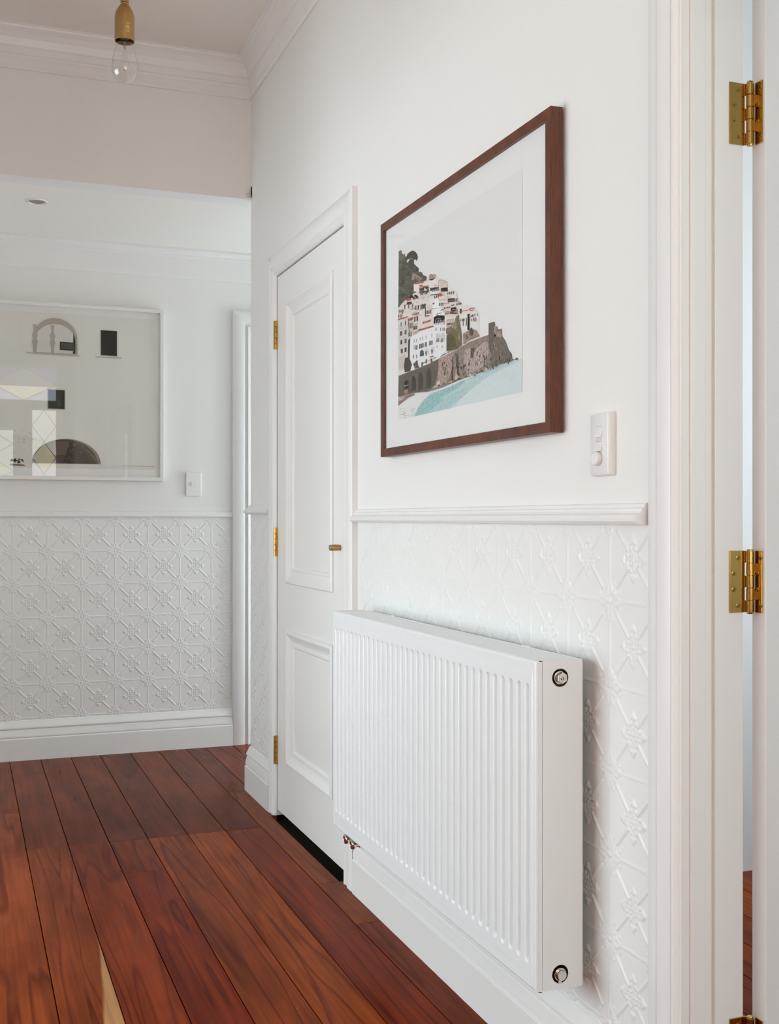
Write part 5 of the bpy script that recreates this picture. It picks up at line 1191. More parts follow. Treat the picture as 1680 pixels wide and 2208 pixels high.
 (8,(190, 168, 158),[(0.3283,0.2532),(0.3661,0.2479),(0.3472,0.2502),(0.3282,0.2518)]),
 (8,(190, 168, 158),[(0.2271,0.3097),(0.2649,0.304),(0.2559,0.3045),(0.227,0.3083)]),
 (8,(204, 188, 180),[(0.1024,0.2378),(0.1462,0.2324),(0.1265,0.2343),(0.1024,0.2363)]),
 (8,(200, 140, 122),[(0.1275,0.2855),(0.1502,0.2831),(0.1436,0.283),(0.1274,0.284)]),
 (8,(190, 168, 158),[(0.3147,0.2654),(0.3379,0.2627),(0.3356,0.2619),(0.3147,0.264)]),
 (8,(190, 168, 158),[(0.0979,0.2609),(0.1292,0.2572),(0.1365,0.2547),(0.0978,0.2594)]),
 (8,(176, 150, 140),[(0.1642,0.2895),(0.1778,0.2886),(0.1866,0.2858),(0.1642,0.288)]),
 (8,(200, 140, 122),[(0.3034,0.2319),(0.3252,0.2297),(0.3284,0.2279),(0.3034,0.2305)]),
 (8,(176, 150, 140),[(0.2376,0.3017),(0.2529,0.3003),(0.2593,0.2979),(0.2375,0.3003)]),
 (8,(200, 140, 122),[(0.1446,0.3171),(0.1716,0.3137),(0.167,0.3133),(0.1446,0.3157)]),
 (8,(200, 140, 122),[(0.3486,0.2291),(0.378,0.2255),(0.3794,0.2241),(0.3486,0.2277)]),
 (8,(190, 168, 158),[(0.1805,0.2264),(0.2172,0.222),(0.2021,0.2233),(0.1805,0.2249)]),
 (8,(190, 168, 158),[(0.175,0.2704),(0.2093,0.266),(0.1989,0.2666),(0.175,0.269)]),
 (8,(150, 130, 120),[(0.289,0.2101),(0.3247,0.2058),(0.3051,0.2079),(0.289,0.2087)]),
 (8,(150, 130, 120),[(0.1947,0.3078),(0.2091,0.3067),(0.2288,0.3017),(0.1946,0.3064)]),
 (8,(176, 150, 140),[(0.2609,0.2352),(0.2906,0.2317),(0.2912,0.2305),(0.2609,0.2338)]),
 (8,(200, 140, 122),[(0.1234,0.2773),(0.1507,0.2741),(0.1505,0.2729),(0.1233,0.2758)]),
 (8,(190, 168, 158),[(0.2735,0.248),(0.3091,0.2433),(0.2958,0.2445),(0.2735,0.2466)]),
 (8,(204, 188, 180),[(0.1672,0.2319),(0.1867,0.2304),(0.1888,0.2288),(0.1672,0.2304)]),
 (8,(150, 130, 120),[(0.0942,0.2744),(0.1367,0.2687),(0.133,0.2681),(0.0941,0.2729)]),
 (8,(176, 150, 140),[(0.2123,0.2542),(0.2531,0.2487),(0.2471,0.2486),(0.2123,0.2528)]),
 (8,(150, 130, 120),[(0.2984,0.252),(0.3329,0.2474),(0.3316,0.2464),(0.2984,0.2506)]),
 (8,(200, 140, 122),[(0.3717,0.2428),(0.3899,0.241),(0.3965,0.2387),(0.3717,0.2414)]),
 (8,(176, 150, 140),[(0.1065,0.2642),(0.1465,0.259),(0.1321,0.2602),(0.1064,0.2627)]),
 (8,(176, 150, 140),[(0.2799,0.239),(0.2936,0.2383),(0.3107,0.2341),(0.2798,0.2376)]),
 (8,(204, 188, 180),[(0.3085,0.2636),(0.3432,0.2588),(0.3333,0.2594),(0.3084,0.2622)]),
 (8,(190, 168, 158),[(0.1405,0.3255),(0.1555,0.3243),(0.1571,0.3227),(0.1405,0.324)]),
 (8,(200, 140, 122),[(0.2971,0.2613),(0.331,0.2567),(0.3109,0.2592),(0.297,0.2599)]),
 (8,(190, 168, 158),[(0.2575,0.2843),(0.2939,0.2791),(0.282,0.2801),(0.2575,0.2829)]),
 (8,(150, 130, 120),[(0.1067,0.2335),(0.1357,0.2305),(0.1295,0.2302),(0.1066,0.232)]),
 (8,(204, 188, 180),[(0.2428,0.2498),(0.2741,0.2459),(0.2717,0.2451),(0.2427,0.2483)]),
 (8,(190, 168, 158),[(0.2581,0.2754),(0.2947,0.2702),(0.2785,0.272),(0.2581,0.274)]),
 (8,(200, 140, 122),[(0.2867,0.2107),(0.3012,0.2099),(0.3151,0.2064),(0.2867,0.2093)]),
 (8,(204, 188, 180),[(0.055,0.2586),(0.0719,0.2575),(0.0916,0.2529),(0.0549,0.2571)]),
 (8,(176, 150, 140),[(0.2635,0.2158),(0.2962,0.2121),(0.2947,0.2111),(0.2635,0.2144)]),
 (8,(200, 140, 122),[(0.286,0.2497),(0.3234,0.2447),(0.3009,0.2475),(0.2859,0.2483)]),
 (8,(150, 130, 120),[(0.2016,0.2281),(0.2284,0.2253),(0.2251,0.2247),(0.2015,0.2267)]),
 (8,(204, 188, 180),[(0.3624,0.2226),(0.3812,0.2209),(0.3743,0.2209),(0.3623,0.2212)]),
 (8,(204, 188, 180),[(0.1828,0.2633),(0.219,0.2585),(0.213,0.2583),(0.1827,0.2618)]),
 (8,(176, 150, 140),[(0.0817,0.2767),(0.1251,0.2709),(0.1205,0.2704),(0.0816,0.2752)]),
 (8,(150, 130, 120),[(0.2822,0.2543),(0.2984,0.2531),(0.2989,0.2518),(0.2822,0.2529)]),
 (8,(190, 168, 158),[(0.3187,0.228),(0.3453,0.225),(0.3324,0.2261),(0.3186,0.2266)]),
 (8,(200, 140, 122),[(0.1521,0.3206),(0.1859,0.3158),(0.1816,0.3153),(0.152,0.3192)]),
 (8,(176, 150, 140),[(0.0396,0.2939),(0.0789,0.2886),(0.0592,0.2908),(0.0395,0.2923)]),
 (8,(204, 188, 180),[(0.32,0.2261),(0.3462,0.2232),(0.3381,0.2234),(0.3199,0.2247)]),
 (8,(176, 150, 140),[(0.0756,0.2897),(0.113,0.2847),(0.1055,0.2848),(0.0756,0.2882)]),
 (8,(176, 150, 140),[(0.2907,0.2036),(0.326,0.1995),(0.314,0.2003),(0.2906,0.2022)]),
 (8,(176, 150, 140),[(0.1266,0.2315),(0.1506,0.2293),(0.1413,0.2295),(0.1265,0.23)]),
 (8,(200, 140, 122),[(0.1151,0.2556),(0.1577,0.25),(0.1372,0.2522),(0.115,0.2541)]),
 (8,(150, 130, 120),[(0.2538,0.2234),(0.2809,0.2205),(0.2852,0.2185),(0.2537,0.222)]),
 (8,(190, 168, 158),[(0.2014,0.2849),(0.2378,0.2798),(0.226,0.2808),(0.2013,0.2835)]),
 (8,(204, 188, 180),[(0.1355,0.3205),(0.1718,0.3151),(0.1714,0.3139),(0.1354,0.319)]),
 (8,(200, 140, 122),[(0.3539,0.221),(0.3839,0.2174),(0.3755,0.2177),(0.3539,0.2196)]),
 (8,(190, 168, 158),[(0.136,0.2517),(0.168,0.2479),(0.1649,0.2472),(0.136,0.2502)]),
 (8,(176, 150, 140),[(0.0964,0.2776),(0.1314,0.2731),(0.1227,0.2734),(0.0963,0.2761)]),
 (9,(190, 184, 180),[(0,0.2351),(0.0787,0.2331),(0.0786,0.2322),(0,0.2342)]),
 (9,(190, 184, 180),[(0,0.212),(0.0778,0.2106),(0.0778,0.2097),(0,0.2111)]),
 (9,(190, 184, 180),[(0,0.19),(0.077,0.1891),(0.077,0.1883),(0,0.1891)]),
 (7,(112, 100, 64),[(0.3174,0.1733),(0.3486,0.1774),(0.3713,0.2081),(0.3856,0.2115),(0.3963,0.1845),(0.4046,0.1581),(0.4028,0.1371),(0.3662,0.1327),(0.3179,0.1355)]),
 (8,(150, 134, 114),[(0.3493,0.196),(0.3733,0.1999),(0.3772,0.1759),(0.3954,0.1614),(0.39,0.1429),(0.3818,0.1713),(0.3584,0.1828)]),
 (8,(86, 82, 48),[(0.319,0.1671),(0.3437,0.1733),(0.3672,0.1599),(0.3711,0.1398),(0.3471,0.1354),(0.3204,0.1371)]),
 (8,(126, 104, 86),[(0.314,0.1898),(0.3491,0.1901),(0.3543,0.1755),(0.3291,0.1735),(0.3145,0.1778)]),
 (7,(150, 130, 116),[(0.4094,0.1631),(0.4414,0.1658),(0.4549,0.1694),(0.4811,0.1596),(0.5,0.1436),(0.4672,0.1429),(0.4132,0.1405)]),
 (8,(84, 74, 60),[(0.4436,0.1674),(0.4572,0.1705),(0.4678,0.1588),(0.4631,0.1492),(0.4476,0.1535)]),
 (8,(98, 84, 70),[(0.4229,0.1572),(0.432,0.1587),(0.4429,0.1485),(0.4316,0.1464)]),
 (7,(60, 54, 50),[(0.0722,0.1978),(0.0862,0.2022),(0.0819,0.149),(0.0925,0.139),(0.0985,0.1318),(0.0859,0.1173),(0.0482,0.1187),(0.0416,0.1348),(0.0495,0.1555),(0.0706,0.1548)]),
 (6,(206, 192, 182),[(0.002,0.1652),(0.0499,0.1652),(0.0485,0.1274),(0.0056,0.1305)]),
 (8,(90, 78, 70),[(0.1065,0.1329),(0.1348,0.1399),(0.1399,0.1265),(0.1508,0.1188),(0.1173,0.1188)]),
 (8,(140, 124, 114),[(0.005,0.1151),(0.0888,0.117),(0.2049,0.1199),(0.2777,0.125),(0.3176,0.1272),(0.4084,0.1354),(0.4404,0.1384),(0.4977,0.1402),(0.5451,0.14),(0.569,0.1385),(0.589,0.1301),(0.5664,0.0683),(0.5499,0.0664),(0.5035,0.0633),(0.4376,0.0614),(0.3442,0.0567),(0.295,0.0527),(0.2024,0.052),(0.1263,0.0577),(0.003,0.0592)]),
 (9,(96, 86, 78),[(0.005,0.1141),(0.0888,0.1159),(0.2049,0.1192),(0.2674,0.1233),(0.2663,0.0922),(0.2445,0.0582),(0.1918,0.0546),(0.1038,0.0607),(0.003,0.0603)]),
 (10,(170, 150, 138),[(0.2777,0.1246),(0.3176,0.1272),(0.3755,0.1314),(0.356,0.1184),(0.3451,0.0825),(0.3151,0.0604),(0.2752,0.0568),(0.2663,0.0922)]),
 (11,(60, 54, 50),[(0.0954,0.0638),(0.0966,0.0946),(0.1058,0.1023),(0.1145,0.1021),(0.1258,0.0912),(0.1271,0.0657)]),
 (11,(60, 54, 50),[(0.1419,0.0609),(0.1433,0.0987),(0.1529,0.1062),(0.1621,0.1059),(0.1739,0.0951),(0.1749,0.0627)]),
 (11,(60, 54, 50),[(0.1948,0.0615),(0.1962,0.1017),(0.2054,0.109),(0.2143,0.1088),(0.2257,0.0981),(0.2265,0.0632)]),
 (11,(74, 68, 64),[(0.0392,0.0675),(0.0401,0.0935),(0.0581,0.1002),(0.0694,0.0924),(0.0707,0.0664)]),
 (11,(74, 68, 64),[(0.0521,0.0662),(0.0532,0.0953),(0.0709,0.1019),(0.0823,0.0941),(0.0835,0.065)]),
 (12,(150, 120, 104),[(0.0453,0.0734),(0.0728,0.0737),(0.0741,0.0617),(0.0461,0.0635)]),
 (12,(176, 170, 166),[(0.0439,0.0844),(0.0761,0.0841),(0.076,0.0826),(0.0438,0.0827)]),
 (11,(90, 78, 72),[(0.3682,0.1226),(0.3823,0.1226),(0.3883,0.0966),(0.392,0.0691),(0.3805,0.0724),(0.3754,0.1003)]),
 (11,(90, 78, 72),[(0.3522,0.116),(0.357,0.1163),(0.3551,0.0657),(0.3474,0.0646),(0.348,0.0822)]),
 (11,(90, 78, 72),[(0.4542,0.1241),(0.4709,0.1232),(0.4693,0.1031),(0.4603,0.0987),(0.4527,0.1091)]),
 (11,(90, 78, 72),[(0.4857,0.1102),(0.4902,0.1106),(0.4886,0.1024),(0.4846,0.102)]),
 (10,(176, 158, 150),[(0.4217,0.1249),(0.4533,0.1261),(0.4524,0.0997),(0.4795,0.1167),(0.5187,0.1278),(0.5396,0.1248),(0.5471,0.0999),(0.5167,0.0746),(0.4645,0.068),(0.4289,0.0724),(0.4162,0.0969)]),
 (10,(104, 92, 82),[(0.5451,0.14),(0.5453,0.1651),(0.5699,0.1641),(0.5748,0.1626),(0.5715,0.14),(0.5851,0.1325),(0.56,0.1163),(0.5635,0.0977),(0.5473,0.1054),(0.546,0.1275)]),
 (10,(160, 142, 130),[(0.572,0.1526),(0.585,0.1523),(0.5878,0.1428),(0.6078,0.1415),(0.6088,0.1253),(0.5729,0.1325)]),
 (11,(116, 100, 86),[(0.5855,0.1446),(0.6094,0.143),(0.6013,0.1393),(0.5869,0.1401)]),
 (9,(112, 100, 90),[(0.5607,0.1362),(0.6089,0.1271),(0.6261,0.1138),(0.6323,0.1032),(0.6396,0.0933),(0.6539,0.0834),(0.6566,0.0726),(0.6705,0.07),(0.6418,0.0689),(0.5987,0.0692),(0.5664,0.0679),(0.5459,0.0672),(0.5637,0.1031)]),
 (9,(92, 82, 74),[(0.6693,0.0695),(0.6743,0.0733),(0.6806,0.072),(0.682,0.0678)]),
 (11,(166, 148, 138),[(0.2909,0.1067),(0.2956,0.1073),(0.2964,0.1032),(0.2922,0.1032)]),
 (11,(182, 164, 154),[(0.4623,0.0817),(0.4664,0.0826),(0.467,0.0776),(0.4633,0.0774)]),
 (11,(150, 134, 124),[(0.3614,0.0814),(0.3673,0.0815),(0.3683,0.0783),(0.3631,0.0785)]),
 (11,(84, 76, 66),[(0.6104,0.0912),(0.6148,0.0919),(0.6155,0.0872),(0.6116,0.0871)]),
 (11,(132, 118, 106),[(0.5657,0.0678),(0.5694,0.0693),(0.57,0.0623),(0.5666,0.0617)]),
 (11,(166, 148, 138),[(0.4369,0.074),(0.441,0.075),(0.4416,0.0698),(0.438,0.0695)]),
 (11,(166, 148, 138),[(0.5023,0.0972),(0.5051,0.0983),(0.5055,0.093),(0.503,0.0926)]),
 (11,(150, 134, 124),[(0.3799,0.1094),(0.387,0.1101),(0.3882,0.1042),(0.3818,0.1042)]),
 (11,(110, 96, 88),[(0.4218,0.0741),(0.4281,0.0745),(0.4292,0.0705),(0.4236,0.0706)]),
 (11,(150, 134, 124),[(0.3992,0.0666),(0.4055,0.0667),(0.4066,0.0635),(0.401,0.0637)]),
 (11,(110, 96, 88),[(0.5353,0.0749),(0.5416,0.0762),(0.5425,0.0689),(0.5369,0.0686)]),
 (11,(74, 66, 60),[(0.5199,0.1069),(0.5222,0.1081),(0.5224,0.1028),(0.5205,0.1024)]),
 (11,(110, 96, 88),[(0.473,0.0652),(0.4758,0.0673),(0.476,0.0586),(0.4735,0.0577)]),
 (11,(112, 100, 86),[(0.6358,0.0715),(0.6398,0.0733),(0.6402,0.065),(0.6368,0.0642)]),
 (11,(150, 136, 124),[(0.5728,0.1147),(0.5773,0.1163),(0.5779,0.1081),(0.5738,0.1075)]),
 (11,(150, 136, 124),[(0.6149,0.0828),(0.6181,0.0835),(0.6185,0.0794),(0.6157,0.0792)]),
 (11,(166, 148, 138),[(0.4146,0.0865),(0.419,0.0872),(0.4197,0.0826),(0.4157,0.0825)]),
 (11,(110, 96, 88),[(0.3186,0.0851),(0.3239,0.0865),(0.3246,0.0794),(0.32,0.079)]),
 (11,(88, 78, 70),[(0.4399,0.0781),(0.4443,0.0792),(0.4449,0.0733),(0.441,0.073)]),
 (11,(166, 148, 138),[(0.5212,0.0875),(0.5264,0.0884),(0.5273,0.0827),(0.5226,0.0825)]),
 (11,(182, 164, 154),[(0.3476,0.0694),(0.3537,0.0696),(0.3547,0.0662),(0.3493,0.0664)]),
 (11,(150, 134, 124),[(0.541,0.0866),(0.547,0.0878),(0.548,0.0807),(0.5426,0.0804)]),
 (11,(150, 134, 124),[(0.3964,0.0808),(0.4014,0.0825),(0.4021,0.0744),(0.3976,0.0738)]),
 (11,(128, 112, 102),[(0.3833,0.092),(0.3873,0.0929),(0.3879,0.0879),(0.3843,0.0877)]),
 (11,(74, 66, 60),[(0.5183,0.098),(0.5243,0.0981),(0.5254,0.0945),(0.52,0.0947)]),
 (11,(110, 96, 88),[(0.3724,0.0978),(0.3798,0.0994),(0.381,0.0902),(0.3743,0.0897)]),
 (11,(150, 134, 124),[(0.445,0.0936),(0.4494,0.0941),(0.45,0.0902),(0.4462,0.0902)]),
 (11,(88, 78, 70),[(0.5512,0.1164),(0.5573,0.1177),(0.5582,0.11),(0.5527,0.1097)]),
 (11,(70, 62, 56),[(0.5623,0.0733),(0.5686,0.0736),(0.5697,0.0696),(0.5641,0.0698)]),
 (11,(166, 148, 138),[(0.3187,0.0899),(0.3216,0.0923),(0.3218,0.0828),(0.3192,0.0817)]),
 (11,(182, 164, 154),[(0.284,0.1006),(0.2886,0.1027),(0.2891,0.0932),(0.2851,0.0924)]),
 (11,(88, 78, 70),[(0.3093,0.0889),(0.3138,0.0906),(0.3144,0.0827),(0.3104,0.0821)]),
 (11,(112, 100, 86),[(0.5634,0.1189),(0.5659,0.1209),(0.5661,0.1125),(0.5638,0.1116)]),
 (11,(150, 134, 124),[(0.5354,0.0916),(0.5397,0.092),(0.5404,0.0885),(0.5365,0.0885)]),
 (11,(74, 66, 60),[(0.5306,0.0962),(0.5365,0.0977),(0.5373,0.0896),(0.5322,0.0892)]),
 (11,(112, 100, 86),[(0.6335,0.0767),(0.6361,0.0774),(0.6365,0.0738),(0.6342,0.0736)]),
 (11,(166, 148, 138),[(0.552,0.0716),(0.557,0.072),(0.5579,0.0685),(0.5534,0.0686)]),
 (11,(128, 112, 102),[(0.2899,0.1105),(0.2968,0.1116),(0.2978,0.1045),(0.2917,0.1043)]),
 (11,(166, 148, 138),[(0.4121,0.0902),(0.419,0.0914),(0.4201,0.084),(0.414,0.0837)]),
 (11,(84, 76, 66),[(0.6207,0.0726),(0.6228,0.074),(0.6231,0.0683),(0.6211,0.0677)]),
 (11,(150, 134, 124),[(0.3981,0.0938),(0.402,0.0957),(0.4025,0.0874),(0.3991,0.0867)]),
 (11,(128, 112, 102),[(0.5196,0.0858),(0.5253,0.0873),(0.5261,0.0793),(0.5211,0.0788)]),
 (11,(166, 148, 138),[(0.3157,0.1117),(0.3216,0.1135),(0.3224,0.1046),(0.3172,0.1041)]),
 (11,(166, 148, 138),[(0.3501,0.1039),(0.3528,0.1061),(0.3531,0.0973),(0.3506,0.0964)]),
 (11,(88, 78, 70),[(0.405,0.1033),(0.4082,0.1054),(0.4084,0.0966),(0.4056,0.0957)]),
 (11,(128, 112, 102),[(0.4733,0.0651),(0.4767,0.0667),(0.4772,0.0597),(0.4741,0.0591)]),
 (11,(128, 112, 102),[(0.402,0.0891),(0.4094,0.0902),(0.4105,0.0829),(0.4039,0.0826)]),
 (11,(84, 76, 66),[(0.5768,0.0752),(0.582,0.0764),(0.5828,0.0697),(0.5781,0.0693)]),
 (11,(74, 66, 60),[(0.3016,0.0871),(0.3072,0.0887),(0.308,0.0804),(0.303,0.0798)]),
 (11,(128, 112, 102),[(0.3048,0.0947),(0.3098,0.0966),(0.3105,0.0877),(0.306,0.087)]),
 (11,(112, 100, 86),[(0.5637,0.1051),(0.5668,0.1066),(0.5672,0.0998),(0.5644,0.0992)]),
 (11,(74, 66, 60),[(0.3455,0.0852),(0.3512,0.0862),(0.352,0.08),(0.3469,0.0797)]),
 (11,(88, 78, 70),[(0.2905,0.1112),(0.2942,0.1124),(0.2947,0.1066),(0.2914,0.1062)]),
 (11,(150, 134, 124),[(0.4241,0.0694),(0.4286,0.071),(0.4291,0.0636),(0.4252,0.063)]),
 (11,(110, 96, 88),[(0.5025,0.0868),(0.5055,0.0873),(0.506,0.0839),(0.5033,0.0838)]),
 (11,(74, 66, 60),[(0.553,0.0878),(0.5585,0.0891),(0.5593,0.0818),(0.5545,0.0814)]),
 (11,(132, 118, 106),[(0.6092,0.0856),(0.6154,0.0864),(0.6163,0.0803),(0.6108,0.0802)]),
 (11,(132, 118, 106),[(0.6427,0.0717),(0.645,0.0723),(0.6452,0.069),(0.6432,0.0688)]),
 (11,(110, 96, 88),[(0.5487,0.118),(0.5545,0.119),(0.5553,0.1127),(0.5502,0.1125)]),
 (11,(84, 76, 66),[(0.5831,0.0734),(0.5871,0.0754),(0.5875,0.0666),(0.584,0.0658)]),
 (11,(132, 118, 106),[(0.5988,0.0848),(0.6012,0.086),(0.6015,0.0807),(0.5993,0.0802)]),
 (11,(88, 78, 70),[(0.5201,0.0767),(0.5254,0.0772),(0.5264,0.0728),(0.5216,0.0727)]),
 (11,(132, 118, 106),[(0.5615,0.0681),(0.5672,0.0685),(0.5682,0.0645),(0.5631,0.0645)]),
 (11,(182, 164, 154),[(0.493,0.072),(0.4973,0.0741),(0.4978,0.065),(0.494,0.0642)]),
 (11,(166, 148, 138),[(0.4708,0.0744),(0.4777,0.0751),(0.4788,0.0693),(0.4727,0.0692)]),
 (11,(166, 148, 138),[(0.4923,0.0861),(0.497,0.0872),(0.4977,0.081),(0.4935,0.0807)]),
 (11,(150, 134, 124),[(0.5188,0.0993),(0.5246,0.1002),(0.5255,0.0942),(0.5203,0.094)]),
 (11,(166, 148, 138),[(0.2874,0.0816),(0.2942,0.0832),(0.2951,0.0745),(0.2891,0.074)]),
 (11,(132, 118, 106),[(0.6425,0.0777),(0.6451,0.0783),(0.6454,0.0748),(0.643,0.0746)]),
 (11,(166, 148, 138),[(0.4635,0.0759),(0.4659,0.0779),(0.4661,0.0697),(0.4639,0.0688)]),
 (11,(128, 112, 102),[(0.3361,0.0675),(0.3396,0.0693),(0.3401,0.0615),(0.3369,0.0608)]),
 (11,(74, 66, 60),[(0.5017,0.1032),(0.5039,0.1043),(0.5042,0.0992),(0.5021,0.0988)]),
 (11,(182, 164, 154),[(0.3653,0.0687),(0.3685,0.0707),(0.3688,0.0624),(0.366,0.0616)]),
 (11,(110, 96, 88),[(0.3424,0.1125),(0.3462,0.1133),(0.3467,0.1087),(0.3434,0.1085)]),
 (11,(166, 148, 138),[(0.4333,0.0783),(0.4365,0.08),(0.4369,0.0725),(0.434,0.0717)]),
 (11,(112, 100, 86),[(0.5962,0.0837),(0.6009,0.0854),(0.6015,0.0772),(0.5973,0.0766)]),
 (11,(150, 134, 124),[(0.2898,0.1029),(0.2948,0.1041),(0.2956,0.0976),(0.2911,0.0973)]),
 (11,(150, 136, 124),[(0.5661,0.0822),(0.5724,0.0829),(0.5734,0.0774),(0.5678,0.0774)]),
 (11,(150, 134, 124),[(0.413,0.0941),(0.4183,0.0958),(0.419,0.0872),(0.4143,0.0865)]),
 (11,(110, 96, 88),[(0.5238,0.0681),(0.5295,0.0683),(0.5306,0.0648),(0.5254,0.065)]),
 (11,(132, 118, 106),[(0.5903,0.0865),(0.595,0.0874),(0.5957,0.0821),(0.5915,0.0819)]),
 (11,(74, 66, 60),[(0.3944,0.0914),(0.3978,0.0922),(0.3982,0.0879),(0.3952,0.0876)]),
 (11,(74, 66, 60),[(0.3087,0.0988),(0.3142,0.1003),(0.315,0.0924),(0.3101,0.0919)]),
 (11,(88, 78, 70),[(0.3163,0.1036),(0.3227,0.104),(0.3239,0.0997),(0.3181,0.0999)]),
 (11,(112, 100, 86),[(0.588,0.1092),(0.5905,0.111),(0.5907,0.1035),(0.5885,0.1027)]),
 (11,(166, 148, 138),[(0.3106,0.0754),(0.3177,0.0762),(0.3189,0.0703),(0.3125,0.0702)]),
 (11,(150, 134, 124),[(0.5432,0.1104),(0.5495,0.1115),(0.5505,0.1044),(0.5448,0.1042)]),
 (11,(128, 112, 102),[(0.4972,0.0933),(0.5017,0.094),(0.5025,0.0894),(0.4984,0.0893)]),
 (11,(74, 66, 60),[(0.4406,0.0913),(0.4478,0.0924),(0.4489,0.085),(0.4425,0.0848)]),
 (11,(110, 96, 88),[(0.5218,0.0931),(0.5275,0.0948),(0.5283,0.086),(0.5232,0.0855)]),
 (11,(88, 78, 70),[(0.3793,0.0756),(0.3846,0.076),(0.3855,0.0724),(0.3808,0.0725)]),
 (11,(132, 118, 106),[(0.5743,0.0739),(0.5799,0.0756),(0.5807,0.0672),(0.5757,0.0666)]),
 (11,(112, 100, 86),[(0.5762,0.0903),(0.5812,0.0912),(0.582,0.0856),(0.5775,0.0854)]),
 (11,(74, 66, 60),[(0.5243,0.0767),(0.5288,0.0771),(0.5297,0.0737),(0.5256,0.0738)]),
 (11,(150, 134, 124),[(0.33,0.0797),(0.3375,0.0799),(0.3389,0.076),(0.3321,0.0763)]),
 (11,(166, 148, 138),[(0.3532,0.1139),(0.3576,0.1155),(0.3582,0.1076),(0.3542,0.107)]),
 (11,(84, 76, 66),[(0.635,0.0788),(0.6386,0.0806),(0.639,0.0727),(0.6357,0.072)]),
 (11,(70, 62, 56),[(0.6443,0.0767),(0.6484,0.078),(0.6489,0.0714),(0.6453,0.071)]),
 (11,(132, 118, 106),[(0.5775,0.1072),(0.5836,0.1085),(0.5845,0.1007),(0.5791,0.1004)]),
 (11,(112, 100, 86),[(0.6403,0.0726),(0.6444,0.0732),(0.645,0.069),(0.6413,0.0689)]),
 (11,(128, 112, 102),[(0.3941,0.0727),(0.3998,0.0737),(0.4008,0.0676),(0.3956,0.0674)]),
 (11,(150, 134, 124),[(0.4435,0.0967),(0.4492,0.0983),(0.45,0.0902),(0.445,0.0897)]),
 (11,(88, 78, 70),[(0.535,0.112),(0.5379,0.1133),(0.5381,0.107),(0.5356,0.1065)]),
 (11,(110, 96, 88),[(0.5355,0.0699),(0.54,0.0717),(0.5405,0.0633),(0.5366,0.0627)]),
 (11,(182, 164, 154),[(0.484,0.0801),(0.4888,0.0817),(0.4894,0.0741),(0.4852,0.0736)]),
 (11,(70, 62, 56),[(0.6047,0.0759),(0.6089,0.0771),(0.6096,0.0707),(0.6057,0.0703)]),
 (11,(70, 62, 56),[(0.6438,0.0712),(0.6479,0.0716),(0.6487,0.0682),(0.645,0.0682)]),
 (11,(150, 136, 124),[(0.5899,0.1046),(0.5933,0.1063),(0.5937,0.0987),(0.5907,0.098)]),
 (11,(88, 78, 70),[(0.5252,0.0909),(0.5299,0.0919),(0.5306,0.0864),(0.5265,0.0862)]),
 (11,(84, 76, 66),[(0.6272,0.0789),(0.6323,0.0804),(0.633,0.0728),(0.6285,0.0723)]),
 (11,(166, 148, 138),[(0.3739,0.0852),(0.377,0.0866),(0.3773,0.0803),(0.3746,0.0797)]),
 (11,(132, 118, 106),[(0.5993,0.0923),(0.6039,0.0935),(0.6046,0.087),(0.6005,0.0866)]),
 (11,(112, 100, 86),[(0.6188,0.0711),(0.6217,0.0715),(0.6222,0.0687),(0.6196,0.0687)]),
 (11,(128, 112, 102),[(0.2935,0.1005),(0.3008,0.1017),(0.3019,0.094),(0.2954,0.0937)]),
 (11,(132, 118, 106),[(0.5663,0.103),(0.57,0.1044),(0.5706,0.0975),(0.5672,0.097)]),
 (11,(150, 136, 124),[(0.6317,0.0769),(0.6367,0.0778),(0.6374,0.0722),(0.633,0.072)]),
 (11,(74, 66, 60),[(0.4254,0.1173),(0.4288,0.118),(0.4294,0.114),(0.4263,0.1139)]),
 (11,(132, 118, 106),[(0.5864,0.1072),(0.5887,0.1077),(0.5889,0.1047),(0.587,0.1045)]),
 (11,(70, 62, 56),[(0.5836,0.0798),(0.587,0.0807),(0.5875,0.0759),(0.5845,0.0756)]),
 (11,(128, 112, 102),[(0.3507,0.0664),(0.358,0.0666),(0.3594,0.0627),(0.3528,0.0629)]),
 (11,(166, 148, 138),[(0.2913,0.0713),(0.299,0.0727),(0.3002,0.0646),(0.2934,0.0643)]),
 (11,(182, 164, 154),[(0.5277,0.0715),(0.5311,0.0736),(0.5314,0.0649),(0.5284,0.064)]),
 (11,(74, 66, 60),[(0.3005,0.1126),(0.307,0.1133),(0.3079,0.1076),(0.3022,0.1075)]),
 (11,(74, 66, 60),[(0.3246,0.0731),(0.3271,0.0739),(0.3275,0.07),(0.3253,0.0697)]),
 (11,(132, 118, 106),[(0.5969,0.0968),(0.603,0.0967),(0.6041,0.0938),(0.5987,0.0942)]),
 (11,(70, 62, 56),[(0.5975,0.0819),(0.6008,0.083),(0.6012,0.0773),(0.5983,0.0769)]),
 (11,(128, 112, 102),[(0.2878,0.0971),(0.2906,0.0981),(0.291,0.0932),(0.2885,0.0929)]),
 (11,(70, 62, 56),[(0.5668,0.1147),(0.5711,0.1158),(0.5718,0.1099),(0.5679,0.1096)]),
 (11,(132, 118, 106),[(0.6072,0.0845),(0.611,0.0851),(0.6117,0.081),(0.6082,0.0809)]),
 (11,(110, 96, 88),[(0.3888,0.0979),(0.3954,0.0982),(0.3966,0.0941),(0.3907,0.0943)]),
 (11,(110, 96, 88),[(0.4813,0.0902),(0.4853,0.0921),(0.4858,0.0837),(0.4822,0.083)]),
 (11,(150, 136, 124),[(0.6318,0.0795),(0.6364,0.08),(0.6373,0.0758),(0.6331,0.0758)]),
 (11,(110, 96, 88),[(0.3815,0.0854),(0.3868,0.0856),(0.3878,0.0822),(0.383,0.0824)]),
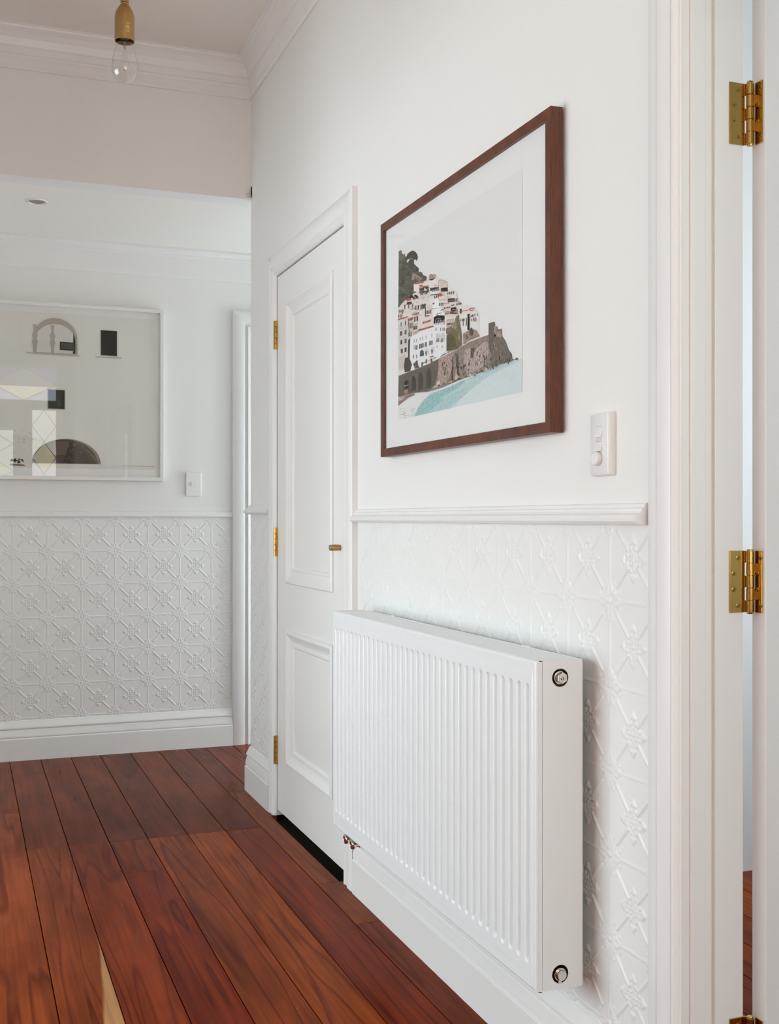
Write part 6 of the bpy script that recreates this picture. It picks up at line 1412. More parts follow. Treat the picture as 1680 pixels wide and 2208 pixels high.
 (11,(88, 78, 70),[(0.4763,0.087),(0.4798,0.0889),(0.4802,0.0804),(0.477,0.0796)]),
 (11,(150, 134, 124),[(0.3363,0.104),(0.3395,0.1047),(0.34,0.1007),(0.3371,0.1005)]),
 (11,(166, 148, 138),[(0.3926,0.109),(0.3994,0.1106),(0.4003,0.1017),(0.3943,0.1012)]),
 (11,(166, 148, 138),[(0.4328,0.0711),(0.4389,0.0728),(0.4399,0.0644),(0.4343,0.0638)]),
 (11,(182, 164, 154),[(0.5417,0.1164),(0.5445,0.1184),(0.5447,0.1097),(0.5422,0.1089)]),
 (11,(182, 164, 154),[(0.4252,0.1119),(0.4315,0.1119),(0.4327,0.1088),(0.427,0.1091)]),
 (11,(112, 100, 86),[(0.5884,0.0799),(0.5941,0.0808),(0.595,0.0752),(0.59,0.075)]),
 (11,(128, 112, 102),[(0.5457,0.0708),(0.5489,0.0712),(0.5495,0.068),(0.5466,0.0679)]),
 (11,(166, 148, 138),[(0.5127,0.1039),(0.5158,0.1058),(0.5161,0.0974),(0.5133,0.0966)]),
 (11,(88, 78, 70),[(0.4215,0.076),(0.4244,0.0769),(0.4249,0.0727),(0.4223,0.0724)]),
 (11,(166, 148, 138),[(0.5156,0.0966),(0.5198,0.0976),(0.5204,0.0919),(0.5167,0.0916)]),
 (11,(166, 148, 138),[(0.4669,0.064),(0.4718,0.0644),(0.4726,0.0607),(0.4683,0.0607)]),
 (11,(74, 66, 60),[(0.4668,0.1037),(0.4692,0.1058),(0.4693,0.0973),(0.4672,0.0963)]),
 (11,(112, 100, 86),[(0.5953,0.0785),(0.6005,0.0799),(0.6013,0.0724),(0.5966,0.0719)]),
 (11,(182, 164, 154),[(0.4023,0.0886),(0.4075,0.0905),(0.4083,0.0815),(0.4036,0.0808)]),
 (11,(110, 96, 88),[(0.5148,0.0874),(0.519,0.088),(0.5197,0.0841),(0.516,0.0841)]),
 (11,(166, 148, 138),[(0.365,0.1003),(0.3723,0.1015),(0.3734,0.0938),(0.3669,0.0935)]),
 (11,(150, 134, 124),[(0.5526,0.0681),(0.5554,0.0701),(0.5556,0.0618),(0.5531,0.0609)]),
 (11,(110, 96, 88),[(0.4851,0.0856),(0.4901,0.0868),(0.4907,0.0802),(0.4864,0.0798)]),
 (11,(150, 134, 124),[(0.5509,0.0825),(0.5573,0.0834),(0.5583,0.0773),(0.5526,0.0772)]),
 (11,(128, 112, 102),[(0.5065,0.0864),(0.5098,0.0883),(0.5102,0.08),(0.5072,0.0792)]),
 (11,(128, 112, 102),[(0.4088,0.0835),(0.4131,0.0839),(0.4138,0.0806),(0.41,0.0806)]),
 (11,(150, 134, 124),[(0.3428,0.1089),(0.3502,0.1099),(0.3515,0.1027),(0.3449,0.1025)]),
 (11,(110, 96, 88),[(0.4111,0.0713),(0.4184,0.0716),(0.4198,0.0671),(0.4132,0.0673)]),
 (11,(166, 148, 138),[(0.4207,0.1106),(0.4261,0.1108),(0.427,0.1074),(0.4221,0.1075)]),
 (11,(74, 66, 60),[(0.3319,0.0711),(0.3346,0.0717),(0.3351,0.0684),(0.3326,0.0682)]),
 (11,(110, 96, 88),[(0.4102,0.0876),(0.4139,0.0883),(0.4145,0.0843),(0.4112,0.0842)]),
 (11,(84, 76, 66),[(0.5583,0.1094),(0.5607,0.1113),(0.5609,0.1035),(0.5588,0.1027)]),
 (11,(74, 66, 60),[(0.3389,0.0613),(0.3432,0.062),(0.3438,0.0578),(0.3401,0.0576)]),
 (11,(112, 100, 86),[(0.5873,0.0922),(0.5907,0.0928),(0.5913,0.0891),(0.5882,0.089)]),
 (11,(150, 134, 124),[(0.4023,0.1042),(0.405,0.1061),(0.4052,0.0982),(0.4029,0.0974)]),
 (11,(110, 96, 88),[(0.4964,0.102),(0.5031,0.1027),(0.5043,0.0969),(0.4983,0.0969)]),
 (11,(74, 66, 60),[(0.5039,0.1148),(0.5096,0.1148),(0.5106,0.1119),(0.5055,0.1123)]),
 (11,(150, 134, 124),[(0.3818,0.0633),(0.3861,0.0643),(0.3867,0.0591),(0.383,0.0588)]),
 (11,(166, 148, 138),[(0.4508,0.0996),(0.4535,0.1012),(0.4539,0.0944),(0.4513,0.0938)]),
 (11,(88, 78, 70),[(0.3701,0.0681),(0.373,0.0691),(0.3735,0.0643),(0.3708,0.0639)]),
 (11,(74, 66, 60),[(0.4202,0.0915),(0.426,0.0926),(0.427,0.086),(0.4216,0.0857)]),
 (12,(160, 146, 136),[(0.2282,0.0575),(0.2339,0.0616),(0.2422,0.0603),(0.2467,0.0559)]),
 (12,(206, 196, 188),[(0.2382,0.0583),(0.2437,0.0623),(0.2515,0.061),(0.2558,0.0568)]),
 (12,(206, 196, 188),[(0.2532,0.0586),(0.2583,0.0623),(0.2657,0.0612),(0.2697,0.0572)]),
 (12,(84, 76, 70),[(0.2663,0.0591),(0.2716,0.063),(0.2795,0.0618),(0.2836,0.0576)]),
 (12,(160, 146, 136),[(0.284,0.059),(0.2896,0.0632),(0.2979,0.0619),(0.3022,0.0574)]),
 (12,(110, 100, 92),[(0.2946,0.0597),(0.299,0.063),(0.3055,0.0619),(0.3089,0.0585)]),
 (12,(160, 146, 136),[(0.3151,0.0593),(0.3185,0.0617),(0.3232,0.061),(0.3258,0.0585)]),
 (12,(206, 196, 188),[(0.3306,0.0594),(0.3336,0.0616),(0.3379,0.0609),(0.3403,0.0587)]),
 (12,(206, 196, 188),[(0.3387,0.0603),(0.3426,0.0632),(0.3483,0.0623),(0.3514,0.0593)]),
 (12,(110, 100, 92),[(0.357,0.0601),(0.3609,0.063),(0.3667,0.0621),(0.3698,0.059)]),
 (12,(110, 100, 92),[(0.3665,0.0608),(0.3709,0.0641),(0.3772,0.0631),(0.3806,0.0596)]),
 (12,(110, 100, 92),[(0.3786,0.0612),(0.3843,0.0655),(0.3925,0.0642),(0.3968,0.0595)]),
 (12,(110, 100, 92),[(0.3918,0.0615),(0.3964,0.065),(0.4029,0.0639),(0.4065,0.0602)]),
 (12,(160, 146, 136),[(0.4035,0.062),(0.4092,0.0663),(0.4175,0.0649),(0.4218,0.0602)]),
 (12,(110, 100, 92),[(0.4188,0.062),(0.4243,0.0662),(0.4324,0.0649),(0.4367,0.0603)]),
 (12,(160, 146, 136),[(0.427,0.0628),(0.4333,0.0676),(0.4423,0.0661),(0.4471,0.0608)]),
 (12,(206, 196, 188),[(0.4404,0.063),(0.4465,0.0677),(0.4552,0.0662),(0.4598,0.0611)]),
 (12,(160, 146, 136),[(0.4549,0.063),(0.458,0.0655),(0.4626,0.0647),(0.465,0.0622)]),
 (12,(206, 196, 188),[(0.4686,0.0632),(0.472,0.0658),(0.477,0.065),(0.4797,0.0622)]),
 (12,(84, 76, 70),[(0.4798,0.0636),(0.4844,0.0671),(0.4907,0.066),(0.4942,0.0622)]),
 (12,(84, 76, 70),[(0.4941,0.0636),(0.4971,0.066),(0.5016,0.0652),(0.5039,0.0628)]),
 (12,(84, 76, 70),[(0.5044,0.0641),(0.5099,0.0685),(0.518,0.0671),(0.5222,0.0623)]),
 (12,(160, 146, 136),[(0.5128,0.0648),(0.5183,0.0692),(0.5264,0.0678),(0.5307,0.063)]),
 (12,(206, 196, 188),[(0.5264,0.0649),(0.5318,0.0692),(0.5398,0.0678),(0.5441,0.063)]),
 (12,(206, 194, 184),[(0.2577,0.0648),(0.2631,0.0733),(0.2781,0.069),(0.2854,0.0617),(0.2751,0.0558)]),
 (12,(196, 176, 164),[(0.3713,0.0794),(0.3828,0.0722),(0.3964,0.0628),(0.3777,0.0611),(0.3661,0.0644)]),
 (12,(160, 140, 128),[(0.3176,0.1272),(0.4084,0.1354),(0.4404,0.1388),(0.4977,0.1402),(0.4977,0.1387),(0.4425,0.1362),(0.4083,0.1329),(0.3175,0.124)]),
 (12,(120, 106, 98),[(0.4153,0.1389),(0.4177,0.1413),(0.4194,0.1387)]),
 (12,(120, 106, 98),[(0.3244,0.1313),(0.327,0.1337),(0.3288,0.1311)]),
 (12,(70, 66, 64),[(0.3663,0.1348),(0.3687,0.1372),(0.3705,0.1346)]),
 (12,(70, 66, 64),[(0.2993,0.1292),(0.3019,0.1317),(0.3037,0.129)]),
 (12,(120, 106, 98),[(0.413,0.1387),(0.4154,0.1411),(0.4172,0.1385)]),
 (12,(220, 214, 210),[(0.3645,0.1347),(0.367,0.1371),(0.3688,0.1345)]),
 (12,(120, 106, 98),[(0.4203,0.1394),(0.4227,0.1417),(0.4244,0.1391)]),
 (12,(70, 66, 64),[(0.3056,0.1297),(0.3082,0.1322),(0.31,0.1295)]),
 (12,(150, 150, 156),[(0.2937,0.1287),(0.2963,0.1312),(0.2982,0.1285)]),
 (12,(70, 66, 64),[(0.3719,0.1353),(0.3744,0.1377),(0.3762,0.1351)]),
 (12,(150, 150, 156),[(0.3688,0.135),(0.3712,0.1374),(0.373,0.1348)]),
 (12,(70, 66, 64),[(0.3448,0.133),(0.3473,0.1354),(0.3491,0.1328)]),
 (12,(70, 66, 64),[(0.2818,0.1277),(0.2844,0.1302),(0.2863,0.1275)]),
 (12,(220, 214, 210),[(0.2882,0.1283),(0.2908,0.1307),(0.2927,0.1281)]),
 (12,(150, 150, 156),[(0.3665,0.1348),(0.369,0.1372),(0.3708,0.1346)]),
 (12,(70, 66, 64),[(0.3268,0.1315),(0.3293,0.1339),(0.3311,0.1313)]),
 (12,(70, 66, 64),[(0.3412,0.1327),(0.3437,0.1351),(0.3455,0.1325)]),
 (12,(150, 150, 156),[(0.3028,0.1295),(0.3053,0.1319),(0.3072,0.1293)]),
 (12,(220, 214, 210),[(0.3348,0.1322),(0.3373,0.1346),(0.3391,0.132)]),
 (12,(70, 66, 64),[(0.3848,0.1364),(0.3872,0.1387),(0.389,0.1362)]),
 (12,(70, 66, 64),[(0.4237,0.1396),(0.4261,0.142),(0.4278,0.1394)]),
 (12,(70, 66, 64),[(0.3621,0.1345),(0.3645,0.1369),(0.3663,0.1343)]),
 (12,(120, 106, 98),[(0.2903,0.1285),(0.2929,0.1309),(0.2948,0.1282)]),
 (12,(120, 106, 98),[(0.3544,0.1338),(0.3569,0.1362),(0.3587,0.1336)]),
 (12,(220, 214, 210),[(0.3232,0.1312),(0.3258,0.1336),(0.3276,0.131)]),
 (12,(150, 150, 156),[(0.3123,0.1303),(0.3148,0.1327),(0.3167,0.1301)]),
 (12,(120, 106, 98),[(0.3499,0.1334),(0.3524,0.1358),(0.3542,0.1332)]),
 (12,(150, 150, 156),[(0.3754,0.1356),(0.3778,0.138),(0.3796,0.1354)]),
 (12,(220, 214, 210),[(0.282,0.1278),(0.2846,0.1302),(0.2865,0.1275)]),
 (12,(70, 66, 64),[(0.3872,0.1366),(0.3896,0.1389),(0.3914,0.1364)]),
 (12,(70, 66, 64),[(0.3116,0.1302),(0.3141,0.1327),(0.316,0.13)]),
 (12,(220, 214, 210),[(0.3881,0.1367),(0.3906,0.139),(0.3923,0.1364)]),
 (12,(220, 214, 210),[(0.4162,0.139),(0.4186,0.1413),(0.4203,0.1388)]),
 (12,(120, 106, 98),[(0.3246,0.1313),(0.3272,0.1338),(0.329,0.1311)]),
 (12,(70, 66, 64),[(0.3048,0.1297),(0.3073,0.1321),(0.3092,0.1295)]),
 (12,(70, 66, 64),[(0.3931,0.1371),(0.3956,0.1394),(0.3973,0.1369)]),
 (12,(120, 106, 98),[(0.3678,0.135),(0.3702,0.1373),(0.372,0.1347)]),
 (12,(220, 214, 210),[(0.4263,0.1399),(0.4286,0.1422),(0.4304,0.1396)]),
 (12,(220, 214, 210),[(0.3557,0.1339),(0.3582,0.1363),(0.36,0.1337)]),
 (12,(120, 106, 98),[(0.3687,0.135),(0.371,0.1374),(0.3728,0.1348)]),
 (12,(70, 66, 64),[(0.3242,0.1313),(0.3267,0.1337),(0.3286,0.1311)]),
 (12,(120, 106, 98),[(0.3007,0.1293),(0.3033,0.1318),(0.3051,0.1291)]),
 (12,(70, 66, 64),[(0.3844,0.1363),(0.3868,0.1387),(0.3886,0.1361)]),
 (12,(70, 66, 64),[(0.2954,0.1289),(0.298,0.1313),(0.2999,0.1287)]),
 (12,(70, 66, 64),[(0.3307,0.1318),(0.3332,0.1343),(0.3351,0.1316)]),
 (12,(70, 66, 64),[(0.3752,0.1356),(0.3777,0.1379),(0.3795,0.1354)]),
 (12,(150, 150, 156),[(0.3961,0.1373),(0.3985,0.1397),(0.4003,0.1371)]),
 (12,(70, 66, 64),[(0.3756,0.1356),(0.378,0.138),(0.3798,0.1354)]),
 (12,(150, 150, 156),[(0.3566,0.134),(0.3591,0.1364),(0.3609,0.1338)]),
 (12,(70, 66, 64),[(0.3839,0.1363),(0.3863,0.1387),(0.3881,0.1361)]),
 (12,(220, 214, 210),[(0.3942,0.1372),(0.3966,0.1395),(0.3984,0.137)]),
 (12,(150, 150, 156),[(0.3954,0.1373),(0.3978,0.1396),(0.3995,0.1371)]),
 (12,(120, 106, 98),[(0.3668,0.1349),(0.3692,0.1373),(0.371,0.1347)]),
 (12,(120, 106, 98),[(0.3388,0.1325),(0.3413,0.1349),(0.3431,0.1323)]),
 (12,(120, 106, 98),[(0.2967,0.129),(0.2993,0.1314),(0.3012,0.1288)]),
 (12,(150, 150, 156),[(0.4104,0.1385),(0.4128,0.1409),(0.4145,0.1383)]),
 (12,(220, 214, 210),[(0.3123,0.1303),(0.3149,0.1327),(0.3168,0.1301)]),
 (12,(220, 214, 210),[(0.3431,0.1329),(0.3456,0.1353),(0.3474,0.1327)]),
 (12,(220, 214, 210),[(0.411,0.1386),(0.4134,0.1409),(0.4151,0.1384)]),
 (12,(220, 214, 210),[(0.2993,0.1292),(0.3019,0.1317),(0.3038,0.129)]),
 (12,(100, 92, 84),[(0.2176,0.1274),(0.2209,0.1306),(0.2229,0.1273)]),
 (12,(100, 92, 84),[(0.1234,0.1233),(0.1269,0.1267),(0.129,0.1232)]),
 (12,(210, 204, 198),[(0.1329,0.1237),(0.1364,0.1271),(0.1384,0.1236)]),
 (12,(70, 66, 64),[(0.2268,0.1278),(0.23,0.131),(0.232,0.1277)]),
 (12,(210, 204, 198),[(0.1806,0.1258),(0.1839,0.1291),(0.186,0.1257)]),
 (12,(70, 66, 64),[(0.2428,0.1285),(0.246,0.1317),(0.248,0.1284)]),
 (12,(210, 204, 198),[(0.2016,0.1267),(0.205,0.13),(0.207,0.1266)]),
 (12,(210, 204, 198),[(0.1715,0.1254),(0.1748,0.1287),(0.1769,0.1253)]),
 (12,(210, 204, 198),[(0.1713,0.1254),(0.1747,0.1287),(0.1768,0.1253)]),
 (12,(70, 66, 64),[(0.1701,0.1253),(0.1735,0.1286),(0.1755,0.1252)]),
 (12,(210, 204, 198),[(0.1177,0.123),(0.1212,0.1264),(0.1233,0.123)]),
 (12,(210, 204, 198),[(0.2209,0.1275),(0.2242,0.1308),(0.2262,0.1274)]),
 (12,(70, 66, 64),[(0.1341,0.1237),(0.1376,0.1271),(0.1396,0.1237)]),
 (12,(100, 92, 84),[(0.1846,0.1259),(0.1879,0.1292),(0.19,0.1259)]),
 (12,(210, 204, 198),[(0.2128,0.1272),(0.216,0.1304),(0.218,0.1271)]),
 (12,(210, 204, 198),[(0.2371,0.1282),(0.2403,0.1315),(0.2423,0.1282)]),
 (12,(210, 204, 198),[(0.206,0.1269),(0.2093,0.1302),(0.2113,0.1268)]),
 (12,(210, 204, 198),[(0.2385,0.1283),(0.2417,0.1315),(0.2437,0.1282)]),
 (12,(210, 204, 198),[(0.1397,0.124),(0.1431,0.1273),(0.1452,0.1239)]),
 (12,(70, 66, 64),[(0.2276,0.1278),(0.2308,0.1311),(0.2328,0.1277)]),
 (12,(70, 66, 64),[(0.1794,0.1257),(0.1827,0.129),(0.1848,0.1256)]),
 (12,(100, 92, 84),[(0.22,0.1275),(0.2233,0.1307),(0.2253,0.1274)]),
 (12,(100, 92, 84),[(0.123,0.1233),(0.1264,0.1266),(0.1286,0.1232)]),
 (12,(100, 92, 84),[(0.1333,0.1237),(0.1369,0.1271),(0.1389,0.1236)]),
 (12,(100, 92, 84),[(0.2477,0.1287),(0.2509,0.1319),(0.2528,0.1286)]),
 (12,(100, 92, 84),[(0.1887,0.1261),(0.1921,0.1294),(0.1941,0.1261)]),
]


PX0, PX1, PY0, PY1, PZ0, PZ1 = 1.0587, 1.0855, 1.9241, 2.870, 1.2660, 1.8955
pic = thing('framed_print', (PX1, 0.5 * (PY0 + PY1), PZ0), 'walnut framed print of a white seaside town on a cliff above the radiator', 'picture')
rw, rec = 0.0215, 0.006
FP = [(0, 0), (0, PX1 - PX0 - 0.0008), (0.0008, PX1 - PX0), (rw - 0.0006, PX1 - PX0), (rw, PX1 - PX0 - 0.0006), (rw, 0)]
for p0, p1, da in (((PX1, PY0, PZ0), (PX1, PY0, PZ1), (0, 1, 0)), ((PX1, PY1, PZ0), (PX1, PY1, PZ1), (0, -1, 0)), ((PX1, PY0, PZ0), (PX1, PY1, PZ0), (0, 0, 1)), ((PX1, PY0, PZ1), (PX1, PY1, PZ1), (0, 0, -1))):
    q = MB(); q.extrude(FP, p0, p1, da, (-1, 0, 0), 1, 1); q.build('frame_rail', M['walnut'], pic)
q = MB().box(1.0675, 1.071, PY0 + rw - 0.004, PY1 - rw + 0.004, PZ0 + rw - 0.004, PZ1 - rw + 0.004); q.build('mat_board', M['mat'], pic)
q = MB().box(1.0625, 1.0645, PY0 + rw - 0.003, PY1 - rw + 0.003, PZ0 + rw - 0.003, PZ1 - rw + 0.003); q.build('glass_pane', M['pane'], pic)
q = MB().box(1.0712, 1.083, PY0 + rw - 0.003, PY1 - rw + 0.003, PZ0 + rw - 0.003, PZ1 - rw + 0.003); q.build('backing_board', M['dark'], pic)
sky = [(0, (230, 230, 229), [(0, 0), (0.700, 0), (0.700, 0.456), (0, 0.456)]), (0, (228, 228, 228), [(0, 0.25), (0.25, 0.33), (0.40, 0.456), (0, 0.456)])]
polys = [(-1, sky[0][1], sky[0][2])] + [(k, c, p) for k, c, p in ART]
art_mesh('print', pic, polys, lambda u, v, k: (1.0671 - 0.00016 * (k + 1), 2.757 - u, 1.358 + v), 0, M['print'])

# ------------------------------------------------------------------ white framed photo on the back wall
BX0, BX1, BZ0, BZ1 = -0.30, 0.889, 1.277, 2.0865
FY = YB - 0.035
pic2 = thing('framed_photo', (0.5 * (BX0 + BX1), YB, BZ0), 'large white framed photo of a whitewashed wall with dark windows on the back wall', 'picture')
rw = 0.0165; dp = YB - 0.003 - FY; yb_ = YB - 0.003
FP = [(0, 0), (0, dp - 0.001), (0.001, dp), (rw - 0.001, dp), (rw, dp - 0.001), (rw, 0)]
for p0, p1, da in (((BX0, yb_, BZ0), (BX0, yb_, BZ1), (1, 0, 0)), ((BX1, yb_, BZ0), (BX1, yb_, BZ1), (-1, 0, 0)), ((BX0, yb_, BZ0), (BX1, yb_, BZ0), (0, 0, 1)), ((BX0, yb_, BZ1), (BX1, yb_, BZ1), (0, 0, -1))):
    q = MB(); q.extrude(FP, p0, p1, da, (0, -1, 0), 1, 1); q.build('frame_rail', M['white_frame'], pic2)
ym = FY + 0.014
q = MB().box(BX0 + rw - .003, BX1 - rw + .003, ym, ym + 0.004, BZ0 + rw - .003, BZ1 - rw + .003); q.build('mat_board', M['mat'], pic2)
q = MB().box(BX0 + rw - .003, BX1 - rw + .003, ym - 0.008, ym - 0.006, BZ0 + rw - .003, BZ1 - rw + .003); q.build('glass_pane', M['pane'], pic2)
q = MB().box(BX0 + rw - .003, BX1 - rw + .003, ym + 0.0045, ym + 0.016, BZ0 + rw - .003, BZ1 - rw + .003); q.build('backing_board', M['dark'], pic2)
A2 = []
def P2(k, c, pts): A2.append((k, c, pts))
def arc(cx, cz, rx, rz, a0, a1, n=24): return [(cx + rx * math.cos(R(a0 + (a1 - a0) * i / n)), cz + rz * math.sin(R(a0 + (a1 - a0) * i / n))) for i in range(n + 1)]
P2(0, (229, 227, 222), [(BX0 + 0.05, 1.330), (0.848, 1.330), (0.848, 2.041), (BX0 + 0.05, 2.041)])
P2(1, (224, 222, 216), [(BX0 + 0.05, 1.330), (0.848, 1.330), (0.848, 1.350), (BX0 + 0.05, 1.352)])
P2(1, (222, 219, 212), [(BX0 + 0.05, 1.352), (0.62, 1.350), (0.30, 1.47), (0.1, 1.50), (BX0 + 0.05, 1.48)])
P2(2, (222, 219, 213), arc(0.397, 1.925, 0.104, 0.103, 0, 180) + [(0.293, 1.845), (0.501, 1.845)])
P2(3, (176, 166, 156), arc(0.397, 1.922, 0.098, 0.097, 0, 180) + [(0.299, 1.855), (0.495, 1.855)])
P2(4, (216, 213, 207), arc(0.397, 1.915, 0.088, 0.076, 0, 180) + [(0.309, 1.859), (0.485, 1.859)])
P2(4, (166, 156, 146), [(0.4925, 1.857), (0.4925, 1.935), (0.476, 1.955), (0.474, 1.860)])
for cx in (0.3075, 0.384):
    P2(5, (176, 170, 161), [(cx - .006, 1.859), (cx + .006, 1.859), (cx + .008, 1.89), (cx + .013, 1.905), (cx + .008, 1.92), (cx + .013, 1.935), (cx + .005, 1.955), (cx + .009, 1.985), (cx - .009, 1.985), (cx - .005, 1.955), (cx - .013, 1.935), (cx - .008, 1.92), (cx - .013, 1.905), (cx - .008, 1.89)])
P2(6, (52, 50, 48), [(0.4165, 1.8735), (0.483, 1.8725), (0.483, 1.910), (0.4165, 1.912)])
P2(7, (78, 76, 74), [(0.4215, 1.8785), (0.478, 1.8785), (0.478, 1.906), (0.4215, 1.907)])
P2(5, (190, 184, 174), [(0.27, 1.851), (0.503, 1.847), (0.503, 1.853), (0.27, 1.857)])
P2(3, (232, 230, 226), [(0.270, 1.866), (0.295, 1.866), (0.300, 1.873), (0.268, 1.874)])
P2(3, (172, 160, 148), [(0.598, 1.857), (0.675, 1.857), (0.675, 1.977), (0.598, 1.977)])
P2(4, (30, 25, 22), [(0.6005, 1.860), (0.6725, 1.859), (0.6725, 1.974), (0.6005, 1.975)])
P2(4, (190, 183, 172), [(0.575, 1.847), (0.695, 1.847), (0.695, 1.853), (0.575, 1.853)])
P2(3, (176, 166, 152), [(0.362, 1.600), (0.440, 1.600), (0.440, 1.692), (0.362, 1.693)])
P2(4, (44, 44, 41), [(0.3655, 1.604), (0.437, 1.603), (0.437, 1.689), (0.3655, 1.690)])
P2(5, (64, 64, 60), [(0.405, 1.612), (0.42, 1.612), (0.418, 1.64), (0.408, 1.65)])
P2(3, (150, 138, 124), arc(0.4465, 1.352, 0.153, 0.115, 0, 180))
P2(4, (74, 60, 50), arc(0.440, 1.353, 0.144, 0.111, 0, 180))
P2(5, (98, 82, 70), arc(0.430, 1.358, 0.085, 0.098, 20, 160))
P2(6, (54, 43, 36), [(0.43, 1.354), (0.55, 1.354), (0.535, 1.40), (0.49, 1.44), (0.46, 1.452)])
P2(6, (58, 50, 44), [(0.300, 1.354), (0.37, 1.354), (0.36, 1.40), (0.335, 1.42), (0.312, 1.39)])
P2(6, (110, 96, 84), [(0.53, 1.425), (0.575, 1.385), (0.592, 1.357), (0.578, 1.357), (0.552, 1.395)])
rg = random.Random(5)
for k in range(26):
    a, b = rg.uniform(0.34, 0.52), rg.uniform(1.36, 1.44); s_ = rg.uniform(.004, .012)
    P2(7, rg.choice([(86, 70, 58), (110, 94, 80), (64, 52, 44)]), [(a, b), (a + s_, b + s_ * .3), (a + s_ * .8, b + s_), (a - s_ * .2, b + s_ * .7)])
for k in range(22):
    a, b = 0.225 + rg.uniform(-.024, .03), 1.352 + rg.uniform(-.002, .016); s_ = rg.uniform(.003, .009)
    P2(5, rg.choice([(56, 56, 40), (84, 80, 58), (40, 40, 30)]), [(a, b), (a + s_, b - s_ * .2), (a + s_ * .6, b + s_), (a - s_ * .5, b + s_ * .6)])
P2(4, (120, 110, 96), [(0.20, 1.340), (0.27, 1.338), (0.255, 1.346), (0.20, 1.348)])
for k in range(40):
    a, b = rg.uniform(0.2, 0.36), rg.uniform(1.37, 1.50); s_ = rg.uniform(.002, .01)
    P2(2, rg.choice([(188, 184, 174), (196, 191, 180), (176, 170, 160)]), [(a, b), (a + s_, b), (a + s_, b + s_ * .5), (a, b + s_ * .4)])
P2(3, (188, 182, 172), [(0.70, 1.346), (0.848, 1.343), (0.848, 1.346), (0.70, 1.349)])
art_mesh('print', pic2, [(k, c, p) for k, c, p in A2], lambda u, v, k: (u, ym - 0.0003 - 0.0003 * k, v), 0, M['print_pale'])

# ------------------------------------------------------------------ light switches
def rounded_plate(mb, y0, y1, z0, z1, x_back, x_front, r):
    pts = []
    for cy, cz, a0 in ((y1 - r, z1 - r, 0), (y0 + r, z1 - r, 90), (y0 + r, z0 + r, 180), (y1 - r, z0 + r, 270)):
        for k in range(5):
            a = R(a0 + 22.5 * k); pts.append((cy + r * math.cos(a), cz + r * math.sin(a)))
    n = len(pts); c = (0.5 * (y0 + y1), 0.5 * (z0 + z1))
    vs = []
    for x, ins in ((x_back, 0), (x_front + 0.004, 0.0008), (x_front + 0.0012, 0.0018), (x_front, 0.0034)):
        for (a, b) in pts:
            sa = 1 - 2 * ins / (y1 - y0); sb = 1 - 2 * ins / (z1 - z0)
            vs.append((x, c[0] + (a - c[0]) * sa, c[1] + (b - c[1]) * sb))
    fs = [(j * n + i, j * n + (i + 1) % n, (j + 1) * n + (i + 1) % n, (j + 1) * n + i) for j in range(3) for i in range(n)]
    fs.append(tuple(3 * n + i for i in range(n)))
    mb.add(vs, fs)
sw = thing('light_switch', (XW, 1.774, 1.234), 'white switch plate with two rockers and a round dimmer knob right of the town print', 'switch')
q = MB(); rounded_plate(q, 1.7415, 1.8075, 1.1765, 1.2915, XW, 1.0757, 0.003); q.build('switch_plate', M['plastic'], sw, smooth=50)
for zc in (1.2535, 1.2285):
    xf = 1.0757
    ya_, yb2, za, zb_ = 1.7645, 1.7845, zc - 0.0085, zc + 0.0085
    q = MB().add([(xf + .001, ya_, za), (xf + .001, yb2, za), (xf - .0050, yb2, za + .0015), (xf - .0050, ya_, za + .0015), (xf + .001, ya_, zb_), (xf + .001, yb2, zb_)],
                 [(0, 1, 2, 3), (3, 2, 5, 4), (0, 3, 4), (1, 5, 2), (0, 4, 5, 1)])
    q.build('rocker', M['plastic'], sw, bevel=0.0007)
for zc in (1.2668, 1.2420, 1.2388, 1.2170):
    q = MB().box(1.0752, 1.0758, 1.7645, 1.7845, zc - 0.0003, zc + 0.0003); q.build('module_seam', M['steel'], sw)
q = MB(); q.lathe([(0.0135, 1.0758), (0.0135, 1.0748), (0.0120, 1.0746), (0.0120, 1.0730), (0.0128, 1.0728), (0.0128, 1.0680), (0.0118, 1.0664), (0.0102, 1.0660), (0.0094, 1.0666), (0.0010, 1.0668)], (0, 1.7775, 1.2085), 'x', 40)
q.build('dimmer_knob', M['plastic'], sw, smooth=35)
sw2 = thing('light_switch', (1.035, YB, 1.264), 'small white switch plate with one rocker right of the white framed photo', 'switch')
q = MB()
q.box(0.9985, 1.0725, YB - 0.0095, YB, 1.2065, 1.3215); q.build('switch_plate', M['plastic'], sw2, bevel=0.003)
q = MB().box(1.0235, 1.0455, YB - 0.013, YB - 0.009, 1.2535, 1.2735); q.build('rocker', M['plastic'], sw2, bevel=0.001)

# ------------------------------------------------------------------ pendant lamp
LX, LY = 0.362, 2.75
ZB = 2.140
pend = thing('pendant_lamp', (LX, LY, ZC), 'brass pendant lamp holder with bare clear teardrop bulb hanging from the ceiling', 'lamp')
q = MB(); q.lathe([(0.050, ZC), (0.050, ZC - 0.006), (0.046, ZC - 0.024), (0.010, ZC - 0.028), (0.006, ZC - 0.034)], (LX, LY, 0), 'z', 36); q.build('ceiling_rose', M['brass_soft'], pend, smooth=40)
q = MB(); q.lathe([(0.0032, 2.355), (0.0032, ZC - 0.03)], (LX, LY, 0), 'z', 12); q.build('cord', M['cord'], pend, smooth=40)
RS = 0.0232
q = MB(); q.lathe([(RS - 0.0012, 2.2415), (RS, 2.2405), (RS, 2.298), (RS - 0.0006, 2.303), (RS - 0.0028, 2.311), (RS - 0.0068, 2.319), (0.0118, 2.3265), (0.0092, 2.3285), (0.0092, 2.332), (0.0086, 2.3325)], (LX, LY, 0), 'z', 48, caps=False)
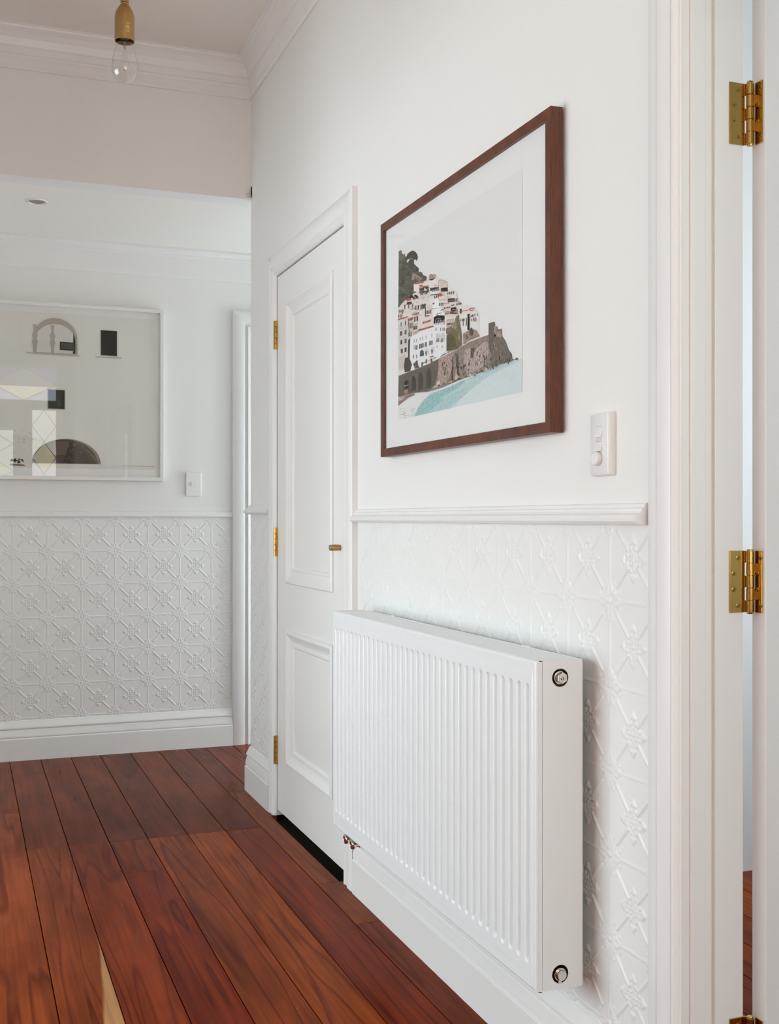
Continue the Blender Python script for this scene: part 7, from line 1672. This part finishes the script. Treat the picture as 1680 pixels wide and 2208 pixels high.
q.lathe([(RS - 0.0012, 2.2415), (RS - 0.0013, 2.30), (0.004, 2.318)], (LX, LY, 0), 'z', 48, caps=False)
hold = q.build('lamp_holder', M['brass_soft'], pend, smooth=40); hold['label'] = 'satin brass lamp holder'
q = MB(); q.lathe([(0.0092, 2.333), (0.0100, 2.3335), (0.0100, 2.352), (0.0060, 2.358), (0.0034, 2.359)], (LX, LY, 0), 'z', 28); q.build('cord_grip', M['brass_soft'], pend, smooth=40)
q = MB(); q.lathe([(0.0135, 2.300), (0.0135, 2.262), (0.0125, 2.258), (0.0135, 2.254), (0.0120, 2.248)], (LX, LY, 0), 'z', 28); q.build('bulb_cap', M['steel'], pend, smooth=40)
prof = []
for r, h in ((0.0125, 0.108), (0.0150, 0.104), (0.0190, 0.096), (0.0228, 0.084), (0.0262, 0.070), (0.0288, 0.056), (0.0303, 0.043), (0.0305, 0.034), (0.0288, 0.024), (0.0250, 0.0155), (0.0190, 0.0092), (0.0120, 0.0055), (0.0065, 0.0035), (0.0038, 0.0010), (0.0016, 0.0)):
    prof.append((r, ZB + h))
q = MB(); q.lathe(prof, (LX, LY, 0), 'z', 48)
bulb = q.build('bulb', M['bulb'], pend, smooth=80); bulb['label'] = 'clear glass teardrop bulb'
q = MB(); q.lathe([(0.0055, ZB + 0.108), (0.0042, ZB + 0.092), (0.0016, ZB + 0.084), (0.0011, ZB + 0.036), (0.0024, ZB + 0.034), (0.0024, ZB + 0.031), (0.0006, ZB + 0.030)], (LX, LY, 0), 'z', 16); q.build('glass_stem', M['bulb'], bulb, smooth=60)
q = MB(); q.lathe([(0.0022, ZB + 0.0345), (0.0027, ZB + 0.033), (0.0022, ZB + 0.0315)], (LX, LY, 0), 'z', 14); q.build('stem_bead', M['steel'], bulb, smooth=60)
q = MB(); q.lathe([(0.0030, ZB + 0.089), (0.0034, ZB + 0.087), (0.0030, ZB + 0.085)], (LX, LY, 0), 'z', 14); q.build('stem_bead', M['steel'], bulb, smooth=60)
q = MB()
for i in range(8):
    a0 = 2 * math.pi * i / 8; a1 = a0 + math.pi / 8
    pts = [(0.0035 * math.cos(a0), 0.0035 * math.sin(a0), ZB + 0.085), (0.013 * math.cos(a1), 0.013 * math.sin(a1), ZB + 0.036)]
    v0, v1 = (Vector((LX + p[0], LY + p[1], p[2])) for p in pts); t = 0.00014
    q.add([v0 + Vector((t, 0, 0)), v0 + Vector((-t, t, 0)), v0 + Vector((-t, -t, 0)), v1 + Vector((t, 0, 0)), v1 + Vector((-t, t, 0)), v1 + Vector((-t, -t, 0))], [(0, 1, 4, 3), (1, 2, 5, 4), (2, 0, 3, 5)])
q.build('filament', M['steel'], bulb)
# stamped lettering running up the holder
cu = bpy.data.curves.new('lettering', 'FONT'); cu.body = 'k&c'; cu.size = 0.0150; cu.extrude = 0.0007; cu.shear = 0.12; cu.space_character = 1.12
to = bpy.data.objects.new('lettering', cu); COL.objects.link(to)
bpy.context.view_layer.update()
me = bpy.data.meshes.new_from_object(to.evaluated_get(bpy.context.evaluated_depsgraph_get()))
bpy.data.objects.remove(to)
phi0 = math.atan2(-LY, -LX) + 0.50       # side of the holder a little right of the camera side
for v in me.vertices:
    tx, ty, tz = v.co
    a = phi0 - ty / RS
    rr_ = RS + 0.0001 + tz
    v.co = (rr_ * math.cos(a), rr_ * math.sin(a), 2.2545 + tx - ZC)
me.materials.append(M['brass_highlight'])
lt = bpy.data.objects.new('lettering', me); COL.objects.link(lt); lt.parent = hold; lt['label'] = 'small raised lettering'

# ------------------------------------------------------------------ recessed downlight in the corridor ceiling
dl = thing('downlight', (0.281, 4.80, ZS), 'small round recessed downlight in the corridor ceiling', 'lamp')
q = MB(); q.lathe([(0.044, ZS), (0.043, ZS - 0.004), (0.036, ZS - 0.005), (0.034, ZS - 0.001)], (0.281, 4.80, 0), 'z', 36, caps=False); q.build('trim_ring', M['plastic'], dl, smooth=40)
q = MB(); q.lathe([(0.034, ZS - 0.001), (0.010, ZS - 0.0009)], (0.281, 4.80, 0), 'z', 36); q.build('lens', M['steel'], dl)
